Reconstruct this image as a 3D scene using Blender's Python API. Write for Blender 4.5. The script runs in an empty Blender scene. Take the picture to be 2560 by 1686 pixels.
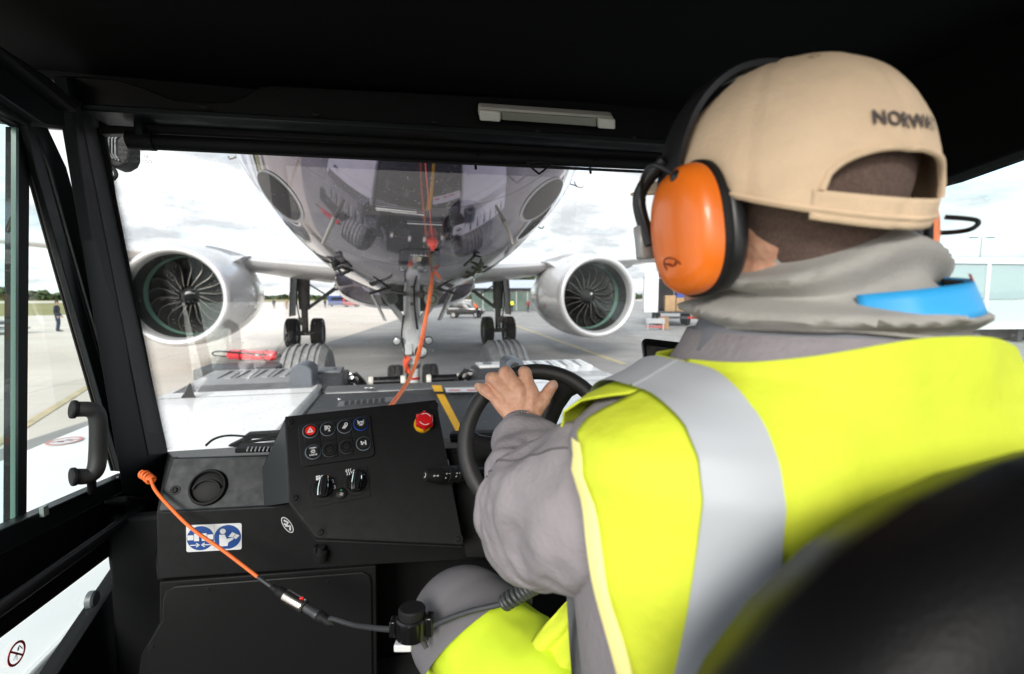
import bpy, bmesh, math, random
from mathutils import Vector, Matrix, noise
random.seed(7)
SC = bpy.context.scene
COL = SC.collection
R = math.radians
V = Vector

# ---------------------------------------------------------------- camera
FPX, CX, CY = 1180.0, 1280.0, 843.0
YAW, PIT = 0.230, 0.083
CAM = V((0, 0, 1.95))
FWD = V((math.sin(YAW) * math.cos(PIT), math.cos(YAW) * math.cos(PIT), -math.sin(PIT)))
RGT = V((math.cos(YAW), -math.sin(YAW), 0))
UPV = RGT.cross(FWD)
cam_d = bpy.data.cameras.new('camera')
cam_d.sensor_width = 36
cam_d.lens = FPX / 2560 * 36
cam_d.clip_start = 0.02
cam_d.clip_end = 6000
cam_d.dof.use_dof = True
cam_d.dof.focus_distance = 0.98
cam_d.dof.aperture_fstop = 4.0
cam_d.dof.aperture_blades = 9
cam = bpy.data.objects.new('camera', cam_d)
COL.objects.link(cam)
cam.matrix_world = Matrix((
    (RGT.x, UPV.x, -FWD.x, CAM.x), (RGT.y, UPV.y, -FWD.y, CAM.y),
    (RGT.z, UPV.z, -FWD.z, CAM.z), (0, 0, 0, 1)))
SC.camera = cam

# ---------------------------------------------------------------- sky, sun, exposure
SUN_EL, SUN_AZ = R(29), R(203)      # azimuth clockwise from +Y
world = bpy.data.worlds.new('World')
SC.world = world
world.use_nodes = True
wn = world.node_tree
wn.nodes.clear()
def WN(t, **k):
    n = wn.nodes.new(t)
    for a, b in k.items():
        setattr(n, a, b)
    return n
w_out = WN('ShaderNodeOutputWorld')
w_bg = WN('ShaderNodeBackground')
w_bg.inputs['Strength'].default_value = 0.10
w_sky = WN('ShaderNodeTexSky', sky_type='NISHITA')
w_sky.sun_disc = False
w_sky.sun_elevation = SUN_EL
w_sky.sun_rotation = SUN_AZ
w_sky.air_density = 1.0
w_sky.dust_density = 1.5
w_tc = WN('ShaderNodeTexCoord')
w_sep = WN('ShaderNodeSeparateXYZ')
w_z = WN('ShaderNodeMath', operation='MAXIMUM'); w_z.inputs[1].default_value = 0.0
w_za = WN('ShaderNodeMath', operation='ADD'); w_za.inputs[1].default_value = 0.16
w_dx = WN('ShaderNodeMath', operation='DIVIDE'); w_dy = WN('ShaderNodeMath', operation='DIVIDE')
w_cmb = WN('ShaderNodeCombineXYZ')
L = wn.links.new
L(w_tc.outputs['Generated'], w_sep.inputs[0])
L(w_sep.outputs['Z'], w_z.inputs[0]); L(w_z.outputs[0], w_za.inputs[0])
L(w_sep.outputs['X'], w_dx.inputs[0]); L(w_za.outputs[0], w_dx.inputs[1])
L(w_sep.outputs['Y'], w_dy.inputs[0]); L(w_za.outputs[0], w_dy.inputs[1])
L(w_dx.outputs[0], w_cmb.inputs[0]); L(w_dy.outputs[0], w_cmb.inputs[1])
w_n1 = WN('ShaderNodeTexNoise'); w_n1.inputs['Scale'].default_value = 1.15
w_n1.inputs['Detail'].default_value = 9; w_n1.inputs['Roughness'].default_value = 0.58; w_n1.inputs['Distortion'].default_value = 0.35
w_r1 = WN('ShaderNodeValToRGB')
w_r1.color_ramp.elements[0].position = 0.36; w_r1.color_ramp.elements[1].position = 0.52
w_n2 = WN('ShaderNodeTexNoise'); w_n2.inputs['Scale'].default_value = 1.7
w_n2.inputs['Detail'].default_value = 8; w_n2.inputs['Roughness'].default_value = 0.6
w_map2 = WN('ShaderNodeMapping'); w_map2.inputs['Location'].default_value = (3.3, 1.7, 0.4)
w_r2 = WN('ShaderNodeValToRGB')
w_r2.color_ramp.elements[0].position = 0.38; w_r2.color_ramp.elements[0].color = (3.0, 3.12, 3.28, 1)
w_r2.color_ramp.elements[1].position = 0.58; w_r2.color_ramp.elements[1].color = (5.4, 5.45, 5.5, 1)
w_mix = WN('ShaderNodeMix', data_type='RGBA')
L(w_cmb.outputs[0], w_n1.inputs['Vector']); L(w_n1.outputs['Fac'], w_r1.inputs[0])
L(w_cmb.outputs[0], w_map2.inputs[0]); L(w_map2.outputs[0], w_n2.inputs['Vector']); L(w_n2.outputs['Fac'], w_r2.inputs[0])
L(w_r1.outputs['Color'], w_mix.inputs['Factor'])
w_gain = WN('ShaderNodeMix', data_type='RGBA', blend_type='ADD'); w_gain.inputs['Factor'].default_value = 1.0
w_gain.inputs[7].default_value = (1.8, 2.15, 2.5, 1)        # thin high haze brightening the blue gaps
L(w_sky.outputs[0], w_gain.inputs[6])
L(w_gain.outputs[2], w_mix.inputs[6]); L(w_r2.outputs['Color'], w_mix.inputs[7])
L(w_mix.outputs[2], w_bg.inputs['Color']); L(w_bg.outputs[0], w_out.inputs[0])

sun_d = bpy.data.lights.new('sun', 'SUN')
sun_d.energy = 1.5
sun_d.angle = R(22)
sun_d.color = (1.0, 0.96, 0.9)
sun = bpy.data.objects.new('sun', sun_d)
COL.objects.link(sun)
sdir = V((math.sin(SUN_AZ) * math.cos(SUN_EL), math.cos(SUN_AZ) * math.cos(SUN_EL), math.sin(SUN_EL)))
sun.rotation_euler = sdir.to_track_quat('Z', 'Y').to_euler()
sun.location = (0, 0, 30)
SC.view_settings.view_transform = 'Standard'
SC.view_settings.look = 'None'
SC.view_settings.exposure = 1.45
SC.view_settings.gamma = 1
SC.view_settings.use_curve_mapping = False
SC.cycles.use_denoising = True
SC.cycles.max_bounces = 10
SC.cycles.transparent_max_bounces = 16
SC.cycles.sample_clamp_indirect = 6
SC.cycles.caustics_reflective = False
SC.cycles.caustics_refractive = False

# ---------------------------------------------------------------- pixel -> place helpers
def ray(px, py):
    return FWD + RGT * ((px - CX) / FPX) + UPV * ((CY - py) / FPX)
def P(px, py, d):
    return CAM + ray(px, py) * d
def PX(px, py, x):
    r = ray(px, py); return CAM + r * ((x - CAM.x) / r.x)
def PY(px, py, y):
    r = ray(px, py); return CAM + r * ((y - CAM.y) / r.y)
def PZ(px, py, z):
    r = ray(px, py); return CAM + r * ((z - CAM.z) / r.z)
class Plane:
    """a flat panel given by three points: o, u (right), v (up), n (towards the viewer)"""
    def __init__(s, o, pu, pv, off=0.0):
        s.u = (pu - o).normalized()
        s.n = s.u.cross(pv - o).normalized()
        if s.n.dot(CAM - o) < 0: s.n = -s.n
        s.v = s.n.cross(s.u).normalized()
        s.o = o + s.n * off
    def at(s, px, py, off=0.0):
        r = ray(px, py)
        t = (s.o - CAM).dot(s.n) / r.dot(s.n)
        return CAM + r * t + s.n * off
    def frame(s, px, py, off=0.0, rot=0.0):
        o = s.at(px, py, off)
        c, q = math.cos(rot), math.sin(rot)
        return (o, s.u * c + s.v * q, s.v * c - s.u * q, s.n)

# ---------------------------------------------------------------- mesh builder
WORLD = {}
def basis(ax, ref=None):
    ax = ax.normalized()
    if ref is None:
        ref = V((0, 0, 1)) if abs(ax.z) < 0.9 else V((1, 0, 0))
    u = (ref - ax * ref.dot(ax)).normalized()
    return u, ax.cross(u).normalized(), ax
def lerp(a, b, t): return a + (b - a) * t
def interp(tab, x):
    if x <= tab[0][0]: return tab[0][1:]
    for a, b in zip(tab, tab[1:]):
        if x <= b[0]:
            t = (x - a[0]) / (b[0] - a[0])
            return [lerp(p, q, t) for p, q in zip(a[1:], b[1:])]
    return tab[-1][1:]
def spline(pts, n=8):
    pts = [V(p) for p in pts]
    out = []
    for i in range(len(pts) - 1):
        p0 = pts[max(i - 1, 0)]; p1 = pts[i]; p2 = pts[i + 1]; p3 = pts[min(i + 2, len(pts) - 1)]
        for k in range(n):
            t = k / n
            out.append(0.5 * ((2 * p1) + (p2 - p0) * t + (2 * p0 - 5 * p1 + 4 * p2 - p3) * t * t + (3 * p1 - p0 - 3 * p2 + p3) * t ** 3))
    out.append(pts[-1].copy())
    return out
class MB:
    def __init__(s): s.v = []; s.f = []; s.m = []
    def add(s, vs, fs, mi=0):
        n = len(s.v)
        s.v += [V(x) for x in vs]
        s.f += [[i + n for i in f] for f in fs]
        s.m += [mi] * len(fs)
        return s
    def box(s, c, size, rot=None, mi=0):
        h = V(size) * 0.5; c = V(c)
        vs = [V((x * h.x, y * h.y, z * h.z)) for x in (-1, 1) for y in (-1, 1) for z in (-1, 1)]
        if rot is not None: vs = [rot @ v for v in vs]
        return s.add([v + c for v in vs], [(0, 1, 3, 2), (4, 6, 7, 5), (0, 4, 5, 1), (2, 3, 7, 6), (0, 2, 6, 4), (1, 5, 7, 3)], mi)
    def fbox(s, fr, a0, a1, b0, b1, c0, c1, mi=0):
        o, u, v, n = fr
        vs = [o + u * x + v * y + n * z for x in (a0, a1) for y in (b0, b1) for z in (c0, c1)]
        return s.add(vs, [(0, 1, 3, 2), (4, 6, 7, 5), (0, 4, 5, 1), (2, 3, 7, 6), (0, 2, 6, 4), (1, 5, 7, 3)], mi)
    def prism(s, poly, ext, mi=0):
        n = len(poly); ext = V(ext)
        vs = [V(p) for p in poly] + [V(p) + ext for p in poly]
        fs = [tuple(range(n)), tuple(range(2 * n - 1, n - 1, -1))]
        fs += [(i, (i + 1) % n, n + (i + 1) % n, n + i) for i in range(n)]
        return s.add(vs, fs, mi)
    def fprism(s, fr, pts, c0, c1, mi=0):
        o, u, v, n = fr
        return s.prism([o + u * x + v * y + n * c0 for x, y in pts], n * (c1 - c0), mi)
    def loft(s, rings, closed=True, caps=True, mi=0):
        n = len(rings[0]); vs = [p for r in rings for p in r]; fs = []
        m = n if closed else n - 1
        for i in range(len(rings) - 1):
            for j in range(m):
                k = (j + 1) % n
                fs.append((i * n + j, i * n + k, (i + 1) * n + k, (i + 1) * n + j))
        if caps and closed:
            fs.append(tuple(range(n - 1, -1, -1)))
            fs.append(tuple(range((len(rings) - 1) * n, len(rings) * n)))
        return s.add(vs, fs, mi)
    def tube(s, pts, r, n=10, caps=True, mi=0, flat=1.0, ref=None):
        pts = [V(p) for p in pts]
        rr = r if isinstance(r, (list, tuple)) else [r] * len(pts)
        rings = []; u = None
        for i, p in enumerate(pts):
            t = (pts[min(i + 1, len(pts) - 1)] - pts[max(i - 1, 0)])
            if t.length < 1e-9: t = V((0, 0, 1))
            t.normalize()
            if u is None: u, w, _ = basis(t, ref)
            u = (u - t * u.dot(t)).normalized(); w = t.cross(u)
            rings.append([p + (u * math.cos(a) + w * math.sin(a) * flat) * rr[i] for a in [2 * math.pi * k / n for k in range(n)]])
        return s.loft(rings, True, caps, mi)
    def ring(s, o, ax, Rm, r, n=32, m=10, mi=0, ref=None, a0=0, a1=2 * math.pi):
        u, w, ax = basis(V(ax), ref)
        full = abs(a1 - a0 - 2 * math.pi) < 1e-6
        rings = []
        for i in range(n + (0 if full else 1)):
            a = a0 + (a1 - a0) * i / n
            d = u * math.cos(a) + w * math.sin(a)
            rings.append([V(o) + d * (Rm + r * math.cos(b)) + ax * (r * math.sin(b)) for b in [2 * math.pi * k / m for k in range(m)]])
        if full: rings.append(rings[0])
        return s.loft(rings, True, not full, mi)
    def lathe(s, prof, o, ax, n=32, mi=0, caps=True, ref=None, sx=1.0, sy=1.0):
        u, w, ax = basis(V(ax), ref)
        rings = [[V(o) + ax * h + (u * math.cos(a) * sx + w * math.sin(a) * sy) * r for a in [2 * math.pi * k / n for k in range(n)]] for r, h in prof]
        return s.loft(rings, True, caps, mi)
    def ell(s, c, rx, ry, rz, rot=None, nu=20, nv=12, mi=0):
        c = V(c); rings = []
        for j in range(nv + 1):
            b = -math.pi / 2 + math.pi * j / nv
            cb = max(math.cos(b), 1e-4)
            ring = [V((rx * cb * math.cos(a), ry * cb * math.sin(a), rz * math.sin(b))) for a in [2 * math.pi * k / nu for k in range(nu)]]
            if rot is not None: ring = [rot @ p for p in ring]
            rings.append([p + c for p in ring])
        return s.loft(rings, True, True, mi)
    def grid(s, fn, nu, nv, mi=0, closed_u=False):
        vs = [fn(i / nu, j / nv) for j in range(nv + 1) for i in range(nu + (0 if closed_u else 1))]
        n = nu if closed_u else nu + 1; fs = []
        for j in range(nv):
            for i in range(nu):
                k = (i + 1) % n
                fs.append((j * n + i, j * n + k, (j + 1) * n + k, (j + 1) * n + i))
        return s.add(vs, fs, mi)
    def capsule(s, p0, r0, p1, r1, n=14, k=5, mi=0):
        p0, p1 = V(p0), V(p1); ax = p1 - p0; ln = ax.length
        if ln < 1e-6: ax = V((0, 0, 1))
        prof = [(max(r0 * math.cos(b), 1e-5), r0 * math.sin(b)) for b in [-math.pi / 2 + math.pi / 2 * i / k for i in range(k)]] + [(r0, 0)]
        prof += [(r1, ln)] + [(max(r1 * math.cos(b), 1e-5), ln + r1 * math.sin(b)) for b in [math.pi / 2 * i / k for i in range(1, k + 1)]]
        return s.lathe(prof, p0, ax, n, mi)
    def stroke(s, fr, pts, w, h=0.0004, mi=0, off=0.0):
        """a raised printed line along 2-D points on a frame"""
        o, u, v, n = fr
        for (x0, y0), (x1, y1) in zip(pts, pts[1:]):
            dx, dy = x1 - x0, y1 - y0; l = math.hypot(dx, dy) or 1e-9
            tx, ty = dx / l, dy / l; ox, oy = -ty * w / 2, tx * w / 2; e = w * 0.25
            q = [(x0 - tx * e + ox, y0 - ty * e + oy), (x0 - tx * e - ox, y0 - ty * e - oy), (x1 + tx * e - ox, y1 + ty * e - oy), (x1 + tx * e + ox, y1 + ty * e + oy)]
            s.fprism(fr, q, off, off + h, mi)
        return s
    def disc(s, fr, x, y, r, c0, c1, n=28, mi=0, sx=1.0):
        return s.fprism(fr, [(x + sx * r * math.cos(2 * math.pi * k / n), y + r * math.sin(2 * math.pi * k / n)) for k in range(n)], c0, c1, mi)
    def annulus(s, fr, x, y, r0, r1, c0, c1, n=32, mi=0, sx=1.0):
        o, u, v, nn = fr
        rings = []
        for k in range(n + 1):
            a = 2 * math.pi * k / n; c, q = math.cos(a), math.sin(a)
            rings.append([o + u * (x + sx * rr * c) + v * (y + rr * q) + nn * h for rr, h in ((r0, c0), (r1, c0), (r1, c1), (r0, c1))])
        return s.loft(rings, True, False, mi)
    def build(s, name, mat, parent=None, smooth=38, bevel=0.0, seg=2, origin=None, noorient=False):
        me = bpy.data.meshes.new(name)
        if not s.v: raise ValueError('empty mesh ' + name)
        lo = V([min(p[i] for p in s.v) for i in range(3)]); hi = V([max(p[i] for p in s.v) for i in range(3)])
        c = V(((lo.x + hi.x) / 2, (lo.y + hi.y) / 2, lo.z)) if origin is None else V(origin)
        me.from_pydata([tuple(p - c) for p in s.v], [], s.f)
        mats = mat if isinstance(mat, (list, tuple)) else [mat]
        for m in mats: me.materials.append(m)
        if len(mats) > 1: me.polygons.foreach_set('material_index', s.m)
        bm = bmesh.new(); bm.from_mesh(me)
        bmesh.ops.remove_doubles(bm, verts=bm.verts, dist=1e-6)
        if not noorient: bmesh.ops.recalc_face_normals(bm, faces=bm.faces)
        bm.to_mesh(me); bm.free()
        if smooth:
            me.polygons.foreach_set('use_smooth', [True] * len(me.polygons))
            me.set_sharp_from_angle(angle=R(smooth))
        me.update()
        o = bpy.data.objects.new(name, me)
        COL.objects.link(o)
        if bevel:
            b = o.modifiers.new('bevel', 'BEVEL'); b.width = bevel; b.segments = seg
            b.limit_method = 'ANGLE'; b.angle_limit = R(40); b.harden_normals = False
        place(o, Matrix.Translation(c), parent)
        return o
def place(o, W, parent=None):
    WORLD[o.name] = W
    if parent is not None:
        o.parent = parent
        o.matrix_parent_inverse = Matrix.Identity(4)
        o.matrix_basis = WORLD[parent.name].inverted() @ W
    else:
        o.matrix_basis = W
    return o
def tag(o, label=None, cat=None, group=None, kind=None):
    if label: o['label'] = label
    if cat: o['category'] = cat
    if group: o['group'] = group
    if kind: o['kind'] = kind
    return o
def thing(name, loc, label, cat, group=None):
    o = bpy.data.objects.new(name, None)
    o.empty_display_size = 0.05
    COL.objects.link(o)
    place(o, Matrix.Translation(V(loc)))
    return tag(o, label, cat, group)
def dup(o, W, parent=None):
    c = o.copy(); COL.objects.link(c)
    return place(c, W, parent)
def mesh_of(ob):
    bpy.context.view_layer.update()
    dg = bpy.context.evaluated_depsgraph_get()
    return bpy.data.meshes.new_from_object(ob.evaluated_get(dg))
def text_mb(txt, size, mapf, thick=0.0, space=1.0, bold=0.0):
    """lettering as mesh: every vertex goes through mapf(x, y, z)"""
    cu = bpy.data.curves.new('t', 'FONT'); cu.body = txt; cu.size = size
    cu.align_x = 'CENTER'; cu.align_y = 'CENTER'; cu.space_character = space; cu.offset = bold
    cu.resolution_u = 3
    ob = bpy.data.objects.new('t', cu); COL.objects.link(ob)
    me = mesh_of(ob)
    mb = MB()
    mb.add([mapf(v.co.x, v.co.y, 0) for v in me.vertices], [tuple(p.vertices) for p in me.polygons])
    bpy.data.objects.remove(ob); bpy.data.curves.remove(cu); bpy.data.meshes.remove(me)
    return mb
def on_frame(fr, x0=0, y0=0, off=0.0005, mirror=1):
    o, u, v, n = fr
    return lambda x, y, z: o + u * (x0 + mirror * x) + v * (y0 + y) + n * off
def blob(name, segs, mat, voxel, smooth_it=4, parent=None, extra=None, disp=None, sub=0):
    """many overlapping tapered capsules fused into one continuous skin"""
    mb = MB()
    for a in segs: mb.capsule(*a)
    if extra: extra(mb)
    o = mb.build(name, mat, None, origin=(0, 0, 0))
    m = o.modifiers.new('r', 'REMESH'); m.mode = 'VOXEL'; m.voxel_size = voxel; m.use_smooth_shade = True
    if smooth_it:
        q = o.modifiers.new('s', 'SMOOTH'); q.factor = 0.5; q.iterations = smooth_it
    me = mesh_of(o)
    old = o.data; o.modifiers.clear(); o.data = me; bpy.data.meshes.remove(old)
    me.name = name
    if disp:
        nr = [v.normal.copy() for v in me.vertices]
        for v, n_ in zip(me.vertices, nr): v.co = disp(v.co.copy(), n_)
    me.polygons.foreach_set('use_smooth', [True] * len(me.polygons))
    # origin at the base
    lo = [min(v.co[i] for v in me.vertices) for i in range(3)]; hi = [max(v.co[i] for v in me.vertices) for i in range(3)]
    c = V(((lo[0] + hi[0]) / 2, (lo[1] + hi[1]) / 2, lo[2]))
    me.transform(Matrix.Translation(-c))
    WORLD.pop(o.name, None)
    place(o, Matrix.Translation(c), parent)
    return o

# ---------------------------------------------------------------- materials
MATS = {}
def mat(name, col, rough=0.5, metal=0.0, spec=0.5, coat=0.0, bump=0.0, bscale=400.0, var=0.0, vscale=6.0, col2=None, sss=0.0, detail=4, crough=0.05, rvar=0.0, stretch=(1, 1, 1), bdist=0.001):
    if name in MATS: return MATS[name]
    m = bpy.data.materials.new(name); m.use_nodes = True
    nt = m.node_tree; b = nt.nodes['Principled BSDF']
    c = (col[0], col[1], col[2], 1)
    b.inputs['Base Color'].default_value = c
    b.inputs['Roughness'].default_value = rough
    b.inputs['Metallic'].default_value = metal
    b.inputs['Specular IOR Level'].default_value = spec
    b.inputs['Coat Weight'].default_value = coat
    b.inputs['Coat Roughness'].default_value = crough
    if sss:
        b.inputs['Subsurface Weight'].default_value = sss
        b.inputs['Subsurface Radius'].default_value = (0.006, 0.002, 0.001)
        b.inputs['Subsurface Scale'].default_value = 1.0
    tc = nt.nodes.new('ShaderNodeTexCoord')
    mp = nt.nodes.new('ShaderNodeMapping'); mp.inputs['Scale'].default_value = stretch
    nt.links.new(tc.outputs['Object'], mp.inputs[0])
    if var or col2 or rvar:
        n = nt.nodes.new('ShaderNodeTexNoise'); n.inputs['Scale'].default_value = vscale; n.inputs['Detail'].default_value = detail
        n.inputs['Roughness'].default_value = 0.6
        nt.links.new(mp.outputs[0], n.inputs['Vector'])
        if var or col2:
            rp = nt.nodes.new('ShaderNodeValToRGB')
            rp.color_ramp.elements[0].position = 0.33; rp.color_ramp.elements[1].position = 0.67
            d = col2 if col2 else [x * (1 - var) for x in col]
            e = col if col2 else [min(1, x * (1 + var * 0.6)) for x in col]
            rp.color_ramp.elements[0].color = (d[0], d[1], d[2], 1); rp.color_ramp.elements[1].color = (e[0], e[1], e[2], 1)
            nt.links.new(n.outputs['Fac'], rp.inputs[0]); nt.links.new(rp.outputs[0], b.inputs['Base Color'])
        if rvar:
            mr = nt.nodes.new('ShaderNodeMapRange'); mr.inputs[1].default_value = 0.3; mr.inputs[2].default_value = 0.7
            mr.inputs[3].default_value = max(0.02, rough - rvar); mr.inputs[4].default_value = min(1, rough + rvar)
            nt.links.new(n.outputs['Fac'], mr.inputs[0]); nt.links.new(mr.outputs[0], b.inputs['Roughness'])
    if bump:
        n = nt.nodes.new('ShaderNodeTexNoise'); n.inputs['Scale'].default_value = bscale; n.inputs['Detail'].default_value = 3
        nt.links.new(mp.outputs[0], n.inputs['Vector'])
        bp = nt.nodes.new('ShaderNodeBump'); bp.inputs['Strength'].default_value = bump; bp.inputs['Distance'].default_value = bdist
        nt.links.new(n.outputs['Fac'], bp.inputs['Height']); nt.links.new(bp.outputs[0], b.inputs['Normal'])
    MATS[name] = m
    return m
def glass(name, tint=(1, 1, 1), dust=0.0, refl=0.06, ior=1.5, dscale=220.0, dots=None, gloss=1.0):
    m = bpy.data.materials.new(name); m.use_nodes = True
    nt = m.node_tree; nt.nodes.clear()
    N = nt.nodes.new; K = nt.links.new
    out = N('ShaderNodeOutputMaterial'); tr = N('ShaderNodeBsdfTransparent'); tr.inputs[0].default_value = (*tint, 1)
    gl = N('ShaderNodeBsdfGlossy'); gl.inputs['Roughness'].default_value = 0.0; gl.inputs[0].default_value = (gloss, gloss, gloss, 1)
    lw = N('ShaderNodeLayerWeight'); lw.inputs[0].default_value = 0.5
    pw = N('ShaderNodeMath'); pw.operation = 'POWER'; K(lw.outputs['Facing'], pw.inputs[0]); pw.inputs[1].default_value = 5
    fr = N('ShaderNodeMath'); fr.operation = 'MULTIPLY_ADD'; K(pw.outputs[0], fr.inputs[0]); fr.inputs[1].default_value = 0.92; fr.inputs[2].default_value = refl
    mx = N('ShaderNodeMixShader'); K(fr.outputs[0], mx.inputs[0]); K(tr.outputs[0], mx.inputs[1]); K(gl.outputs[0], mx.inputs[2])
    last = mx
    if dust:
        tc = N('ShaderNodeTexCoord')
        df = N('ShaderNodeBsdfDiffuse'); df.inputs[0].default_value = (0.9, 0.9, 0.88, 1)
        tl = N('ShaderNodeBsdfTranslucent'); tl.inputs[0].default_value = (1, 1, 0.98, 1)
        ad = N('ShaderNodeMixShader'); K(df.outputs[0], ad.inputs[1]); K(tl.outputs[0], ad.inputs[2]); ad.inputs[0].default_value = 0.8
        n1 = N('ShaderNodeTexNoise'); n1.inputs['Scale'].default_value = dscale; n1.inputs['Detail'].default_value = 2
        n2 = N('ShaderNodeTexNoise'); n2.inputs['Scale'].default_value = 5; n2.inputs['Detail'].default_value = 4
        K(tc.outputs['Object'], n1.inputs['Vector']); K(tc.outputs['Object'], n2.inputs['Vector'])
        r1 = N('ShaderNodeMapRange'); r1.inputs[1].default_value = 0.64; r1.inputs[2].default_value = 0.74
        K(n1.outputs['Fac'], r1.inputs[0])
        r2 = N('ShaderNodeMapRange'); r2.inputs[1].default_value = 0.35; r2.inputs[2].default_value = 0.65; r2.inputs[3].default_value = 0.35
        K(n2.outputs['Fac'], r2.inputs[0])
        mu = N('ShaderNodeMath'); mu.operation = 'MULTIPLY'; K(r1.outputs[0], mu.inputs[0]); K(r2.outputs[0], mu.inputs[1])
        m2 = N('ShaderNodeMath'); m2.operation = 'MULTIPLY_ADD'; K(mu.outputs[0], m2.inputs[0]); m2.inputs[1].default_value = dust; m2.inputs[2].default_value = 0.012 * dust
        mz = N('ShaderNodeMixShader'); K(m2.outputs[0], mz.inputs[0]); K(last.outputs[0], mz.inputs[1]); K(ad.outputs[0], mz.inputs[2])
        last = mz
    K(last.outputs[0], out.inputs[0])
    MATS[name] = m
    return m
M = lambda n: MATS[n]
mat('black', (0.006, 0.006, 0.0065), 0.6, spec=0.2, bump=0.15, bscale=900)
mat('headliner', (0.003, 0.003, 0.003), 0.95, spec=0.1, bump=0.3, bscale=700)
mat('frame_paint', (0.007, 0.009, 0.010), 0.42, spec=0.25, bump=0.08, bscale=500, rvar=0.1, vscale=8)
mat('pillar_paint', (0.010, 0.012, 0.013), 0.5, spec=0.3, bump=0.15, bscale=900)
mat('dash_paint', (0.011, 0.015, 0.018), 0.5, spec=0.3, col2=(0.016, 0.02, 0.023), vscale=45, bump=0.2, bscale=1400, rvar=0.08)
mat('panel_black', (0.006, 0.0065, 0.007), 0.45, spec=0.22, col2=(0.010, 0.0105, 0.011), vscale=60, bump=0.35, bscale=1300, rvar=0.1)
mat('rubber', (0.018, 0.018, 0.018), 0.7, bump=0.2, bscale=300)
mat('gloss_black', (0.006, 0.006, 0.0065), 0.25)
mat('soft_black', (0.008, 0.008, 0.0085), 0.6, spec=0.25, bump=0.3, bscale=1200)
mat('steel', (0.55, 0.55, 0.55), 0.3, 1.0)
mat('chrome', (0.85, 0.85, 0.86), 0.08, 1.0)
mat('nickel', (0.62, 0.58, 0.52), 0.28, 1.0)
mat('print_white', (0.75, 0.76, 0.77), 0.6)
mat('print_grey', (0.5, 0.5, 0.48), 0.6)
mat('print_black', (0.02, 0.02, 0.02), 0.6)
mat('print_red', (0.6, 0.02, 0.02), 0.5)
mat('print_blue', (0.005, 0.05, 0.22), 0.45)
mat('sticker_white', (0.62, 0.63, 0.64), 0.4)
mat('red_plastic', (0.62, 0.012, 0.015), 0.3)
mat('yellow_plastic', (0.75, 0.42, 0.01), 0.35)
mat('lens_blue', (0.02, 0.09, 0.5), 0.3)
mat('ring_grey', (0.16, 0.2, 0.24), 0.35)
mat('green_dot', (0.02, 0.4, 0.12), 0.4)
mat('cream_plastic', (0.70, 0.67, 0.60), 0.4)
mat('orange_cable', (0.82, 0.16, 0.03), 0.5, var=0.08, vscale=40)
mat('grey_cable', (0.035, 0.038, 0.04), 0.45)
mat('white_paint', (0.80, 0.80, 0.79), 0.32, coat=0.3, var=0.04, vscale=3, rvar=0.08)
mat('grey_cover', (0.30, 0.30, 0.305), 0.55, var=0.14, vscale=5, bump=0.2, bscale=200)
mat('dark_deck', (0.042, 0.045, 0.048), 0.6, bump=0.5, bscale=260, var=0.2, vscale=9)
mat('dark_steel', (0.06, 0.062, 0.066), 0.5, 0.3, var=0.25, vscale=12)
mat('mid_steel', (0.16, 0.17, 0.18), 0.5, 0.3, var=0.2, vscale=12)
mat('tyre', (0.035, 0.034, 0.033), 0.85, bump=0.4, bscale=120, var=0.3, vscale=14)
mat('tyre_dusty', (0.27, 0.27, 0.27), 0.8, bump=0.4, bscale=90, var=0.3, vscale=10)
mat('line_yellow', (0.78, 0.42, 0.02), 0.6, var=0.12, vscale=30)
# ================================================================ SETTING
def sheet(name, pts, z, m, kind='structure'):
    mb = MB(); mb.add([V((p[0], p[1], z)) for p in pts], [tuple(range(len(pts)))])
    o = mb.build(name, m, smooth=0, noorient=True)
    if o.data.polygons[0].normal.z < 0:
        o.data.flip_normals()
    return tag(o, kind=kind)
def ground_mat(name, c1, c2, scale, joint=0.0):
    m = mat(name, c1, 0.85, col2=c2, vscale=scale, detail=8, bump=0.3, bscale=40, spec=0.3)
    if joint:
        nt = m.node_tree; b = nt.nodes['Principled BSDF']
        tc = nt.nodes.new('ShaderNodeTexCoord'); br = nt.nodes.new('ShaderNodeTexBrick')
        br.offset = 0.0; br.inputs['Scale'].default_value = 1.0
        br.inputs['Brick Width'].default_value = 7.5; br.inputs['Row Height'].default_value = 7.5; br.inputs['Mortar Size'].default_value = 0.025
        br.inputs['Color1'].default_value = (1, 1, 1, 1); br.inputs['Color2'].default_value = (0.93, 0.93, 0.93, 1); br.inputs['Mortar'].default_value = (joint, joint, joint, 1)
        nt.links.new(tc.outputs['Object'], br.inputs['Vector'])
        mx = nt.nodes.new('ShaderNodeMix'); mx.data_type = 'RGBA'; mx.blend_type = 'MULTIPLY'; mx.inputs['Factor'].default_value = 1
        src = b.inputs['Base Color'].links[0].from_socket
        nt.links.new(src, mx.inputs[6]); nt.links.new(br.outputs[0], mx.inputs[7]); nt.links.new(mx.outputs[2], b.inputs['Base Color'])
    return m
ground_mat('concrete', (0.66, 0.60, 0.53), (0.56, 0.505, 0.445), 0.25, 0.7)
ground_mat('asphalt', (0.34, 0.33, 0.32), (0.24, 0.235, 0.228), 0.6, 0.0)
mat('grass', (0.16, 0.17, 0.05), 0.9, col2=(0.10, 0.13, 0.035), vscale=0.06, detail=10, bump=0.5, bscale=8)
mat('grass_dry', (0.30, 0.26, 0.10), 0.9, col2=(0.17, 0.17, 0.05), vscale=0.05, detail=10)
mat('line_cream', (0.5, 0.42, 0.26), 0.8, var=0.2, vscale=3)
mat('foliage', (0.055, 0.085, 0.025), 0.8, var=0.4, vscale=0.5)

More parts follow.
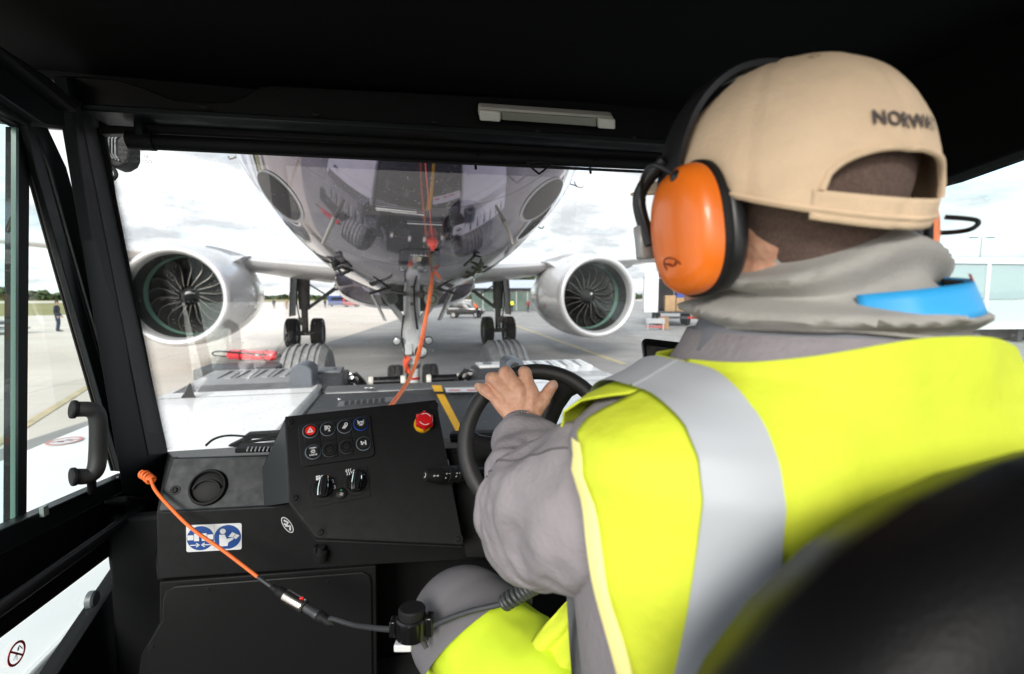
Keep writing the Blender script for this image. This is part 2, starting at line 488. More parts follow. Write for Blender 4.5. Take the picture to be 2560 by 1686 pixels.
sheet('ground', [(-3000, -600), (3000, -600), (3000, 4000), (-3000, 4000)], 0.0, M('concrete'))
a, b = PZ(815, 858, 0), PZ(1060, 778, 0)
dr = (b - a).normalized()
p0, p1 = a - dr * 40, a + dr * 260
sheet('asphalt_apron', [(p0.x, p0.y), (260, p0.y), (260, p1.y), (p1.x, p1.y)], 0.004, M('asphalt'))
g = [PZ(-500, 802, 0), PZ(150, 788, 0), PZ(640, 756, 0), PZ(1000, 748, 0)]
sheet('grass_field', [(p.x, p.y) for p in g] + [(500, 1200), (900, 3900), (-2900, 3900), (-2900, 30)], 0.008, M('grass_dry'))
q = [PZ(-500, 762, 0), PZ(260, 757, 0), PZ(260, 753, 0), PZ(-500, 756, 0)]
sheet('runway', [(p.x, p.y) for p in q], 0.014, M('concrete'))
def marking(px0, py0, px1, py1, w, m):
    a, b = PZ(px0, py0, 0), PZ(px1, py1, 0); t = (b - a).normalized(); s = V((-t.y, t.x, 0)) * w / 2
    return sheet('painted_line', [(a + s)[:2], (b + s)[:2], (b - s)[:2], (a - s)[:2]], 0.010, m)
marking(1270, 808, 1560, 911, 0.22, M('line_cream'))
marking(-160, 1205, 320, 905, 0.14, M('line_cream'))
marking(798, 873, 826, 871, 0.5, M('sticker_white'))

# far wood on the horizon: one mass
mb = MB()
rnd = random.Random(3)
def wood(mb, x0, x1, yfar, h, n, size):
    for i in range(n):
        x = rnd.uniform(x0, x1); base = h * (0.55 + 0.45 * noise.noise(V((x * 0.022, yfar * 0.01, 1))) + 0.25 * noise.noise(V((x * 0.09, 3, 1))))
        z = base * rnd.random() ** 0.7; y = yfar + rnd.uniform(-8, 8)
        c = V((x, y, z)); s = size * rnd.uniform(0.6, 1.3)
        u = V((rnd.uniform(-1, 1), rnd.uniform(-1, 1), rnd.uniform(-0.6, 0.6))).normalized(); w = u.cross(V((rnd.uniform(-1, 1), rnd.uniform(-1, 1), rnd.uniform(-1, 1)))).normalized()
        mb.add([c + u * s, c + w * s, c - u * s, c - w * s * 0.8], [(0, 1, 2, 3)])
wood(mb, -760, -150, 420, 13, 9000, 1.7)
wood(mb, -150, 330, 520, 9, 5000, 1.7)
o = mb.build('tree_line', M('foliage'), smooth=0, noorient=True)
tag(o, 'dark green wood along the horizon beyond the airfield grass', 'trees', kind='stuff')
mb = MB()
def bush(mb, c, r, n, size):
    for i in range(n):
        d = V((rnd.gauss(0, 1), rnd.gauss(0, 1), rnd.gauss(0, 1))).normalized() * rnd.random() ** 0.4
        p = c + V((d.x * r[0], d.y * r[1], d.z * r[2])); s = size * rnd.uniform(0.6, 1.3)
        u = V((rnd.uniform(-1, 1), rnd.uniform(-1, 1), rnd.uniform(-1, 1))).normalized(); w = u.cross(V((rnd.uniform(-1, 1), rnd.uniform(-1, 1), rnd.uniform(-1, 1)))).normalized()
        mb.add([p + u * s, p + w * s, p - u * s, p - w * s], [(0, 1, 2, 3)])
def tree(px, d, h, w, label):
    base = P(px, 738, d); base.z = 0
    t = thing('leafy_tree', base, label, 'tree', 'trees behind the terminal')
    mb = MB(); mb.tube([base, base + V((0.1, 0, h * 0.35)), base + V((0, 0.1, h * 0.7))], [w * 0.08, w * 0.06, w * 0.02], 8).build('trunk', mat('bark', (0.09, 0.06, 0.04), 0.9), t)
    mb = MB()
    for k in range(7):
        c = base + V((rnd.uniform(-w, w) * 0.45, rnd.uniform(-w, w) * 0.4, h * rnd.uniform(0.5, 0.85)))
        bush(mb, c, (w * 0.38, w * 0.38, h * 0.17), 330, 0.22)
    mb.build('crown', M('foliage'), t, smooth=0, noorient=True)
    return t
tree(1262, 96, 6.4, 5.0, 'leafy green tree behind the terminal roof beside right landing gear')
tree(1316, 92, 7.2, 5.0, 'leafy green tree above the terminal roof beside right engine')

# ---------------------------------------------------------------- people in the distance
SKIN_FAR = mat('skin_far', (0.5, 0.3, 0.21), 0.6)
def far_person(px, d, h, top, legs, label, face=0.0, bend=0.0, hat=None, group='people on the apron'):
    """standing figure, head 1/7.5 of the height; one continuous skin, coloured by height"""
    base = P(px, 738, d); base.z = 0.012
    k = h / 1.78
    Rz = Matrix.Rotation(face, 3, 'Z')
    def T(x, y, z):
        if bend and z > 0.95:
            c, s = math.cos(bend), math.sin(bend); dz = z - 0.95
            y, z = y * c + dz * s, 0.95 + dz * c - y * s
        return base + Rz @ V((x, y, z)) * k
    S = []
    def seg(p, r, q, r2): S.append((T(*p), r * k, T(*q), r2 * k, 10, 4))
    for s in (-1, 1):
        seg((0.09 * s, 0, 0.93), 0.095, (0.10 * s, 0.03, 0.5), 0.062)
        seg((0.10 * s, 0.03, 0.5), 0.06, (0.11 * s, -0.03, 0.1), 0.045)
        seg((0.11 * s, -0.03, 0.06), 0.045, (0.13 * s, 0.15, 0.04), 0.036)
        seg((0.19 * s, 0, 1.42), 0.062, (0.25 * s, -0.03, 1.12), 0.05)
        seg((0.25 * s, -0.03, 1.12), 0.047, (0.24 * s, 0.1, 0.88), 0.036)
        seg((0.24 * s, 0.1, 0.88), 0.034, (0.235 * s, 0.14, 0.78), 0.036)
    seg((-0.07, 0, 1.0), 0.12, (0.07, 0, 1.0), 0.12)
    seg((-0.06, 0, 1.02), 0.115, (-0.09, 0, 1.36), 0.115); seg((0.06, 0, 1.02), 0.115, (0.09, 0, 1.36), 0.115)
    seg((-0.15, 0, 1.43), 0.06, (0.15, 0, 1.43), 0.06)
    seg((0, 0, 1.44), 0.055, (0, 0.02, 1.56), 0.05)
    seg((0, 0.02, 1.63), 0.085, (0, 0.015, 1.69), 0.092); seg((0, 0.10, 1.63), 0.018, (0, 0.115, 1.61), 0.02)
    o = blob('person', S, SKIN_FAR, 0.026 * k, 2)
    o.data.materials.clear()
    for m in (SKIN_FAR, top, legs, M('print_black')): o.data.materials.append(m)
    W = WORLD[o.name]; inv = Rz.inverted(); idx = []
    for p in o.data.polygons:
        c = inv @ ((W @ p.center) - base) / k
        z = c.z
        if bend and z > 0.9:
            y, zz = c.y, c.z - 0.95; cb, sb = math.cos(-bend), math.sin(-bend); z = 0.95 + zz * cb - y * sb
        i = 3 if z < 0.09 else 2 if z < 1.0 else 1 if z < 1.52 else 0
        if 0.68 < z < 0.88 and abs(c.x) > 0.19 and not bend: i = 0
        elif 0.88 <= z < 1.0 and abs(c.x) > 0.2: i = 1
        if z > 1.67 or (z > 1.56 and c.y < 0.0 and not bend): i = 3
        idx.append(i)
    o.data.polygons.foreach_set('material_index', idx)
    return tag(o, label, 'person', group)
NAVY = mat('navy', (0.02, 0.025, 0.035), 0.8); DENIM = mat('denim', (0.03, 0.05, 0.09), 0.8)
HIVIS_O = mat('hivis_orange', (0.85, 0.14, 0.02), 0.7); SHIRT_W = mat('shirt_white', (0.72, 0.73, 0.8), 0.7)
KHAKI = mat('khaki', (0.22, 0.16, 0.1), 0.8); MAROON = mat('maroon', (0.22, 0.03, 0.03), 0.8)
far_person(139, 27, 1.8, NAVY, DENIM, 'person in dark jacket and jeans standing beyond the side door window', R(-80))
far_person(1776, 28, 1.82, SHIRT_W, NAVY, 'person in white shirt and dark trousers beside the open trailer', R(60))
far_person(1193, 44.6, 1.72, HIVIS_O, NAVY, 'person in orange hi-vis jacket leaning over the black car', R(60), R(35))
far_person(684, 82, 1.78, NAVY, NAVY, 'leftmost dark person standing at the barrier left of the landing gear', R(30))
far_person(716, 80, 1.8, KHAKI, KHAKI, 'person in brown standing just left of the left main landing gear', R(150))
far_person(731, 80, 1.72, MAROON, KHAKI, 'person in dark red top partly behind the left main landing gear', R(100))
far_person(812, 90, 1.75, NAVY, NAVY, 'dark person at the barrier right of the left main landing gear', R(-20))
far_person(1280, 62, 1.75, mat('hivis_far', (0.7, 0.75, 0.05), 0.7), NAVY, 'person in yellow vest before the glass terminal front', R(10))
far_person(1320, 62.5, 1.7, MAROON, NAVY, 'person in dark red before the glass terminal front near right engine', R(200))

# ---------------------------------------------------------------- barrier, terminal, truck, car, pavilion
steel_far = mat('galvanised', (0.42, 0.43, 0.44), 0.5, 0.4)
a0 = P(600, 738, 92); a0.z = 0; a1 = P(900, 738, 98); a1.z = 0
t = thing('barrier_fence', (a0 + a1) / 2, 'long grey crowd barrier far across the apron behind left landing gear', 'barrier')
n = 14
for i in range(n):
    x0, x1 = a0.lerp(a1, i / n + 0.003), a0.lerp(a1, (i + 1) / n - 0.003)
    MB().tube([x0, x0 + V((0, 0, 1.1)), x1 + V((0, 0, 1.1)), x1], 0.04, 6).build('panel_frame', steel_far, t)
    mb = MB()
    for k in range(1, 9):
        p = x0.lerp(x1, k / 9); mb.tube([p + V((0, 0, 0.15)), p + V((0, 0, 1.1))], 0.03, 5)
    o = mb.build('bars', steel_far, t); o['kind'] = 'stuff'
def simple_box_vehicle(name, px, d, size, m, label, cat, yaw=0):
    base = P(px, 738, d); base.z = 0
    t = thing(name, base, label, cat)
    rot = Matrix.Rotation(yaw, 3, 'Z')
    def B(nm, c, s, mm, bev=0.05): return MB().box(base + rot @ V(c), s, rot, ).build(nm, mm, t, bevel=bev)
    B('body', (0, 0, size[2] / 2 + 0.3), size, m, 0.12)
    B('window', (0, -size[1] / 2 - 0.012, size[2] * 0.68 + 0.3), (size[0] * 0.7, 0.05, size[2] * 0.28), M('gloss_black'), 0.02)
    for sx in (-1, 1):
        for sy in (-1, 1):
            MB().lathe([(0.05, -0.12), (0.3, -0.12), (0.34, -0.08), (0.34, 0.08), (0.3, 0.12), (0.05, 0.12)], base + rot @ V((sx * size[0] * 0.33, sy * (size[1] / 2 - 0.1), 0.34)), rot @ V((0, 1, 0)), 18).build('wheel', M('tyre'), t)
    return t
simple_box_vehicle('service_van', 847, 105, (4.6, 2.0, 2.1), mat('van_blue', (0.03, 0.06, 0.2), 0.4), 'small dark blue service van parked far behind the aircraft belly', 'van', R(8))
simple_box_vehicle('baggage_tractor', 878, 100, (3.2, 1.6, 1.5), mat('dull_red', (0.4, 0.03, 0.03), 0.5), 'small red baggage tractor parked beside the aircraft belly', 'tractor', R(-10))

# terminal: low glazed building under a pale sloped roof
tb = P(1290, 738, 68); tb.z = 0
t = thing('terminal_building', tb, 'low glass-fronted terminal under a pale sloping roof behind right landing gear', 'building')
ang = -YAW; rt = Matrix.Rotation(ang, 3, 'Z')
def TB(nm, c, s, m, par=None, bev=0.0): return MB().box(tb + rt @ V(c), s, rt).build(nm, m, par or t, bevel=bev)
TB('wall', (1, 4, 1.6), (15, 6.6, 3.2), mat('terminal_dark', (0.05, 0.06, 0.07), 0.5))
MB().prism([tb + rt @ V(p) for p in ((-7.4, 0.1, 3.2), (-7.4, 8, 4.5), (-7.4, 8, 4.8), (-7.4, -0.4, 3.35))], rt @ V((17, 0, 0))).build('roof', mat('roof_pale', (0.5, 0.54, 0.62), 0.35, 0.3), t)
gpane = mat('terminal_glass', (0.10, 0.14, 0.12), 0.05, spec=1.0)
for i in range(9):
    x = -5.6 + i * 1.62
    p = TB('window', (x, 0.66, 1.55), (1.5, 0.06, 2.9), gpane)
    TB('mullion', (x + 0.81, 0.62, 1.55), (0.1, 0.14, 3.0), steel_far)
TB('door', (2.5, 0.6, 1.15), (1.3, 0.08, 2.3), mat('terminal_door', (0.12, 0.14, 0.14), 0.2))
TB('fascia', (1, 0.5, 3.1), (15.1, 0.3, 0.3), mat('fascia', (0.03, 0.035, 0.05), 0.5))

# light mast right, mast behind the car
def mast(px, d, h, label, arms=2):
    b = P(px, 738, d); b.z = 0
    t = thing('light_mast', b, label, 'lamp post', 'apron light masts')
    MB().tube([b, b + V((0, 0, h))], [0.16, 0.07], 8).build('pole', steel_far, t)
    MB().box(b + V((0, 0, h)), (1.5, 0.1, 0.1), Matrix.Rotation(-YAW, 3, 'Z')).build('arm', steel_far, t)
    for s in (-1, 1):
        MB().box(b + RGT * s * 0.85 + V((0, 0, h - 0.02)), (0.8, 0.35, 0.12), Matrix.Rotation(-YAW, 3, 'Z')).build('lamp_head', M('dark_steel'), t, bevel=0.03)
mast(2443, 48, 8.0, 'slim double-armed light mast seen through the right side window')
mast(1160, 90, 6.4, 'slim double-armed light mast behind the black car')

# trailer with open end and cargo
tr0 = P(1693, 738, 32); tr0.z = 0
t = thing('cargo_trailer', tr0, 'white box trailer with open end and stacked cartons inside', 'trailer')
rt = Matrix.Rotation(-YAW - 0.15, 3, 'Z')
tw = mat('trailer_white', (0.75, 0.76, 0.77), 0.5)
def TR(nm, c, s, m, bev=0.01): return MB().box(tr0 + rt @ V(c), s, rt).build(nm, m, t, bevel=bev)
TR('side_wall', (-1.28, 4, 2.3), (0.08, 8, 2.7), tw); TR('side_wall', (1.28, 4, 2.3), (0.08, 8, 2.7), tw)
TR('roof', (0, 4, 3.69), (2.7, 8.1, 0.08), tw); TR('floor', (0, 4, 0.95), (2.6, 8, 0.12), M('dark_steel'))
TR('front_wall', (0, 7.9, 2.3), (2.4, 0.08, 2.6), tw)
MB().box(tr0 + rt @ V((-1.75, -0.25, 2.3)), (0.9, 0.05, 2.65), rt @ Matrix.Rotation(R(12), 3, 'Z')).build('door', tw, t)
MB().box(tr0 + rt @ V((1.75, -0.25, 2.3)), (0.9, 0.05, 2.65), rt @ Matrix.Rotation(R(-12), 3, 'Z')).build('door', tw, t)
TR('bumper', (0, 0.05, 0.6), (2.4, 0.12, 0.16), M('dark_steel')); TR('tail_light', (-0.9, -0.03, 0.6), (0.3, 0.05, 0.13), M('red_plastic')); TR('tail_light', (0.9, -0.03, 0.6), (0.3, 0.05, 0.13), M('red_plastic'))
for sx in (-1, 1):
    for yy in (1.6, 2.9):
        MB().lathe([(0.08, -0.16), (0.42, -0.16), (0.48, -0.1), (0.48, 0.1), (0.42, 0.16), (0.08, 0.16)], tr0 + rt @ V((sx * 1.02, yy, 0.48)), rt @ V((1, 0, 0)), 20).build('wheel', M('tyre'), t)
card = mat('cardboard', (0.42, 0.27, 0.14), 0.85, var=0.15, vscale=5)
def carton(p, s, label, m=card):
    o = MB().box(V(p) + V((0, 0, s[2] / 2)), s, rt).build('carton', m, bevel=0.01)
    return tag(o, label, 'carton', 'cartons at the trailer')
carton(tr0 + rt @ V((-0.35, 0.8, 1.012)), (0.7, 0.7, 1.1), 'tall brown carton standing inside the open trailer')
carton(tr0 + rt @ V((0.35, 0.85, 1.012)), (0.55, 0.6, 0.95), 'lower brown carton beside the tall one in the trailer')
carton(tr0 + rt @ V((0.35, 0.85, 1.965)), (0.5, 0.5, 0.45), 'blue carton on top of a brown one in the trailer', mat('carton_blue', (0.03, 0.07, 0.35), 0.7))
b = P(1662, 738, 29); b.z = 0.01
carton(b, (0.5, 0.5, 0.75), 'brown carton standing on the apron below the trailer end')
b = P(1762, 738, 29.5); b.z = 0.01
carton(b, (0.55, 0.5, 1.3), 'tall brown carton on the apron behind the white-shirted person')
b = P(1640, 738, 28.5); b.z = 0
t = thing('plastic_barrier', b, 'red and white plastic barrier on the apron beside right engine', 'barrier')
MB().box(b + V((0, 0, 0.55)), (1.1, 0.12, 0.3), rt).build('board', M('sticker_white'), t, bevel=0.01)
MB().box(b + V((0, -0.02, 0.2)), (1.1, 0.12, 0.12), rt).build('rail', mat('barrier_red', (0.6, 0.1, 0.1), 0.5), t, bevel=0.01)
for s in (-0.45, 0.45): MB().box(b + rt @ V((s, 0, 0.36)), (0.06, 0.3, 0.71), rt).build('leg', M('sticker_white'), t, bevel=0.01)

# compact car, side on
cb = P(1165, 738, 46); cb.z = 0
t = thing('parked_car', cb, 'small black hatchback with pale roof parked side on behind the nose gear', 'car')
rt = Matrix.Rotation(-YAW + R(176), 3, 'Z')
def car_section(prof, half):
    return [cb + rt @ V((x, 0, z)) for x, z in prof]
body = [(-1.75, 0.35), (-1.78, 0.6), (-1.7, 0.82), (-1.45, 0.92), (-0.6, 0.98), (1.5, 1.0), (1.74, 0.92), (1.8, 0.6), (1.75, 0.32)]
cabp = [(-0.75, 0.96), (-0.15, 1.38), (0.3, 1.47), (1.0, 1.45), (1.5, 1.2), (1.66, 0.98)]
blk = mat('car_black', (0.012, 0.012, 0.014), 0.2, coat=0.6)
mb = MB(); sec = []
for y, k in ((-0.82, 0.9), (-0.8, 0.99), (-0.6, 1.0), (0.6, 1.0), (0.8, 0.99), (0.82, 0.9)):
    sec.append([cb + rt @ V((x * (0.96 + 0.04 * k), y, 0.6 + (z - 0.6) * k)) for x, z in body])
mb.loft(sec).build('body', blk, t, bevel=0.03)
mb = MB(); sec = []
for y, k in ((-0.76, 0.0), (-0.62, 1.0), (0.62, 1.0), (0.76, 0.0)):
    sec.append([cb + rt @ V((x, (y if k == 0 else y), z)) if k else cb + rt @ V((x, y, 0.96 + (z - 0.96) * 0.02)) for x, z in cabp])
mb.loft(sec).build('cabin', M('gloss_black'), t, bevel=0.02)
MB().loft([[cb + rt @ V((x, y, z + 0.02)) for x, z in ((-0.35, 1.28), (-0.12, 1.40), (0.3, 1.49), (1.0, 1.47), (1.4, 1.28), (1.36, 1.24), (1.0, 1.42), (0.3, 1.44), (-0.1, 1.36))] for y in (-0.6, 0.6)]).build('roof', M('sticker_white'), t)
for sx in (-1.12, 1.12):
    for sy in (-1, 1):
        w = MB().lathe([(0.1, -0.09), (0.26, -0.09), (0.3, -0.06), (0.3, 0.06), (0.26, 0.09), (0.1, 0.09)], cb + rt @ V((sx, sy * 0.74, 0.3)), rt @ V((0, 1, 0)), 22).build('wheel', M('tyre'), t)
        MB().lathe([(0.02, -0.1), (0.19, -0.1), (0.2, 0.1), (0.02, 0.1)], cb + rt @ V((sx, sy * 0.745, 0.3)), rt @ V((0, 1, 0)), 18).build('hubcap', M('steel'), w)
for s in (-1, 1):
    MB().ell(cb + rt @ V((-1.68, s * 0.55, 0.72)), 0.1, 0.16, 0.09).build('headlight', M('sticker_white'), t)

# glazed exhibition pavilion seen through the right side window
pb = PZ(2470, 858, 0); pb.z = 0
t = thing('white_pavilion', pb, 'long white-framed glazed pavilion on legs outside the right side window', 'pavilion')
d2 = V((0.62, 0.78, 0)).normalized()
d2 = (RGT * 0.98 + V((FWD.x, FWD.y, 0)) * 0.12).normalized(); n2 = V((-d2.y, d2.x, 0))
fr = Matrix((d2, n2, V((0, 0, 1)))).transposed()
sc_ = (pb - CAM).dot(FWD) / 1180
wp = mat('pavilion_white', (0.8, 0.82, 0.82), 0.4); pp = mat('pavilion_panel', (0.50, 0.56, 0.56), 0.2, spec=0.8)
pg = mat('pavilion_glass', (0.34, 0.42, 0.43), 0.06, spec=1.0)
H = lambda py: (738 - py) * sc_ + 1.95
ww = 190 * sc_
def PB(nm, x0, x1, y0, y1, z0, z1, m): return MB().box(pb + fr @ V(((x0 + x1) / 2, (y0 + y1) / 2, (z0 + z1) / 2)), (x1 - x0, y1 - y0, z1 - z0), fr).build(nm, m, t, bevel=0.015)
PB('roof_beam', -2 * ww, 2 * ww, -0.1, 4, H(655), H(641), wp)
PB('floor_beam', -2 * ww, 2 * ww, -0.12, 4, H(816), H(800), wp)
PB('back_wall', -2 * ww, 2 * ww, 3.8, 3.9, H(800), H(655), wp)
for k in range(-2, 3):
    xk = k * ww * 0.66 - 0.3
    PB('post', xk - 0.08, xk + 0.08, -0.06, 0.1, H(800), H(655), wp)
    if k < 2:
        PB('pane', xk + 0.09, xk + ww * 0.66 - 0.09, 0.0, 0.04, H(742), H(656), pg)
        PB('lower_panel', xk + 0.09, xk + ww * 0.66 - 0.09, -0.01, 0.05, H(800), H(744), pp)
    PB('foot', xk - 0.12, xk + 0.12, 0.2, 0.5, 0.0, H(816), M('dark_steel'))
PB('underframe', -2 * ww, 2 * ww, 0.6, 3.6, 0.15, H(818), M('dark_steel'))

# boarding-stair platform far left
b = PZ(-55, 836, 0)
t = thing('maintenance_platform', b, 'grey low maintenance platform on the apron outside the side door', 'platform')
PBm = M('mid_steel')
MB().box(b + V((0, 0, 0.62)), (3.6, 1.6, 0.16), Matrix.Rotation(-YAW, 3, 'Z')).build('deck', PBm, t, bevel=0.02)
MB().box(b + V((0, 0, 0.3)), (3.9, 1.8, 0.1), Matrix.Rotation(-YAW, 3, 'Z')).build('base_frame', steel_far, t, bevel=0.02)
for sx in (-1.6, 1.6):
    for sy in (-0.7, 0.7):
        p = b + Matrix.Rotation(-YAW, 3, 'Z') @ V((sx, sy, 0))
        MB().tube([p, p + V((0, 0, 0.6))], 0.05, 8).build('leg', PBm, t)
        MB().tube([p + V((0, 0, 0.7)), p + V((0, 0, 2.5))], 0.04, 8).build('post', M('dark_steel'), t)
for sy in (-0.7, 0.7):
    p0 = b + Matrix.Rotation(-YAW, 3, 'Z') @ V((-1.6, sy, 2.5)); p1 = b + Matrix.Rotation(-YAW, 3, 'Z') @ V((1.6, sy, 2.5))
    MB().tube([p0, p1], 0.04, 8).build('handrail', M('dark_steel'), t)
# ================================================================ AIRLINER
AX = 0.17
FUS = [  # Y, half width, bottom z, top z
    (1.95, 0.02, 3.36, 3.40), (2.05, 0.26, 3.14, 3.62), (2.3, 0.55, 2.90, 3.85), (3.0, 1.06, 2.55, 4.3), (4.0, 1.49, 2.28, 5.0),
    (5.0, 1.74, 2.13, 5.6), (6.0, 1.87, 2.05, 5.92), (7.0, 1.93, 2.00, 6.05), (8.5, 1.96, 1.96, 6.08), (12, 1.975, 1.92, 6.06),
    (20, 1.975, 1.86, 6.0), (25, 1.9, 2.1, 6.0), (30, 1.4, 3.2, 5.95), (35, 0.7, 4.6, 5.8), (38.5, 0.15, 5.2, 5.6)]
def fus_tab(y):
    # smooth (Catmull-Rom) interpolation of the station table
    i = 0
    while i < len(FUS) - 2 and y > FUS[i + 1][0]: i += 1
    a = FUS[max(i - 1, 0)]; b = FUS[i]; c = FUS[i + 1]; d = FUS[min(i + 2, len(FUS) - 1)]
    h = c[0] - b[0]; t = max(0, min(1, (y - b[0]) / h)); out = []
    for k in (1, 2, 3):
        m1 = (c[k] - a[k]) / max(c[0] - a[0], 1e-6) * h if i > 0 else (c[k] - b[k])
        m2 = (d[k] - b[k]) / max(d[0] - b[0], 1e-6) * h
        out.append((2 * t ** 3 - 3 * t * t + 1) * b[k] + (t ** 3 - 2 * t * t + t) * m1 + (-2 * t ** 3 + 3 * t * t) * c[k] + (t ** 3 - t * t) * m2)
    return out
def fus_pt(y, th, off=0.0):
    w, zb, zt = fus_tab(y)
    return V((AX + (w + off) * math.sin(th), y, (zb + zt) / 2 - ((zt - zb) / 2 + off) * math.cos(th)))
def fus_inside(p):
    if p.y < 1.96 or p.y > 38: return False
    w, zb, zt = fus_tab(p.y)
    return ((p.x - AX) / max(w, 1e-3)) ** 2 + ((p.z - (zb + zt) / 2) / max((zt - zb) / 2, 1e-3)) ** 2 < 1
def fus_hit(px, py, off=0.006):
    r = ray(px, py); t = 1.5
    while t < 20:
        if fus_inside(CAM + r * t):
            lo, hi = t - 0.04, t
            for _ in range(12):
                m = (lo + hi) / 2
                if fus_inside(CAM + r * m): hi = m
                else: lo = m
            p = CAM + r * hi
            w, zb, zt = fus_tab(p.y); zc = (zb + zt) / 2; h = (zt - zb) / 2
            n = V(((p.x - AX) / w ** 2, 0, (p.z - zc) / h ** 2)); n.normalize(); n.y = -0.15; n.normalize()
            return p + n * off, n
        t += 0.04
    return None
plane = thing('airliner', (AX, 19, 0), 'twin-engine jet airliner with glossy grey belly, nose over the tug', 'airplane')
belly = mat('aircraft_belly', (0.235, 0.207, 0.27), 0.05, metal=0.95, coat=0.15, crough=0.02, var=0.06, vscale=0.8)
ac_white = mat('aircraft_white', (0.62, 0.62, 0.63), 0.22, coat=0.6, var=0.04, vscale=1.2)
ac_grey = mat('aircraft_grey', (0.50, 0.49, 0.49), 0.3, coat=0.3, var=0.06, vscale=1.0)
lip_m = mat('inlet_lip', (0.70, 0.70, 0.71), 0.42, 0.6)
gear_grey = mat('gear_grey', (0.17, 0.165, 0.16), 0.5, 0.2, var=0.3, vscale=6)
gear_white = mat('gear_white', (0.78, 0.79, 0.79), 0.35, coat=0.3, var=0.08, vscale=9)
dark_in = mat('inlet_dark', (0.022, 0.025, 0.024), 0.5)
ys = []
y = 1.95
while y < 38.5:
    ys.append(y); y += 0.05 if y < 2.6 else 0.14 if y < 9 else 0.8
ys.append(38.5)
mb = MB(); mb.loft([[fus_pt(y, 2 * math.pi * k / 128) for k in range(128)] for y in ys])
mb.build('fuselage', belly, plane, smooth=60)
# belly fairing under the wing
bf = [(12.2, 1.2, 1.95, 3.0), (13.2, 1.85, 1.72, 3.3), (15, 2.15, 1.58, 3.5), (20, 2.2, 1.56, 3.5), (22.5, 1.9, 1.75, 3.4), (24.5, 1.1, 2.2, 3.2)]
mb = MB(); rg = []
for y in [12.2 + i * 0.3 for i in range(42)]:
    w, zb, zt = interp(bf, y)
    rg.append([V((AX + w * math.copysign(abs(math.sin(a)) ** 0.8, math.sin(a)), y, (zb + zt) / 2 - (zt - zb) / 2 * math.copysign(abs(math.cos(a)) ** 0.8, math.cos(a)))) for a in [2 * math.pi * k / 64 for k in range(64)]])
mb.loft(rg).build('belly_fairing', belly, plane, smooth=60)
# cabin windows of the cockpit are above the frame; fin and tailplanes complete the aircraft
mb = MB(); mb.loft([[V((AX + t_ * math.sin(a), y0 + c_ * (0.5 - 0.5 * math.cos(a)), z)) for a in [2 * math.pi * k / 20 for k in range(20)]] for z, y0, c_, t_ in ((5.7, 30.5, 6.0, 0.35), (11.7, 35.5, 2.3, 0.14))]).build('fin', ac_white, plane)
def foil(x, yl, c, z, t):
    out = []
    for k in range(28):
        a = 2 * math.pi * k / 28; u = 0.5 - 0.5 * math.cos(a)
        th = t * (1.48 * math.sqrt(max(u, 0)) - 0.63 * u - 1.76 * u * u + 1.42 * u ** 3 - 0.51 * u ** 4) * 1.7
        out.append(V((x, yl + c * u, z + (th * 0.62 if a < math.pi else -th) - 0.03 * u)))
    return out
for s in (-1, 1):
    mb = MB(); mb.loft([foil(AX + s * x, yl, c, z, t) for x, yl, c, z, t in ((1.3, 13.7, 7.2, 2.72, 0.5), (3.6, 15.0, 5.6, 2.95, 0.42), (6.4, 16.5, 3.9, 3.25, 0.28), (11.5, 19.2, 2.7, 3.75, 0.18), (16.8, 21.9, 1.5, 4.3, 0.09))])
    wing = mb.build('wing', ac_grey, plane, smooth=50)
    mb = MB(); mb.loft([foil(AX + s * x, yl, c, z, t) for x, yl, c, z, t in ((0.6, 32.5, 3.2, 5.0, 0.16), (6.2, 35.6, 1.4, 5.5, 0.06))]).build('tailplane', ac_white, plane, smooth=50)
    MB().loft([[V((AX + s * (16.8 + dx), 21.9 + yl + (c * (0.5 - 0.5 * math.cos(a))), 4.3 + z + 0.0)) + V((0.04 * math.sin(a), 0, 0)) for a in [2 * math.pi * k / 14 for k in range(14)]] for dx, yl, c, z in ((0, 0, 1.5, 0), (0.35, 0.5, 1.1, 0.4), (0.7, 1.4, 0.5, 2.1))]).build('winglet', ac_white, plane)
    for x in (4.6, 8.2, 11.2):
        yl = 13.6 + x * 0.52 + 2.2; zz = 2.55 + x * 0.1
        MB().ell((AX + s * x, yl + 1.9, zz), 0.2, 1.7, 0.26, nu=16).build('flap_fairing', ac_grey, plane)
    MB().box((AX + s * 3.9, 15.45, 2.95), (2.3, 0.05, 0.02), Matrix.Rotation(s * 0.48, 3, 'Z')).build('slat_gap', M('rubber'), wing)
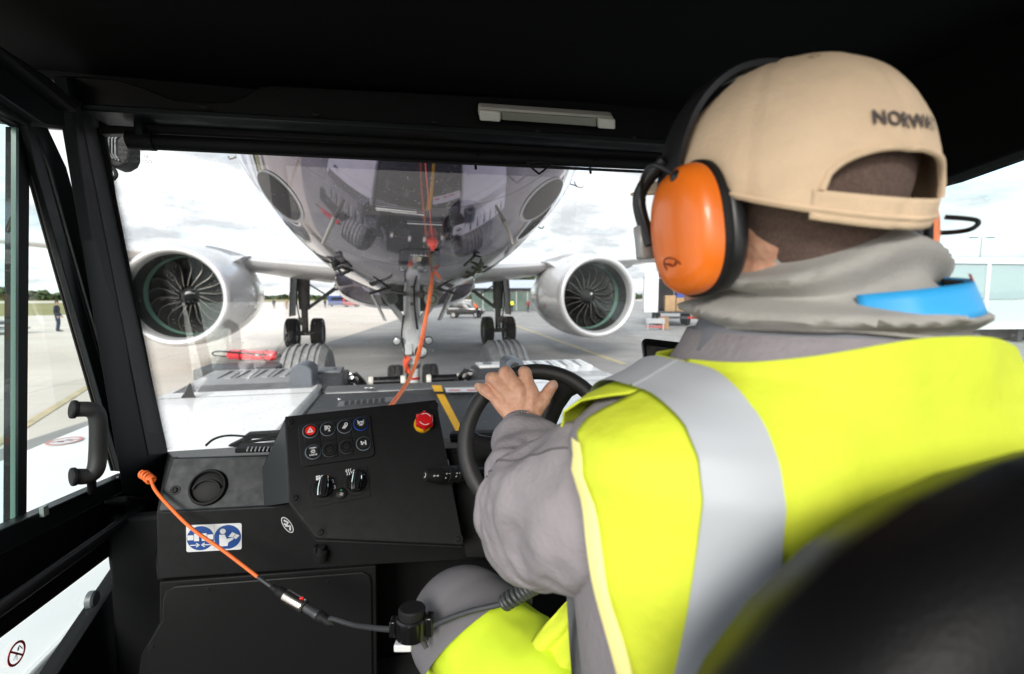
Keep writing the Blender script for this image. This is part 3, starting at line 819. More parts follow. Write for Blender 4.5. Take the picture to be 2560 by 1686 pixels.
# engines
def engine(s):
    o = V((AX + s * 5.75, 13.55, 1.98)); ax = V((-s * 0.015, 1, 0.03)).normalized()
    e = MB().lathe([(1.16, 0.02), (1.22, 0.03), (1.27, 0.10), (1.30, 0.22)], o, ax, 72, caps=False)
    prof = [(1.30, 0.22), (1.335, 0.6), (1.36, 1.1), (1.36, 1.7), (1.31, 2.4), (1.2, 3.2), (1.02, 4.0), (0.98, 4.0), (1.1, 3.2), (1.0, 2.2)]
    nac = MB().lathe(prof, o, ax, 72, caps=False).build('engine', ac_white, plane, smooth=50)
    lip = [(1.30, 0.222), (1.285, 0.12), (1.25, 0.04), (1.20, 0.0), (1.15, 0.01), (1.11, 0.06), (1.085, 0.16), (1.075, 0.3)]
    MB().lathe(lip, o, ax, 72, caps=False).build('inlet_lip', lip_m, nac, smooth=60)
    MB().lathe([(1.075, 0.3), (1.06, 0.6), (1.05, 0.82)], o, ax, 72, caps=False).build('inlet_liner', dark_in, nac)
    MB().lathe([(1.05, 0.82), (1.045, 0.86), (1.035, 0.95), (1.03, 1.02)], o, ax, 72, caps=False).build('fan_case_ring', mat('teal_ring', (0.13, 0.25, 0.20), 0.5), nac)
    MB().lathe([(1.03, 1.02), (1.03, 1.5), (0.02, 1.5)], o, ax, 48, caps=False).build('fan_duct', mat('duct_black', (0.008, 0.008, 0.008), 0.8), nac)
    u, w, _ = basis(ax)
    bl = mat('fan_blade', (0.035, 0.034, 0.031), 0.4, 0.5)
    ed = mat('blade_edge', (0.20, 0.19, 0.17), 0.35, 0.8)
    base = None
    for k in range(18):
        W = Matrix.Translation(o + ax * 1.06) @ Matrix.Rotation(2 * math.pi * k / 18, 4, ax)
        if base is None:
            def bp(i, j, side):
                r = 0.26 + 0.76 * j; sw = 0.22 * math.sin(j * 2.6) * (1 if j < 0.85 else 1); tw = R(25 + 40 * j)
                c = (0.5 - i) * (0.34 + 0.1 * math.sin(j * 3))
                a = s_dir * (sw + c * math.sin(tw) / max(r, 0.3) * 1.0)
                d = u * math.cos(a) + w * math.sin(a)
                return d * r + ax * (-c * math.cos(tw) + side * 0.012 + 0.05 * j)
            s_dir = 1
            mb = MB(); mb.grid(lambda i, j: bp(i, j, 0), 6, 10); n_ = len(mb.f)
            base = mb.build('fan_blade', bl, None, origin=(0, 0, 0), smooth=60)
            place(base, W, nac)
            mb = MB(); mb.tube([bp(0.0, j / 10, 0) + ax * -0.004 for j in range(11)], 0.011, 6)
            edge0 = mb.build('blade_edge', ed, None, origin=(0, 0, 0)); place(edge0, W, nac)
        else:
            dup(base, W, nac); dup(edge0, W, nac)
    MB().lathe([(0.001, -0.42), (0.06, -0.36), (0.14, -0.22), (0.21, -0.08), (0.26, 0.1), (0.26, 0.3)], o + ax * 1.02, ax, 32).build('spinner', mat('spinner', (0.03, 0.03, 0.032), 0.35), nac)
    mb = MB()   # painted comma
    pts = []
    for i in range(14):
        t_ = i / 13; r = 0.05 + 0.11 * t_; a = (0.2 + 1.0 * t_)
        h = -0.38 + 0.2 * t_
        pts.append(o + ax * (1.02 + h - 0.012) + (u * math.cos(a) + w * math.sin(a)) * r)
    mb.tube(pts, [0.012 + 0.03 * math.sin(math.pi * min(1, (i / 13) * 1.1)) for i in range(14)], 8).build('spinner_swirl', M('sticker_white'), nac)
    # strake on the inner side and pylon
    MB().loft([[V((AX + s * 5.75 + t_ * math.sin(a), y0 + c * (0.5 - 0.5 * math.cos(a)), z)) for a in [2 * math.pi * k / 16 for k in range(16)]] for z, y0, c, t_ in ((2.9, 14.9, 4.2, 0.22), (3.5, 15.8, 3.6, 0.16))]).build('pylon', ac_grey, nac)
    MB().prism([o + ax * 1.2 + V((-s * 1.0, 0, 0.92)), o + ax * 2.2 + V((-s * 0.98, 0, 0.92)), o + ax * 2.2 + V((-s * 1.2, 0, 1.15)), o + ax * 1.7 + V((-s * 1.15, 0, 1.1))], V((0.0, 0, 0.02))).build('strake', ac_white, nac)
    fr = (o + ax * 1.15 + V((-s * 1.335, 0, -0.25)) , V((0, 1, 0)), V((0, 0, 1)), V((-s, 0, -0.2)).normalized())
    mb = MB(); mb.stroke(fr, [(0, 0.02), (0.12, 0.1), (0.2, 0.0), (0.1, -0.08), (0, 0.02)], 0.03).stroke(fr, [(0.25, 0.05), (0.4, 0.08)], 0.03).build('warning_decal', mat('decal_red', (0.45, 0.08, 0.06), 0.5), nac)
    return nac
engine(-1); engine(1)

def wheel(o, ax, Ro, w, m, parent, name='wheel', grooves=0, hub=M('mid_steel')):
    hw = w / 2; prof = [(Ro * 0.5, -hw * 0.7), (Ro * 0.72, -hw), (Ro * 0.9, -hw * 0.98), (Ro * 0.97, -hw * 0.8)]
    if grooves:
        for g in range(grooves):
            c = -hw * 0.62 + hw * 1.24 * g / (grooves - 1); q = hw * 0.045
            prof += [(Ro, c - q * 2.2), (Ro * 0.965, c - q), (Ro * 0.965, c + q), (Ro, c + q * 2.2)]
    else: prof += [(Ro, -hw * 0.4), (Ro, hw * 0.4)]
    prof += [(Ro * 0.97, hw * 0.8), (Ro * 0.9, hw * 0.98), (Ro * 0.72, hw), (Ro * 0.5, hw * 0.7)]
    t = MB().lathe(prof, o, ax, 48, caps=False).build(name, m, parent, smooth=30)
    MB().lathe([(0.02, -hw * 0.66), (Ro * 0.3, -hw * 0.7), (Ro * 0.34, -hw * 0.5), (Ro * 0.5, -hw * 0.72), (Ro * 0.53, -hw * 0.7), (Ro * 0.53, hw * 0.7), (Ro * 0.5, hw * 0.72), (Ro * 0.34, hw * 0.5), (0.02, hw * 0.66)], o, ax, 28).build('hub', hub, t)
    return t
# main gear
GY = 19.55
for s in (-1, 1):
    gx = AX + s * 3.80
    top = V((gx, GY, 3.0)); ax_ = V((gx, GY, 0.585))
    g = MB().tube([top, V((gx, GY, 1.5))], [0.25, 0.2], 16).tube([V((gx, GY, 1.55)), ax_], 0.125, 14).tube([ax_ - V((0.5, 0, 0)), ax_ + V((0.5, 0, 0))], 0.09, 12).build('main_landing_gear', gear_grey, plane)
    MB().tube([V((gx, GY, 1.45)), V((gx - s * 1.45, GY + 0.05, 2.55))], [0.06, 0.08], 10).build('side_stay', gear_grey, g)
    MB().tube([V((gx, GY, 2.6)), V((gx - s * 0.8, GY + 0.05, 2.05))], 0.03, 8).build('lock_link', gear_grey, g)
    MB().prism([V((gx + s * 0.3, GY - 0.5, 3.0)), V((gx + s * 0.42, GY - 0.45, 1.25)), V((gx + s * 0.42, GY + 0.5, 1.25)), V((gx + s * 0.3, GY + 0.5, 3.0))], V((s * 0.05, 0, 0))).build('gear_door', gear_grey, g)
    MB().prism([V((gx + s * 0.2, GY - 0.32, 1.2)), V((gx - s * 0.0, GY - 0.30, 0.75)), V((gx - s * 0.1, GY - 0.30, 0.8)), V((gx - s * 0.1, GY - 0.22, 1.2))], V((0, 0.05, 0))).build('torque_link', gear_grey, g)
    MB().tube(spline([V((gx + s * 0.15, GY - 0.2, 2.8)), V((gx + s * 0.22, GY - 0.24, 1.8)), V((gx + s * 0.1, GY - 0.22, 0.9))]), 0.025, 6).build('hydraulic_line', M('rubber'), g)
    MB().box((gx + s * 0.46, GY - 0.02, 1.9), (0.02, 0.5, 0.5)).build('red_marking', mat('decal_red', (0.4, 0.05, 0.05), 0.5), g)
    for q in (-1, 1): wheel(ax_ + V((q * 0.46, 0, 0)), V((1, 0, 0)), 0.585, 0.42, M('tyre'), g, grooves=4)
# nose gear
NY = 7.0; NX = AX - 0.02
g = MB().tube([V((NX, NY + 0.1, 2.6)), V((NX, NY + 0.02, 1.52))], 0.12, 18).tube([V((NX, NY + 0.02, 1.60)), V((NX, NY, 1.18))], 0.14, 18).tube([V((NX, NY, 1.2)), V((NX, NY - 0.02, 0.62))], [0.095, 0.09], 18).tube([V((NX - 0.3, NY, 0.60)), V((NX + 0.3, NY, 0.60))], 0.06, 12).build('nose_landing_gear', gear_white, plane, smooth=40)
MB().tube([V((NX, NY - 0.02, 1.0)), V((NX, NY - 0.02, 0.94))], 0.108, 18).build('gland_ring', M('steel'), g)
MB().tube([V((NX, NY - 0.02, 0.80)), V((NX, NY - 0.02, 0.77))], 0.1, 18).build('red_band', M('red_plastic'), g)
for s in (-1, 1):
    MB().tube([V((NX + s * 0.09, NY - 0.02, 1.58)), V((NX + s * 0.42, NY - 0.1, 2.03))], [0.05, 0.036], 10).build('drag_brace', gear_white, g)
    MB().tube([V((NX + s * 0.42, NY - 0.1, 2.03)), V((NX + s * 0.03, NY - 0.45, 2.3))], 0.028, 10).build('upper_brace', gear_white, g)
    MB().loft([[V((NX + s * 0.045 + dx, NY - 0.13, z)) for dx in (-0.045, 0.045)] + [V((NX + s * 0.045 + dx, NY - 0.05, z)) for dx in (0.05, -0.05)] for z in (1.15, 1.3, 1.5)]).build('fork_plate', gear_white, g, bevel=0.012)
    o = V((NX + s * 0.22, NY - 0.16, 1.34))
    h = MB().lathe([(0.03, 0.12), (0.05, 0.09), (0.062, 0.0), (0.064, -0.015), (0.056, -0.016)], o, V((s * 0.12, -1, 0)) * -1, 24).build('taxi_light', M('dark_steel'), g)
    MB().lathe([(0.002, -0.026), (0.03, -0.024), (0.055, -0.012), (0.055, 0.0)], o, V((s * 0.12, -1, 0)) * -1, 24).build('lens', mat('lens_clear', (0.55, 0.57, 0.58), 0.1, spec=1.0), h)
    MB().tube([o + V((0, 0.06, 0)), V((NX + s * 0.08, NY, 1.36))], 0.02, 8).build('lamp_arm', gear_grey, g)
    # forward doors, hinged down either side of the bay
    hx = NX + s * 0.55
    MB().prism([V((hx, NY - 0.55, 2.08)), V((hx - s * 0.2, NY - 0.5, 1.64)), V((hx - s * 0.2, NY - 0.1, 1.62)), V((hx, NY - 0.05, 2.07))], V((s * 0.035, 0, 0.01))).build('nose_gear_door', ac_grey, g, bevel=0.006)
    MB().tube([V((hx - s * 0.02, NY - 1.0, 2.0)), V((hx - s * 0.42, NY - 0.9, 2.12))], 0.018, 8).build('door_link', M('dark_steel'), g)
    wheel(V((NX + s * 0.25, NY, 0.60)), V((1, 0, 0)), 0.38, 0.22, M('tyre'), g, grooves=3)
MB().ell(V((NX + 0.115, NY - 0.15, 1.18)), 0.085, 0.085, 0.085).build('steering_actuator', gear_white, g)
MB().ring(V((NX + 0.115, NY - 0.19, 1.18)), V((0.3, -1, 0)), 0.083, 0.014, 24, 8).build('actuator_band', M('rubber'), g)
MB().box((NX - 0.06, NY - 0.13, 1.22), (0.1, 0.1, 0.16)).build('valve_block', gear_white, g, bevel=0.01)
MB().tube(spline([V((NX - 0.12, NY - 0.08, 1.7)), V((NX - 0.15, NY - 0.13, 1.4)), V((NX - 0.1, NY - 0.14, 1.1)), V((NX - 0.08, NY - 0.1, 0.75))]), 0.012, 6).build('hydraulic_hose', M('rubber'), g)
MB().tube(spline([V((NX + 0.05, NY - 0.1, 2.3)), V((NX + 0.03, NY - 0.14, 1.9)), V((NX + 0.07, NY - 0.14, 1.5))]), 0.014, 6).build('hydraulic_hose', M('rubber'), g)
# wheel bay: dark recess with two round fittings and a dark placard panel ahead of it
def patch(name, cpx, cpy, a, b, rot, m, parent=plane, off=0.006, n=40, power=2.0, rings=6):
    """a patch that follows the fuselage skin: an oval or rounded rectangle seen at these pixels"""
    c, s = math.cos(rot), math.sin(rot); vs = []; fs = []
    for j in range(rings + 1):
        q = j / rings
        for k in range(n):
            t = 2 * math.pi * k / n; e = 2.0 / power
            x = a * q * math.copysign(abs(math.cos(t)) ** e, math.cos(t)); y = b * q * math.copysign(abs(math.sin(t)) ** e, math.sin(t))
            h = fus_hit(cpx + x * c - y * s, cpy + x * s + y * c, off)
            if h is None: return None
            vs.append(h[0])
    for j in range(rings):
        for k in range(n):
            fs.append((j * n + k, j * n + (k + 1) % n, (j + 1) * n + (k + 1) % n, (j + 1) * n + k))
    return MB().add(vs, fs).build(name, m, parent, smooth=60)
navy_panel = mat('navy_panel', (0.008, 0.012, 0.035), 0.12, coat=0.5)
oval_m = mat('oval_dark', (0.004, 0.004, 0.010), 0.5, spec=0.2); rim_m = mat('oval_rim', (0.36, 0.36, 0.38), 0.3)  # dark ovals and pale rims: reflections put onto the skin as colour
patch('oval_reflection_rim', 702, 491, 83, 31, R(50), rim_m, off=0.004); patch('oval_reflection', 699, 488, 76, 25, R(50), oval_m, off=0.012)
patch('oval_reflection_rim', 1353, 499, 72, 28, R(-46), rim_m, off=0.004); patch('oval_reflection', 1356, 497, 66, 23, R(-46), oval_m, off=0.012)
pn = patch('placard_panel', 1049, 648, 52, 25, 0, navy_panel, power=6.0, off=0.01)
MB().prism([V((NX + x, NY + 0.42, z)) for x, z in ((-0.5, 2.12), (-0.42, 1.86), (-0.2, 1.74), (0.2, 1.74), (0.42, 1.86), (0.5, 2.12))], V((0, 0.03, 0))).build('bay_bulkhead', mat('bay_dark', (0.05, 0.055, 0.05), 0.7, var=0.4, vscale=9), g)
for x, z, r in ((-0.1, 2.0, 0.03), (0.12, 1.98, 0.035), (-0.3, 2.05, 0.02), (0.33, 2.06, 0.02), (0.0, 1.86, 0.025)):
    MB().tube([V((NX + x, NY - 0.15, z)), V((NX + x, NY + 0.42, z + 0.04))], r, 10).build('bay_pipe', gear_grey, g)
MB().tube([V((NX - 0.42, NY - 0.1, 2.03)), V((NX + 0.42, NY - 0.1, 2.03))], 0.026, 10).build('cross_tube', gear_white, g)
for (x0, y0, x1, y1) in ((940, 518, 1042, 528), (942, 522, 1040, 532), (1018, 556, 1105, 560), (980, 527, 1060, 535)):
    mb = MB(); pts = [fus_hit(lerp(x0, x1, i / 10), lerp(y0, y1, i / 10), 0.008) for i in range(11)]
    if all(pts): mb.tube([p[0] for p in pts], 0.0035, 4).build('stencil_line', M('print_white'), plane)
o_, n_ = fus_hit(1049, 633, 0.014); u_ = V((1, 0, 0)); v_ = n_.cross(u_); v_ = v_ if v_.z > 0 else -v_
text_mb('IBAL', 0.075, on_frame((o_, u_, v_, n_), 0, 0, 0.006), bold=0.002).build('lettering', M('print_white'), pn, smooth=0)
mb = MB(); mb.fbox((o_, u_, v_, n_), -0.018, 0.018, -0.20, -0.08, 0.0, 0.008); mb.build('plug', mat('plug_cream', (0.7, 0.66, 0.45), 0.5), pn)
o_ = V((NX - 0.27, NY - 0.22, 1.94))
c = MB().lathe([(0.002, 0), (0.075, 0), (0.08, 0.02), (0.08, 0.06)], o_, V((0, 1, 0)), 28).build('honeycomb_grille', mat('grille', (0.25, 0.27, 0.24), 0.6), g)
for i in range(-2, 3):
    for j in range(-2, 3):
        x, z = (i + 0.5 * (j % 2)) * 0.028, j * 0.025
        if x * x + z * z < 0.0045: MB().lathe([(0.001, -0.004), (0.009, -0.004), (0.009, 0.002)], o_ + V((x, 0, z)), V((0, 1, 0)), 6).build('grille_cell', M('rubber'), c)
o_ = V((NX + 0.27, NY - 0.22, 1.93))
c = MB().lathe([(0.002, -0.03), (0.05, -0.02), (0.1, 0.0), (0.108, 0.02), (0.108, 0.06)], o_, V((0, 1, 0)), 32).build('bay_lamp', mat('bay_lamp', (0.55, 0.58, 0.45), 0.25), g)
MB().ring(o_ + V((0, -0.02, 0)), V((0, 1, 0)), 0.06, 0.008, 28, 8).build('lamp_ring', M('mid_steel'), c)
# probes and vanes on the nose
def probe(px0, py0, px1, py1, r, lift, name='probe', back=False):
    h = fus_hit(px0, py0, 0.0)
    if h is None: return
    p, n = h; d = (p - CAM).dot(FWD)
    tip = P(px1, py1, d - 0.02) + n * lift
    MB().tube([p - n * 0.02, p.lerp(tip, 0.25) + n * lift, tip], [r * 1.5, r * 1.1, r], 8).build(name, mat('probe_metal', (0.2, 0.18, 0.16), 0.35, 0.8), plane)
probe(836, 546, 814, 596, 0.013, 0.05, 'angle_vane'); probe(1262, 556, 1276, 598, 0.013, 0.05, 'angle_vane')
def pitot(px, py, mir):
    d = 5.6; b = P(px, py, d); u = RGT * mir
    MB().tube([b + u * 0.05 + UPV * 0.02, b - u * 0.03, b - u * 0.05 - FWD * 0.0], 0.009, 8).tube([b - u * 0.02 + UPV * 0.05, b - u * 0.035 - UPV * 0.01, b - u * 0.11 - UPV * 0.03, b - u * 0.125 + UPV * 0.0], 0.009, 8).build('pitot_probe', mat('probe_metal', (0.2, 0.18, 0.16), 0.35, 0.8), plane)
pitot(597, 392, 1); pitot(1432, 464, -1); pitot(1333, 566, -1)
for (a_, b_, c_, d_) in ((832, 650, 862, 660), (848, 665, 876, 672), (838, 640, 852, 652)):
    h0, h1 = fus_hit(a_, b_, 0.03), fus_hit(c_, d_, 0.03)
    if h0 and h1: MB().tube([h0[0], h0[0].lerp(h1[0], 0.5) + h0[1] * 0.05, h1[0]], [0.01, 0.022, 0.014], 8).build('blade_antenna', M('rubber'), plane)
    h0, h1 = fus_hit(2038 - a_, b_, 0.03), fus_hit(2038 - c_, d_, 0.03)
    if h0 and h1: MB().tube([h0[0], h0[0].lerp(h1[0], 0.5) + h0[1] * 0.05, h1[0]], [0.01, 0.022, 0.014], 8).build('blade_antenna', M('rubber'), plane)
# skin joints
mb = MB()
for y in (3.1, 4.3, 5.6, 8.0):
    mb = MB(); mb.tube([fus_pt(y, R(a), 0.0) for a in range(-110, 111, 4)], 0.0016, 4).build('skin_joint', mat('joint_dark', (0.1, 0.1, 0.11), 0.6), plane)
# red pin flag hanging on the nose gear
t = thing('warning_streamer', (NX - 0.16, NY - 0.1, 0.9), 'orange-red warning streamer hanging on the nose gear leg', 'streamer')
mb = MB(); mb.grid(lambda u, v: V((NX - 0.10 - 0.05 * v - 0.025 * math.sin(v * 5) + u * 0.075, NY - 0.16 + 0.02 * math.sin(u * 4 + v * 6), 1.13 - 0.24 * v - 0.03 * u)), 6, 12)
o = mb.build('ribbon', mat('streamer_red', (0.85, 0.10, 0.03), 0.7), t); o.modifiers.new('s', 'SOLIDIFY').thickness = 0.003
MB().tube([V((NX - 0.06, NY - 0.14, 1.15)), V((NX - 0.09, NY - 0.16, 1.13))], 0.008, 6).build('pin', M('steel'), t)
# ================================================================ TUG, outside
TX = 0.10
tug = thing('aircraft_tug', (TX, 2.5, 0), 'white towbarless aircraft tug with black cab interior around the driver', 'tug')
DZ, HZ = 1.15, 1.10
xl = PZ(772, 1025, HZ).x; yh = PZ(1020, 965, HZ).y; ys_ = PZ(395, 974, DZ).y
XO = -1.96; XR = 2 * TX - XO; xr_ = 2 * TX - xl
def BX(name, x0, x1, y0, y1, z0, z1, m, par=None, bev=0.01):
    return MB().box(((x0 + x1) / 2, (y0 + y1) / 2, (z0 + z1) / 2), (abs(x1 - x0), abs(y1 - y0), abs(z1 - z0))).build(name, M(m) if isinstance(m, str) else m, par or tug, bevel=bev)
for s in (-1, 1):
    a, b = (XO, xl - 0.03) if s < 0 else (xr_ + 0.03, XR)
    BX('side_deck', a, b, -1.2, ys_ - 0.012, 0.42, DZ, 'white_paint', bev=0.03)
    BX('deck_seam', a + 0.02, b - 0.02, ys_ - 0.46, ys_ - 0.456, DZ - 0.01, DZ + 0.002, 'rubber', bev=0)
    BX('side_beam', a, b, ys_, 5.42, 0.42, DZ - 0.05, 'white_paint', bev=0.02)
    m = 'grey_cover' if s < 0 else 'white_paint'
    z0, z1 = DZ + 0.012, DZ + 0.05
    zc = lambda y: lerp(z0, z1, (y - ys_) / (5.38 - ys_))
    cov = MB().loft([[V((a + 0.0, y, DZ - 0.04)), V((a + 0.0, y, zc(y) - 0.06)), V((a + 0.07, y, zc(y))), V((b - 0.06, y, zc(y))), V((b, y, zc(y) - 0.04)), V((b, y, DZ - 0.04))] for y in (ys_ + 0.0, ys_ + 0.04, 4.4, 5.0, 5.36, 5.4)]).build('engine_cover', M(m), tug, bevel=0.012)
    for k in range(6):
        x = a + 0.26 + k * (b - a - 0.42) / 5
        y0, y1 = ys_ + 0.28, 5.34
        MB().add([V((x - 0.028, y0, zc(y0) + 0.003)), V((x + 0.004, y0 + 0.1, zc(y0) + 0.003)), V((x + 0.018, y1, zc(y1) + 0.003)), V((x - 0.02, y1, zc(y1) + 0.003))], [(0, 1, 2, 3)]).build('cooling_slot', M('rubber' if s < 0 else 'mid_steel'), cov, smooth=0)
        MB().loft([[V((x + 0.03, y, zc(y) - 0.005)), V((x + 0.05, y, zc(y) + 0.012)), V((x + 0.09, y, zc(y) + 0.012)), V((x + 0.11, y, zc(y) - 0.005))] for y in (y0, y1)]).build('cover_rib', M(m), cov)
    for k in range(4):
        x = a + 0.15 + k * (b - a - 0.3) / 3
        MB().lathe([(0.014, 0), (0.012, 0.008), (0.004, 0.01)], V((x, ys_ - 0.04, DZ)), V((0, 0, 1)), 12).build('bolt', M('mid_steel'), tug)
    # big rear tyre beside the cradle
    w = wheel(V((TX + s * 1.22, 6.15, 0.695)), V((1, 0, 0)), 0.695, 0.50, M('tyre_dusty'), tug, 'rear_wheel', 5)
    wheel(V((TX + s * 1.4, 0.6, 0.5)), V((1, 0, 0)), 0.5, 0.4, M('tyre'), tug, 'front_wheel', 4)
    # cradle arm: plated wedge carrying the gate
    xi = TX + s * 0.66
    pr = [(4.55, 0.5), (4.55, 1.10), (4.9, 1.20), (5.3, 1.18), (5.75, 0.95), (6.3, 0.7), (6.3, 0.35), (5.0, 0.35)]
    MB().prism([V((xi, y, z)) for y, z in pr], V((s * 0.30, 0, 0))).build('cradle_arm', M('dark_steel'), tug, bevel=0.015)
    BX('arm_plate', xi + s * 0.04, xi + s * 0.27, 4.94, 5.24, 1.195, 1.225, 'white_paint' if s > 0 else 'mid_steel')
    MB().lathe([(0.05, 0), (0.05, 0.012), (0.03, 0.014)], V((xi + s * 0.15, 5.08, 1.226)), V((0, 0, 1)), 20).build('plate_cap', M('mid_steel'), tug)
    MB().tube([V((xi - s * 0.02, 5.2, 1.12)), V((xi - s * 0.06, 5.7, 0.96)), V((xi - s * 0.02, 6.2, 0.78))], 0.035, 10).build('cradle_ram', M('steel'), tug)
    for q in range(5):
        MB().tube(spline([V((xi - s * (0.03 + 0.012 * q), 5.0 + 0.05 * q, 1.16)), V((xi - s * (0.1 + 0.02 * q), 5.25, 1.12 - 0.03 * q)), V((xi - s * 0.08, 5.6, 0.85 - 0.03 * q))]), 0.012, 6).build('hydraulic_hose', M('rubber'), tug)
    # roller in front of the nose wheel
    rx = NX + s * 0.325
    BX('roller_block', rx - 0.16, rx + 0.16, 5.60, 5.9, 0.62, 0.955, 'dark_steel', bev=0.02)
    MB().tube([V((rx - 0.15, 5.56, 0.985)), V((rx + 0.15, 5.56, 0.985))], 0.062, 18).build('roller', M('gloss_black'), tug)
    for q in (-1, 1):
        MB().lathe([(0.02, -0.026), (0.062, -0.026), (0.068, -0.015), (0.068, 0.015), (0.062, 0.026), (0.02, 0.026)], V((rx + q * 0.178, 5.56, 0.985)), V((1, 0, 0)), 20).build('roller_cap', M('cream_plastic'), tug)
    # rounded hoop guard at the inner end of the cover
    hx = (xl - 0.19) if s < 0 else (xr_ + 0.19)
    hoop = []
    for k in range(13):
        t_ = math.pi * k / 12; hoop.append((-math.cos(t_) * 0.095, DZ + 0.13 + math.sin(t_) * 0.07))
    out = [(-0.095, DZ - 0.02)] + hoop + [(0.095, DZ - 0.02)]
    MB().prism([V((hx + x, ys_ - 0.16, z)) for x, z in out], V((0, 0.32, 0))).build('hoop_guard', mat('guard_grey', (0.10, 0.115, 0.135), 0.45, var=0.1), tug, bevel=0.012)
    if s > 0: MB().lathe([(0.045, 0), (0.05, 0.004), (0.03, 0.006), (0.02, -0.01)], V((hx, ys_ - 0.162, DZ + 0.11)), V((0, -1, 0)), 24).build('guard_eye', M('rubber'), tug)
# centre deck hatch
hatch = BX('deck_hatch', xl, xr_, 1.5, yh - 0.22, 0.6, HZ, 'dark_deck', bev=0.008)
mb = MB(); mb.loft([[V((x, yh - 0.215, HZ - 0.3)), V((x, yh - 0.215, HZ + 0.004)), V((x, yh - 0.17, HZ + 0.03)), V((x, yh - 0.03, HZ + 0.035)), V((x, yh, HZ)), V((x, yh, HZ - 0.3))] for x in (xl + 0.02, xr_ - 0.02)]).build('hatch_ridge', mat('ridge_grey', (0.13, 0.135, 0.14), 0.35, 0.3), tug, bevel=0.01)
BX('cradle_floor', xl + 0.05, xr_ - 0.05, yh, 7.6, 0.2, 0.3, 'dark_steel')
BX('chassis', XO + 0.2, XR - 0.2, -1.1, 5.2, 0.25, 0.58, 'dark_steel')
# yellow walkway stripe and warning label
def on_deck(pts, z, name, m):
    MB().add([PZ(x, y, z) for x, y in pts], [tuple(range(len(pts)))]).build(name, M(m), hatch, smooth=0)
on_deck([(1091, 986), (1110, 985), (1166, 1092), (1147, 1092)], HZ + 0.003, 'yellow_stripe', 'line_yellow')
on_deck([(1079, 963.5), (1103, 963.5), (1108, 979), (1086, 979)], HZ + 0.0385, 'yellow_stripe', 'line_yellow')
on_deck([(1112, 970), (1262, 968), (1264, 979), (1115, 981)], HZ + 0.0395, 'warning_label', 'sticker_white')
for x0, x1 in ((1122, 1150), (1168, 1192), (1200, 1230)): on_deck([(x0, 975), (x1, 974.6), (x1, 976.5), (x0, 977)], HZ + 0.042, 'label_bar', 'print_red')
for k, px in enumerate((918, 930)): MB().box(PZ(px, 970, HZ + 0.045), (0.045, 0.02, 0.012)).build('latch', M('steel'), hatch, bevel=0.003)
# grab recess on the hatch
gq = [PZ(848, 1004, HZ + 0.003), PZ(985, 992, HZ + 0.003), PZ(985, 1004, HZ + 0.003), PZ(842, 1018, HZ + 0.003)]
MB().add(gq, [(0, 1, 2, 3)]).build('vent_plate', M('mid_steel'), hatch, smooth=0)
for k in range(7):
    x = 862 + k * 15
    MB().add([PZ(x, 1003 - k * 1.2, HZ + 0.006), PZ(x + 10, 1002 - k * 1.2, HZ + 0.006), PZ(x + 9, 1013 - k * 1.3, HZ + 0.006), PZ(x - 2, 1014 - k * 1.3, HZ + 0.006)], [(0, 1, 2, 3)]).build('vent_slot', M('rubber'), hatch, smooth=0)
MB().lathe([(0.016, 0), (0.014, 0.01), (0.004, 0.012)], PZ(848, 999, HZ), V((0, 0, 1)), 14).build('bolt', M('steel'), hatch)
# shark fin antenna
b = PZ(471, 995, DZ)
MB().loft([[b + V((0.03 * w_ * math.sin(a), 0.0, 0)) + RGT * (0.052 * w_ * math.cos(a) + sh) + V((0, 0, z)) for a in [2 * math.pi * k / 16 for k in range(16)]] for z, w_, sh in ((0, 1.0, 0), (0.02, 0.8, 0.002), (0.06, 0.42, 0.012), (0.10, 0.24, 0.018), (0.118, 0.1, 0.02))]).build('antenna', M('rubber'), tug)
# prohibition sign painted on the left deck
c = PZ(162, 1103, DZ + 0.004); a_ = PZ(120, 1113, DZ + 0.004); b_ = PZ(203, 1092, DZ + 0.004)
u = (b_ - a_).normalized(); rr = (b_ - a_).length / 2; fr = (c, u, V((-u.y, u.x, 0)), V((0, 0, 1)))
sg = MB().disc(fr, 0, 0, rr, 0, 0.001, 40).build('no_step_sign', M('sticker_white'), tug, smooth=0)
MB().annulus(fr, 0, 0, rr * 0.8, rr, 0.0012, 0.002).stroke(fr, [(-rr * 0.6, rr * 0.6), (rr * 0.6, -rr * 0.6)], rr * 0.16, off=0.0022).build('red_ring', mat('faded_red', (0.55, 0.22, 0.2), 0.5), sg, smooth=0)
mb = MB(); mb.disc(fr, -rr * 0.2, rr * 0.1, rr * 0.28, 0.0012, 0.0018, sx=0.5).disc(fr, rr * 0.22, -rr * 0.15, rr * 0.28, 0.0012, 0.0018, sx=0.5).build('footprints', M('print_black'), sg, smooth=0)
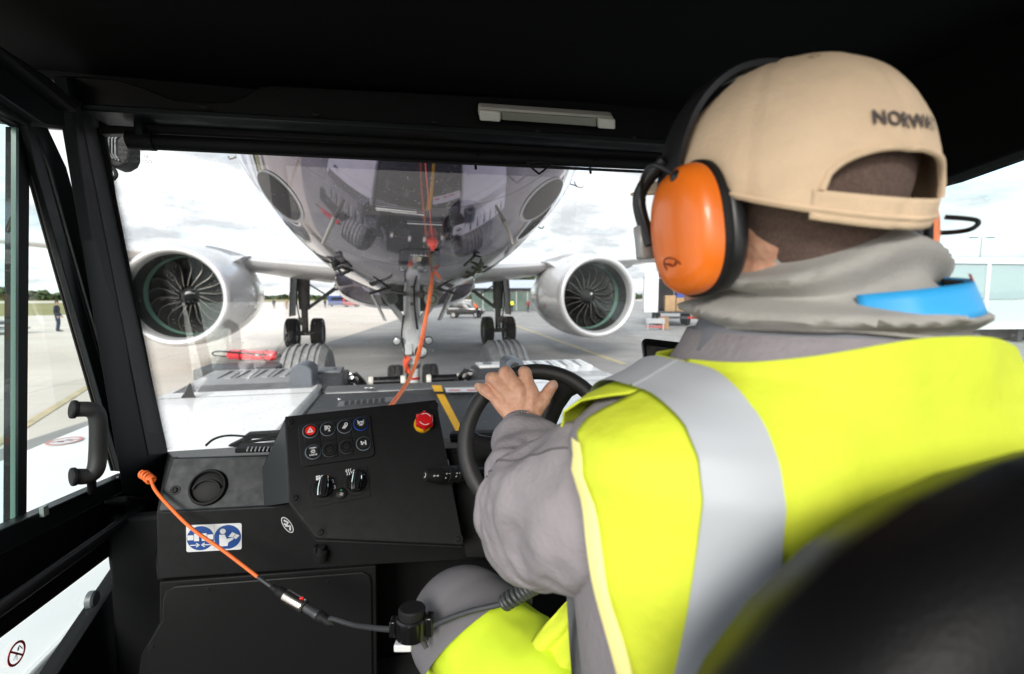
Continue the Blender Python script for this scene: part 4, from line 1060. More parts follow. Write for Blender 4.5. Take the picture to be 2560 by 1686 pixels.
# fire extinguisher lying behind the left cover
e0, e1 = P(575, 899, 5.62), P(694, 898, 5.50)
for p in (e0, e1): p.z = 1.275
ax = (e1 - e0).normalized()
t = thing('fire_extinguisher', (e0 + e1) / 2 - V((0, 0, 0.06)), 'red fire extinguisher strapped flat behind the grey left cover', 'extinguisher')
L_ = (e1 - e0).length
MB().lathe([(0.01, -0.02), (0.04, -0.012), (0.062, 0.02), (0.062, L_ - 0.06), (0.045, L_ - 0.02), (0.02, L_)], e0, ax, 24).build('cylinder', mat('ext_red', (0.62, 0.01, 0.02), 0.25, coat=0.4), t)
MB().tube([e1 - ax * 0.01, e1 + ax * 0.05], [0.022, 0.018], 12).build('valve', M('rubber'), t)
for q in (0.28, 0.78): MB().ring(e0 + ax * L_ * q, ax, 0.064, 0.006, 24, 6).build('strap', M('rubber'), t)
MB().tube(spline([e1 + ax * 0.03 + V((0, 0, 0.02)), e0 + ax * L_ * 0.75 + V((0.0, -0.07, 0.02)), e0 + ax * L_ * 0.3 + V((0, -0.075, 0.035)), e0 - ax * 0.16 + V((0, -0.05, 0.04)), e0 - ax * 0.22 + V((0, 0.0, -0.01)), e0 - ax * 0.05 + V((0, 0.03, -0.03))]), 0.011, 8).build('hose', M('rubber'), t)
MB().tube([e0 + ax * L_ * 0.6 + V((0, -0.07, 0.02)), e0 + ax * L_ * 0.66 + V((0, -0.07, 0.015))], 0.018, 12).build('nozzle_clip', M('sticker_white'), t)
BX('extinguisher_tray', e0.x - 0.1, e1.x + 0.1, 5.42, 5.9, 1.10, 1.2125, 'dark_steel')
# ================================================================ CAB
fp = M('frame_paint')
ws_bl, ws_tl = PY(418, 1138, 1.60), PY(252, 318, 1.45)
WS = Plane(ws_bl, ws_bl + V((1, 0, 0)), ws_tl)
# glass panes
glass('windscreen', (0.97, 0.985, 0.98), dust=0.45, refl=0.06)
glass('door_glass', (0.90, 0.97, 0.95), dust=0.06, dscale=90)
glass('door_glass_green', (0.74, 0.90, 0.86), dust=0.03, dscale=90)
glass('side_glass', (0.82, 0.93, 0.92), dust=0.25, dscale=60)
def pane(name, pts, m, parent, n=None):
    mb = MB(); mb.add(pts, [tuple(range(len(pts)))])
    return mb.build(name, m, parent, smooth=0, noorient=True)
wsq = [ws_bl + V((-0.03, 0, -0.12)) - (ws_tl - ws_bl).normalized() * 0.0, V((1.16, ws_bl.y, ws_bl.z - 0.12)), V((1.16, ws_tl.y, ws_tl.z + 0.05)), ws_tl + V((-0.05, 0, 0.05))]
pane('windscreen', wsq, M('windscreen'), tug)
# roof, header, rails
BX('roof_lining', -0.95, 1.35, -0.5, 1.42, 2.50, 2.56, 'headliner', bev=0)
hl = [(120, 196), (200, 192), (290, 199), (350, 216), (430, 248), (500, 256), (575, 255), (612, 240), (650, 216), (690, 214), (1000, 230), (1400, 250), (1900, 275), (1900, 372), (232, 276)]
MB().prism([PY(x, y, 1.30) for x, y in hl], V((0, 0.02, 0))).build('header_trim', mat('trim_satin', (0.006, 0.006, 0.0065), 0.36, spec=0.3, bump=0.05, bscale=600), tug, bevel=0.003)
MB().prism([PY(x, y, 1.28) for x, y in ((200, 257), (1900, 362), (1900, 378), (200, 275))], V((0, 0.1, 0))).build('header_rail', fp, tug, bevel=0.004)
MB().prism([PY(x, y, 1.36) for x, y in ((330, 272), (1900, 372), (1900, 410), (330, 330))], V((0, 0.12, 0))).build('blind_cassette', M('black'), tug, bevel=0.008)
BX('roof_front_beam', -0.9, 1.3, 1.42, 1.62, PY(345, 338, 1.62).z, 2.56, 'black')
b0, b1 = PY(345, 352, 1.36), PY(1900, 424, 1.36)
bl = MB().tube([b0, b1], 0.0165, 20).build('sun_blind', M('black'), tug)
MB().tube([b0 - V((0.02, 0, 0)), b0 + V((0.035, 0, 0))], 0.022, 20).build('end_cap', M('soft_black'), bl)
MB().tube([PY(345, 369, 1.36), PY(1900, 444, 1.36)], 0.0045, 8).build('blind_hem', M('soft_black'), bl)
MB().prism([PY(x, y, 1.34) for x, y in ((333, 282), (352, 284), (358, 362), (340, 360), (333, 340))], V((0, 0.05, 0))).build('blind_bracket', M('frame_paint'), tug, bevel=0.004)
MB().prism([PY(x, y, 1.40) for x, y in ((245, 296), (336, 300), (336, 334), (245, 334))], V((0, 0.03, 0))).build('corner_plate', mat('plate_olive', (0.03, 0.032, 0.028), 0.5), tug, bevel=0.003)
for px, py in ((508, 262), (790, 281), (1088, 300), (1345, 322), (1585, 338)):
    MB().ell(PY(px, py + 5, 1.278), 0.009, 0.004, 0.005, nu=12, nv=8).build('rail_screw', M('soft_black'), tug)
for px in (1195, 1490):   # blind clips
    c = PY(px, 400 + (px - 1195) * 0.043, 1.34)
    MB().ring(c + V((0, 0.02, 0)), V((1, 0, 0)), 0.024, 0.004, 18, 6, a0=-2.2, a1=1.2).build('blind_clip', M('soft_black'), bl)
pts = [PY(x, y, 1.33) for x, y in ((1316, 408), (1325, 416), (1345, 433), (1350, 434), (1372, 416), (1378, 411), (1350, 405), (1316, 408))]
MB().tube(spline(pts, 4), 0.003, 8).build('blind_pull', M('soft_black'), bl)
# ceiling lamp
lp = Plane(PY(1197, 285, 1.26), PY(1535, 307, 1.26), PY(1197, 260, 1.24))
lamp = MB().prism([lp.at(x, y) for x, y in ((1199, 270), (1534, 293), (1538, 318), (1530, 319), (1197, 296))], lp.n * -0.03).build('cab_lamp', mat('lamp_body', (0.55, 0.53, 0.48), 0.4), tug, bevel=0.006)
MB().prism([lp.at(x, y, 0.001) for x, y in ((1254, 277), (1488, 293), (1490, 314), (1254, 297))], lp.n * 0.006).build('lamp_lens', mat('lamp_lens', (0.26, 0.26, 0.22), 0.3, bump=0.6, bscale=200), lamp, bevel=0.002)
for x0, x1 in ((1198, 1250), (1492, 1536)):
    MB().prism([lp.at(x0, 271 + (x0 - 1199) * 0.068, 0.001), lp.at(x1, 271 + (x1 - 1199) * 0.068, 0.001), lp.at(x1, 297 + (x1 - 1199) * 0.066, 0.001), lp.at(x0, 297 + (x0 - 1199) * 0.066, 0.001)], lp.n * 0.012).build('lamp_end_cap', M('cream_plastic'), lamp, bevel=0.005)
# left pillar
def pill(q):   # interpolate the measured edge lines, q = pixel row
    t = (q - 300) / 835.0
    L4 = []
    for (x0, x1, y0, y1) in ((236, 419, 1.44, 1.595), (206, 371, 1.34, 1.47), (186, 319, 1.26, 1.36), (150, 290, 1.24, 1.33)):
        L4.append(PY(lerp(x0, x1, t), q, lerp(y0, y1, t)))
    L4.append(L4[3] + V((-0.06, 0.3, 0))); L4.append(L4[0] + V((-0.03, 0.06, 0)))
    return L4
MB().loft([pill(q) for q in (190, 300, 600, 900, 1135, 1420)]).build('front_pillar', M('pillar_paint'), tug, bevel=0.003)
MB().loft([[p + V((0.002, -0.004, 0)) for p in (pill(q)[0], pill(q)[1])] + [pill(q)[1] + V((0, 0.004, 0)), pill(q)[0] + V((0, 0.004, 0))] for q in (300, 600, 900, 1135)]).build('pillar_lit_facet', mat('pillar_lit_facet', (0.032, 0.034, 0.036), 0.5, spec=0.4, bump=0.2, bscale=900), tug)  # paler strip: sky light on this pillar facet put into its colour
# frit band along the glass edge
dm = bpy.data.materials.new('frit_dots'); dm.use_nodes = True
nt = dm.node_tree; nt.nodes.clear(); N = nt.nodes.new; K = nt.links.new
tc = N('ShaderNodeTexCoord'); sp = N('ShaderNodeSeparateXYZ'); K(tc.outputs['UV'], sp.inputs[0])
def mnode(op, a, b=None):
    n = N('ShaderNodeMath'); n.operation = op
    for i, x in enumerate((a, b)):
        if x is None: continue
        if isinstance(x, (int, float)): n.inputs[i].default_value = x
        else: K(x, n.inputs[i])
    return n.outputs[0]
sx = mnode('SINE', mnode('MULTIPLY', sp.outputs[0], 52.0)); sy = mnode('SINE', mnode('MULTIPLY', sp.outputs[1], 1500.0))
dot = mnode('ADD', mnode('MULTIPLY', mnode('MULTIPLY', sx, sy), 0.5), 0.5)
cut = mnode('GREATER_THAN', dot, mnode('ADD', mnode('MULTIPLY', sp.outputs[0], 0.85), 0.12))
tr = N('ShaderNodeBsdfTransparent'); bk = N('ShaderNodeBsdfDiffuse'); bk.inputs[0].default_value = (0.01, 0.01, 0.011, 1)
mx = N('ShaderNodeMixShader'); K(cut, mx.inputs[0]); K(tr.outputs[0], mx.inputs[1]); K(bk.outputs[0], mx.inputs[2])
ou = N('ShaderNodeOutputMaterial'); K(mx.outputs[0], ou.inputs[0])
def strip_uv(name, qs, off):
    rows = []
    for y, xa, xb in qs: rows.append([WS.at(xa, y, off), WS.at(xb, y, off)])
    mb = MB().loft(rows, closed=False)
    o = mb.build(name, dm, tug, smooth=0, noorient=True)
    uv = o.data.uv_layers.new(name='UVMap'); n = len(rows)
    for p in o.data.polygons:
        for li in p.loop_indices:
            vi = o.data.loops[li].vertex_index; uv.data[li].uv = (vi % 2, (vi // 2) / (n - 1))
    return o
strip_uv('frit_band', [(y, 262 + (y - 335) * 0.196 - 8, 262 + (y - 335) * 0.196 + 22) for y in range(325, 1150, 40)], 0.003)
MB().loft([[WS.at(236 + (y - 335) * 0.196, y, 0.004), WS.at(262 + (y - 335) * 0.196, y, 0.004)] for y in (320, 1150)], closed=False).build('glass_seal', M('rubber'), tug, smooth=0)
sm = bpy.data.materials.new('dried_smear'); sm.use_nodes = True
nt = sm.node_tree; nt.nodes.clear(); N = nt.nodes.new; K = nt.links.new
tc = N('ShaderNodeTexCoord'); mp = N('ShaderNodeMapping'); mp.inputs['Scale'].default_value = (9, 55, 1); K(tc.outputs['UV'], mp.inputs[0])
nz = N('ShaderNodeTexNoise'); nz.inputs['Scale'].default_value = 1.0; nz.inputs['Detail'].default_value = 5; nz.inputs['Roughness'].default_value = 0.7; K(mp.outputs[0], nz.inputs['Vector'])
sp = N('ShaderNodeSeparateXYZ'); K(tc.outputs['UV'], sp.inputs[0])
edge = mnode('MULTIPLY', mnode('SINE', mnode('MULTIPLY', sp.outputs[0], math.pi)), mnode('SINE', mnode('MULTIPLY', sp.outputs[1], math.pi)))
mr = N('ShaderNodeMapRange'); mr.inputs[1].default_value = 0.5; mr.inputs[2].default_value = 0.68; K(nz.outputs['Fac'], mr.inputs[0])
fac = mnode('MULTIPLY', mnode('MULTIPLY', mr.outputs[0], edge), 0.55)
tr = N('ShaderNodeBsdfTransparent'); bk = N('ShaderNodeBsdfTranslucent'); bk.inputs[0].default_value = (1, 1, 0.97, 1)
mx = N('ShaderNodeMixShader'); K(fac, mx.inputs[0]); K(tr.outputs[0], mx.inputs[1]); K(bk.outputs[0], mx.inputs[2])
ou = N('ShaderNodeOutputMaterial'); K(mx.outputs[0], ou.inputs[0])
def smear(qs):
    dots = dm
    globals()['dm'] = sm
    o = strip_uv('glass_smear', qs, -0.003); globals()['dm'] = dots
smear([(640, 396, 428), (700, 408, 446), (760, 418, 456), (800, 430, 458)])
smear([(412, 1096, 1106), (480, 1106, 1126), (560, 1118, 1140), (660, 1128, 1148), (700, 1132, 1146)])
smear([(620, 1502, 1516), (650, 1490, 1530), (690, 1476, 1516)])
# etched stamp on the glass, read from outside
fr = (WS.at(331, 382, 0.002), WS.u, WS.v, WS.n)
for i, tx in enumerate(('Laminated 2028', 'M-Diamant V', 'E1  43R-002094', 'DOT 343 M68 AS2')):
    text_mb(tx, 0.011, on_frame(fr, 0, 0.018 - i * 0.013, 0.001, mirror=-1)).build('glass_stamp', M('print_grey'), tug, smooth=0)
# outside work lamp and its cable
wl = Plane(PY(262, 380, 1.80), PY(325, 380, 1.80), PY(262, 345, 1.80))
wlp = [(250, 326), (325, 326), (325, 392), (318, 408), (300, 418), (283, 420), (262, 400), (250, 380)]
wlo = MB().prism([wl.at(x, y) for x, y in wlp], wl.n * -0.07).build('work_lamp', M('rubber'), tug, bevel=0.008)
for k in range(5):
    x = 258 + k * 8
    MB().tube([wl.at(x + 14, 334, 0.003), wl.at(x, 348, 0.003), wl.at(x, 376 + k * 3, 0.003), wl.at(x + 10, 392 + k * 3, 0.003)], 0.003, 6).build('cooling_fin', M('mid_steel'), wlo)
MB().tube(spline([wl.at(268, 412), wl.at(286, 425), wl.at(290, 440), wl.at(278, 450), wl.at(258, 445)]), 0.006, 8).build('lamp_cable', M('rubber'), wlo)
# door: frame strips on the left wall
XD = -0.73
door = MB()
we = [(-300, 170), (0, 300), (60, 335), (67, 420), (117, 600), (168, 780), (217, 950), (255, 1085), (281, 1178)]     # window edge
def off_edge(d): return [(x + d * (1.0 if i > 2 else 0.25), y - (0 if i > 2 else d * 0.9)) for i, (x, y) in enumerate(we)]
def frame_strip(name, d0, d1, x0, th, m):
    a = off_edge(d0); b = off_edge(d1)
    mb = MB(); rings = []
    for p, q in zip(a, b):
        A, B = PX(p[0], p[1], x0), PX(q[0], q[1], x0)
        rings.append([A, B, B + V((-th, 0, 0)), A + V((-th, 0, 0))])
    return mb.loft(rings).build(name, m, tug if name == 'door' else door, bevel=0.0015)
door = frame_strip('door', 22, 48, XD + 0.012, 0.012, fp)
frame_strip('window_seal', -1, 8, XD - 0.005, 0.004, M('rubber'))
frame_strip('inner_channel', 8, 22, XD, 0.006, mat('channel', (0.035, 0.032, 0.03), 0.5))
frame_strip('outer_channel', 48, 60, XD - 0.002, 0.01, M('rubber'))
frame_strip('frame_edge', 60, 100, XD + 0.005, 0.015, fp)
def dpoly(name, pts, x0, th, m, bev=0.002): return MB().prism([PX(x, y, x0) for x, y in pts], V((-th, 0, 0))).build(name, m, door, bevel=bev)
sill = dpoly('window_sill', [(-300, 1459), (0, 1326), (326, 1181), (334, 1216), (0, 1388), (-300, 1540)], XD + 0.03, 0.03, fp)
dpoly('door_panel', [(-300, 1540), (0, 1388), (334, 1216), (372, 1235), (372, 1330), (311, 1364), (0, 1598), (-300, 1820)], XD + 0.01, 0.04, M('black'))
dpoly('door_kick_panel', [(311, 1364), (400, 1310), (420, 1760), (95, 1760), (145, 1686), (318, 1418)], XD + 0.008, 0.04, M('black'))
MB().tube([PX(x, y, XD - 0.005) for x, y in ((311, 1366), (318, 1416), (145, 1688), (100, 1756))], 0.0028, 6).build('pane_edge', mat('edge_grey', (0.3, 0.32, 0.31), 0.4), door)
lowp = pane('lower_pane', [PX(x, y, XD - 0.008) for x, y in ((-300, 1826), (0, 1599), (312, 1365), (318, 1417), (95, 1764), (-300, 2300))], M('door_glass'), door)
c = PX(234, 1498, XD + 0.0)
MB().lathe([(0.019, -0.01), (0.019, 0.002), (0.015, 0.006), (0.003, 0.006)], c, V((1, 0, 0)), 24).build('pane_bolt', M('mid_steel'), door)
# prohibition sticker on the lower pane: no pressure washing
cc, ra = PX(41, 1634, XD - 0.003), (PX(41, 1634, XD) - PX(41, 1605, XD)).length
fr = (cc, V((0, 1, 0)), V((0, 0, 1)), V((1, 0, 0)))
st = MB().annulus(fr, 0, 0, ra * 0.8, ra, 0.0, 0.0008).stroke(fr, [(-ra * 0.62, ra * 0.62), (ra * 0.62, -ra * 0.62)], ra * 0.16, off=0.0).build('prohibition_sticker', mat('sticker_film_red', (0.75, 0.05, 0.05), 0.5), door, smooth=0)
mb = MB(); mb.stroke(fr, [(ra * 0.1, ra * 0.35), (ra * 0.3, ra * 0.5), (ra * 0.42, ra * 0.3), (ra * 0.6, ra * 0.0)], ra * 0.07, off=0.001)
mb.fprism(fr, [(ra * 0.02, ra * 0.2), (ra * 0.18, ra * 0.42), (ra * 0.3, ra * 0.34), (ra * 0.16, ra * 0.14)], 0.001, 0.0015)
for k in range(4): mb.stroke(fr, [(0, ra * 0.1), (-ra * 0.5 + k * ra * 0.16, -ra * 0.3 - k * ra * 0.1)], ra * 0.02, off=0.001)
mb.build('spray_icon', M('print_black'), st, smooth=0)
# sliding window: front pane, rear pane, dark stile between
pane('front_pane', [PX(x, y, XD - 0.018) for x, y in ((72, 330), (78, 420), (117, 600), (168, 780), (217, 950), (281, 1178), (72, 1300))], M('door_glass'), door)
pane('rear_pane', [PX(x, y, XD - 0.002) for x, y in ((-300, 150), (46, 320), (44, 1310), (-300, 1470))], M('door_glass_green'), door)
MB().prism([PX(x, y, XD - 0.002) for x, y in ((46, 318), (76, 334), (68, 1298), (41, 1312))], V((-0.022, 0, 0))).build('window_stile', M('black'), door, bevel=0.002)
MB().prism([PX(x, y, XD + 0.002) for x, y in ((40, 318), (47, 322), (45, 1310), (38, 1313))], V((-0.008, 0, 0))).build('pane_edge', mat('glass_edge', (0.10, 0.17, 0.15), 0.2), door)
# sill latch notch and rail details
MB().box(PX(110, 1278, XD + 0.034), (0.008, 0.014, 0.02)).build('sill_notch', M('edge_grey'), door, bevel=0.001)
MB().lathe([(0.008, 0), (0.006, 0.004), (0.001, 0.005)], PX(295, 1193, XD + 0.031), V((1, 0, 0)), 12).build('sill_screw', M('steel'), door)
# roof side rail
mb = MB(); mb.prism([PX(x, y, XD + 0.03) for x, y in ((-300, -120), (0, 128), (190, 282), (205, 330), (112, 318), (0, 243), (-300, 60))], V((-0.08, 0, 0))).build('roof_side_rail', fp, tug, bevel=0.006)
MB().prism([PX(x, y, XD + 0.06) for x, y in ((-300, -150), (-10, 105), (128, 195), (205, 268), (190, 283), (0, 131), (-300, -112))], V((-0.1, 0, 0))).build('roof_corner_trim', M('black'), tug, bevel=0.006)
# door pull tube and hinge block
MB().tube([PX(-150, 1628, -0.665), PX(0, 1522, -0.665), PX(300, 1310, -0.665), PX(352, 1272, -0.665)], 0.0125, 14).build('door_rail', mat('tube_black', (0.02, 0.021, 0.022), 0.3), door)
MB().prism([PX(x, y, -0.655) for x, y in ((318, 1240), (386, 1243), (384, 1300), (366, 1302), (362, 1262), (318, 1258))], V((-0.05, 0, 0))).build('rail_bracket', M('soft_black'), door, bevel=0.006)
MB().prism([PX(x, y, -0.66) for x, y in ((330, 1325), (372, 1322), (372, 1345), (360, 1352), (332, 1350))], V((-0.06, 0, 0))).build('door_stop', M('soft_black'), door, bevel=0.006)
# grab handle on the door
gp = [P(186, 1024, 0.94), P(222, 1024, 0.955), P(240, 1034, 0.965), P(246, 1062, 0.97), P(245, 1130, 0.975), P(240, 1172, 0.97), P(222, 1190, 0.96), P(186, 1192, 0.94)]
hd = MB().tube(spline(gp, 5), 0.0155, 16).build('grab_handle', mat('handle_black', (0.018, 0.018, 0.018), 0.55, bump=0.5, bscale=900), door)
for a, b in ((P(186, 1024, 0.94), P(176, 1024, 0.935)), (P(186, 1192, 0.94), P(176, 1194, 0.935))):
    MB().tube([a.lerp(b, -0.6), b], [0.0185, 0.0185], 18).build('handle_end', M('soft_black'), hd, bevel=0.003)
MB().prism([P(x, y, 0.985) for x, y in ((222, 1062), (234, 1052), (236, 1180), (218, 1172))], FWD * 0.012).build('handle_blade', M('soft_black'), hd, bevel=0.002)
MB().tube([P(228, 1190, 0.965), P(230, 1222, 0.985), PX(230, 1232, XD + 0.03)], 0.008, 10).build('handle_foot', M('soft_black'), hd)
# right side: roof rail over a tinted window, door below
XW = 1.22
MB().prism([PX(x, y, XW) for x, y in ((1950, 560), (2345, 452), (2560, 372), (2900, 250), (2900, -200), (2300, 100), (1900, 350))], V((0.08, 0, 0))).build('right_roof_rail', M('headliner'), tug, bevel=0.006)
pane('right_window', [V((XW + 0.03, -0.3, 1.5)), V((XW + 0.03, 1.5, 1.5)), V((XW + 0.03, 1.4, 2.45)), V((XW + 0.03, -0.3, 2.5))], M('side_glass'), tug)
BX('right_door', XW, XW + 0.06, -0.3, 1.6, 0.95, 1.5, 'black')
MB().loft([[V((1.14, 1.56, 1.2)), V((1.26, 1.5, 1.2)), V((1.28, 1.62, 1.2)), V((1.16, 1.66, 1.2))], [V((1.14, 1.40, 2.5)), V((1.26, 1.36, 2.5)), V((1.28, 1.48, 2.5)), V((1.16, 1.52, 2.5))]]).build('right_pillar', M('pillar_paint'), tug)
BX('cab_floor', -0.8, 1.28, -0.4, 1.6, 0.90, 0.95, 'rubber')
BX('cab_skirt', -0.80, -0.77, -0.4, 1.66, 0.9, 1.16, 'white_paint')
# ---------------------------------------------------------------- dashboard
dp = M('dash_paint'); pb_ = M('panel_black')
A1, A2, A3, A4 = P(430, 1144, 1.03), P(700, 1136, 1.075), P(690, 1266, 1.025), P(392, 1281, 0.985)
DF = Plane(A4, A3, A1)
back = [WS.at(420, 1128, 0.004), WS.at(720, 1108, 0.004)]
LB = Plane(A4, A3, P(394, 1447, 0.985 + 0.01))
low_l = LB.at(394, 1449); low_r = LB.at(930, 1413)
dash = MB().prism([A1, A2, A3, A4], -DF.n * 0.03).build('dashboard', dp, tug, bevel=0.004)
MB().prism([A1, A2, back[1], back[0]], V((0, 0, -0.03))).build('dash_top', mat('dash_top', (0.075, 0.082, 0.085), 0.42, bump=0.15, bscale=900), dash, bevel=0.003)  # top face paler than the dash: the light on it is in the colour
lowpts = [(392, 1281), (690, 1266), (722, 1258), (790, 1350), (1160, 1366), (1250, 1374), (1300, 1380), (1300, 1395), (932, 1413), (394, 1449)]
MB().prism([LB.at(x, y) for x, y in lowpts], -LB.n * 0.03).build('lower_fascia', pb_, dash, bevel=0.003)
# dash end cap towards the door
MB().prism([A1, A4, LB.at(394, 1449), WS.at(400, 1300, 0.05), WS.at(420, 1130, 0.004)], V((0.012, 0, 0))).build('dash_end', M('black'), dash)
# kick panel below
KP = Plane(LB.at(390, 1451) - LB.n * 0.012, LB.at(935, 1416) - LB.n * 0.012, LB.at(390, 1451) - LB.n * 0.012 + V((0, 0, 0.1)))
kick = MB().prism([KP.at(x, y) for x, y in ((398, 1456), (940, 1415), (944, 1800), (330, 1800), (352, 1640), (398, 1560))], -KP.n * 0.02).build('kick_panel', M('black'), dash, bevel=0.003)
rp = [(410, 1500), (418, 1474), (440, 1462), (905, 1427), (925, 1436), (930, 1452), (934, 1790), (372, 1790), (372, 1610), (408, 1550)]
MB().prism([KP.at(x, y, 0.0) for x, y in rp], KP.n * 0.006).build('access_cover', mat('cover_black', (0.006, 0.0065, 0.007), 0.5, spec=0.25, bump=0.2, bscale=900), kick, bevel=0.004)
def screw(pl, px, py, r=0.0065, m='soft_black', par=None, off=0.0):
    fr = pl.frame(px, py, off)
    o = MB().lathe([(r, 0), (r, r * 0.35), (r * 0.75, r * 0.75), (r * 0.45, r * 0.8), (r * 0.4, r * 0.45), (0.0003, r * 0.4)], fr[0], fr[3], 18).build('screw', M(m), par or dash)
    MB().lathe([(r * 1.7, 0), (r * 1.7, r * 0.2), (r * 0.9, r * 0.25)], fr[0], fr[3], 18).build('washer', M('soft_black'), par or dash)
    return o
for px, py in ((524, 1470), (822, 1450), (386, 1612)): screw(KP, px, py, 0.004, par=kick, off=0.006)
screw(DF, 438, 1226, 0.006)
# round air vent on the dash
fr = DF.frame(521, 1219)
def VR(prof, name, m, par=dash, o=None): return MB().lathe(prof, o or fr[0], fr[3], 44, ref=fr[1]).build(name, m, par, smooth=45)
rv = (DF.at(569, 1217) - DF.at(473, 1221)).length / 2
vent = VR([(rv * 0.80, -0.004), (rv * 0.80, 0.006), (rv * 0.86, 0.010), (rv * 0.95, 0.009), (rv, 0.004), (rv, -0.001)], 'air_vent', M('soft_black'))
VR([(0.0005, -0.003), (rv * 0.79, -0.003), (rv * 0.79, 0.003), (rv * 0.6, 0.006), (0.0005, 0.007)], 'vent_barrel', M('soft_black'), vent)
mb = MB()
arc = [fr[0] + fr[1] * (rv * 0.72 * math.cos(a)) + fr[2] * (rv * (0.62 * math.sin(a) - 0.25)) + fr[3] * 0.010 for a in [R(15 + 150 * k / 16) for k in range(17)]]
mb.tube(arc, 0.0022, 6).build('vent_flap', M('soft_black'), vent)
# defrost louvre on dash top
tp = Plane(back[0].lerp(A1, 0.5), back[1].lerp(A2, 0.5), A1)
lv0 = [(588, 1131), (676, 1128), (684, 1113), (600, 1118)]
lz = MB().prism([PZ(x, y, A1.z + 0.004) for x, y in ((587, 1134), (690, 1131), (690, 1116), (604, 1118))], V((0, 0, 0.010))).build('defrost_louvre', M('black'), dash, bevel=0.002)
for k in range(7):
    x = 616 + k * 10
    MB().prism([PZ(x, 1129, A1.z + 0.0145), PZ(x + 3, 1129, A1.z + 0.0145), PZ(x + 7, 1120, A1.z + 0.0145), PZ(x + 4, 1120, A1.z + 0.0145)], V((0, 0, 0.003))).build('louvre_slat', M('edge_grey'), lz)
# two-pictogram sticker on the fascia
q = [LB.at(x, y, 0.001) for x, y in ((466, 1313), (603, 1307), (605, 1373), (467, 1380))]
SP = Plane(q[3], q[2], q[0]); sw = (q[2] - q[3]).length; sh = (q[0] - q[3]).length
fr = (q[3], SP.u, SP.v, SP.n)
rc = 0.004
rrp = []
for cx_, cy_, a0 in ((sw - rc, rc, -90), (sw - rc, sh - rc, 0), (rc, sh - rc, 90), (rc, rc, 180)):
    rrp += [(cx_ + rc * math.cos(R(a0 + k * 22.5)), cy_ + rc * math.sin(R(a0 + k * 22.5))) for k in range(5)]
stk = MB().fprism(fr, rrp, 0, 0.0006).build('instruction_sticker', M('sticker_white'), dash, smooth=0)
MB().stroke(fr, [(sw * 0.5, 0.001), (sw * 0.5, sh - 0.001)], 0.0006, off=0.0008).build('divider', M('print_grey'), stk, smooth=0)
for k in (0, 1):
    f2 = (fr[0] + fr[1] * sw * (0.255 + 0.49 * k) + fr[2] * sh * 0.5, fr[1], fr[2], fr[3]); r0 = sh * 0.45
    MB().disc(f2, 0, 0, r0, 0.0008, 0.0011, 40).build('blue_disc', M('print_blue'), stk, smooth=0)
    mb = MB(); z0, z1 = 0.0013, 0.0016
    if k == 0:
        for s in (-1, 1):
            mb.fprism(f2, [(s * r0 * 0.95, r0 * 0.28), (s * r0 * 0.5, r0 * 0.28), (s * r0 * 0.5, -r0 * 0.12), (s * r0 * 0.95, -r0 * 0.12)], z0, z1)
            mb.fprism(f2, [(s * r0 * 0.46, r0 * 0.4), (s * r0 * 0.1, r0 * 0.4), (s * r0 * 0.1, -r0 * 0.22), (s * r0 * 0.46, -r0 * 0.22)], z0, z1)
            mb.stroke(f2, [(s * r0 * 0.75, -r0 * 0.55), (s * r0 * 0.08, -r0 * 0.55)], r0 * 0.07, off=z0)
            mb.stroke(f2, [(s * r0 * 0.3, -r0 * 0.4), (s * r0 * 0.08, -r0 * 0.55), (s * r0 * 0.3, -r0 * 0.7)], r0 * 0.07, off=z0)
        mb.build('seat_belt_icon', M('sticker_white'), stk, smooth=0)
        MB().annulus(f2, r0 * 0.28, r0 * 0.09, r0 * 0.07, r0 * 0.13, z1 + 0.0002, z1 + 0.0004, 12).stroke(f2, [(r0 * 0.0, r0 * 0.55), (r0 * 0.0, -r0 * 0.3)], r0 * 0.06, off=z1 + 0.0002).build('buckle_slot', M('print_blue'), stk, smooth=0)
    else:
        mb.disc(f2, -r0 * 0.35, r0 * 0.5, r0 * 0.22, z0, z1, 20)
        mb.fprism(f2, [(-r0 * 0.62, r0 * 0.22), (-r0 * 0.2, r0 * 0.22), (-r0 * 0.05, -r0 * 0.15), (r0 * 0.4, -r0 * 0.05), (r0 * 0.45, -r0 * 0.2), (r0 * 0.05, -r0 * 0.45), (r0 * 0.0, -r0 * 0.75), (-r0 * 0.6, -r0 * 0.75)], z0, z1)
        mb.fprism(f2, [(r0 * 0.05, r0 * 0.0), (r0 * 0.35, r0 * 0.4), (r0 * 0.62, r0 * 0.25), (r0 * 0.4, -r0 * 0.02)], z0, z1)
        mb.fprism(f2, [(r0 * 0.42, -r0 * 0.05), (r0 * 0.66, r0 * 0.24), (r0 * 0.9, r0 * 0.08), (r0 * 0.62, -r0 * 0.2)], z0, z1)
        mb.build('manual_icon', M('sticker_white'), stk, smooth=0)
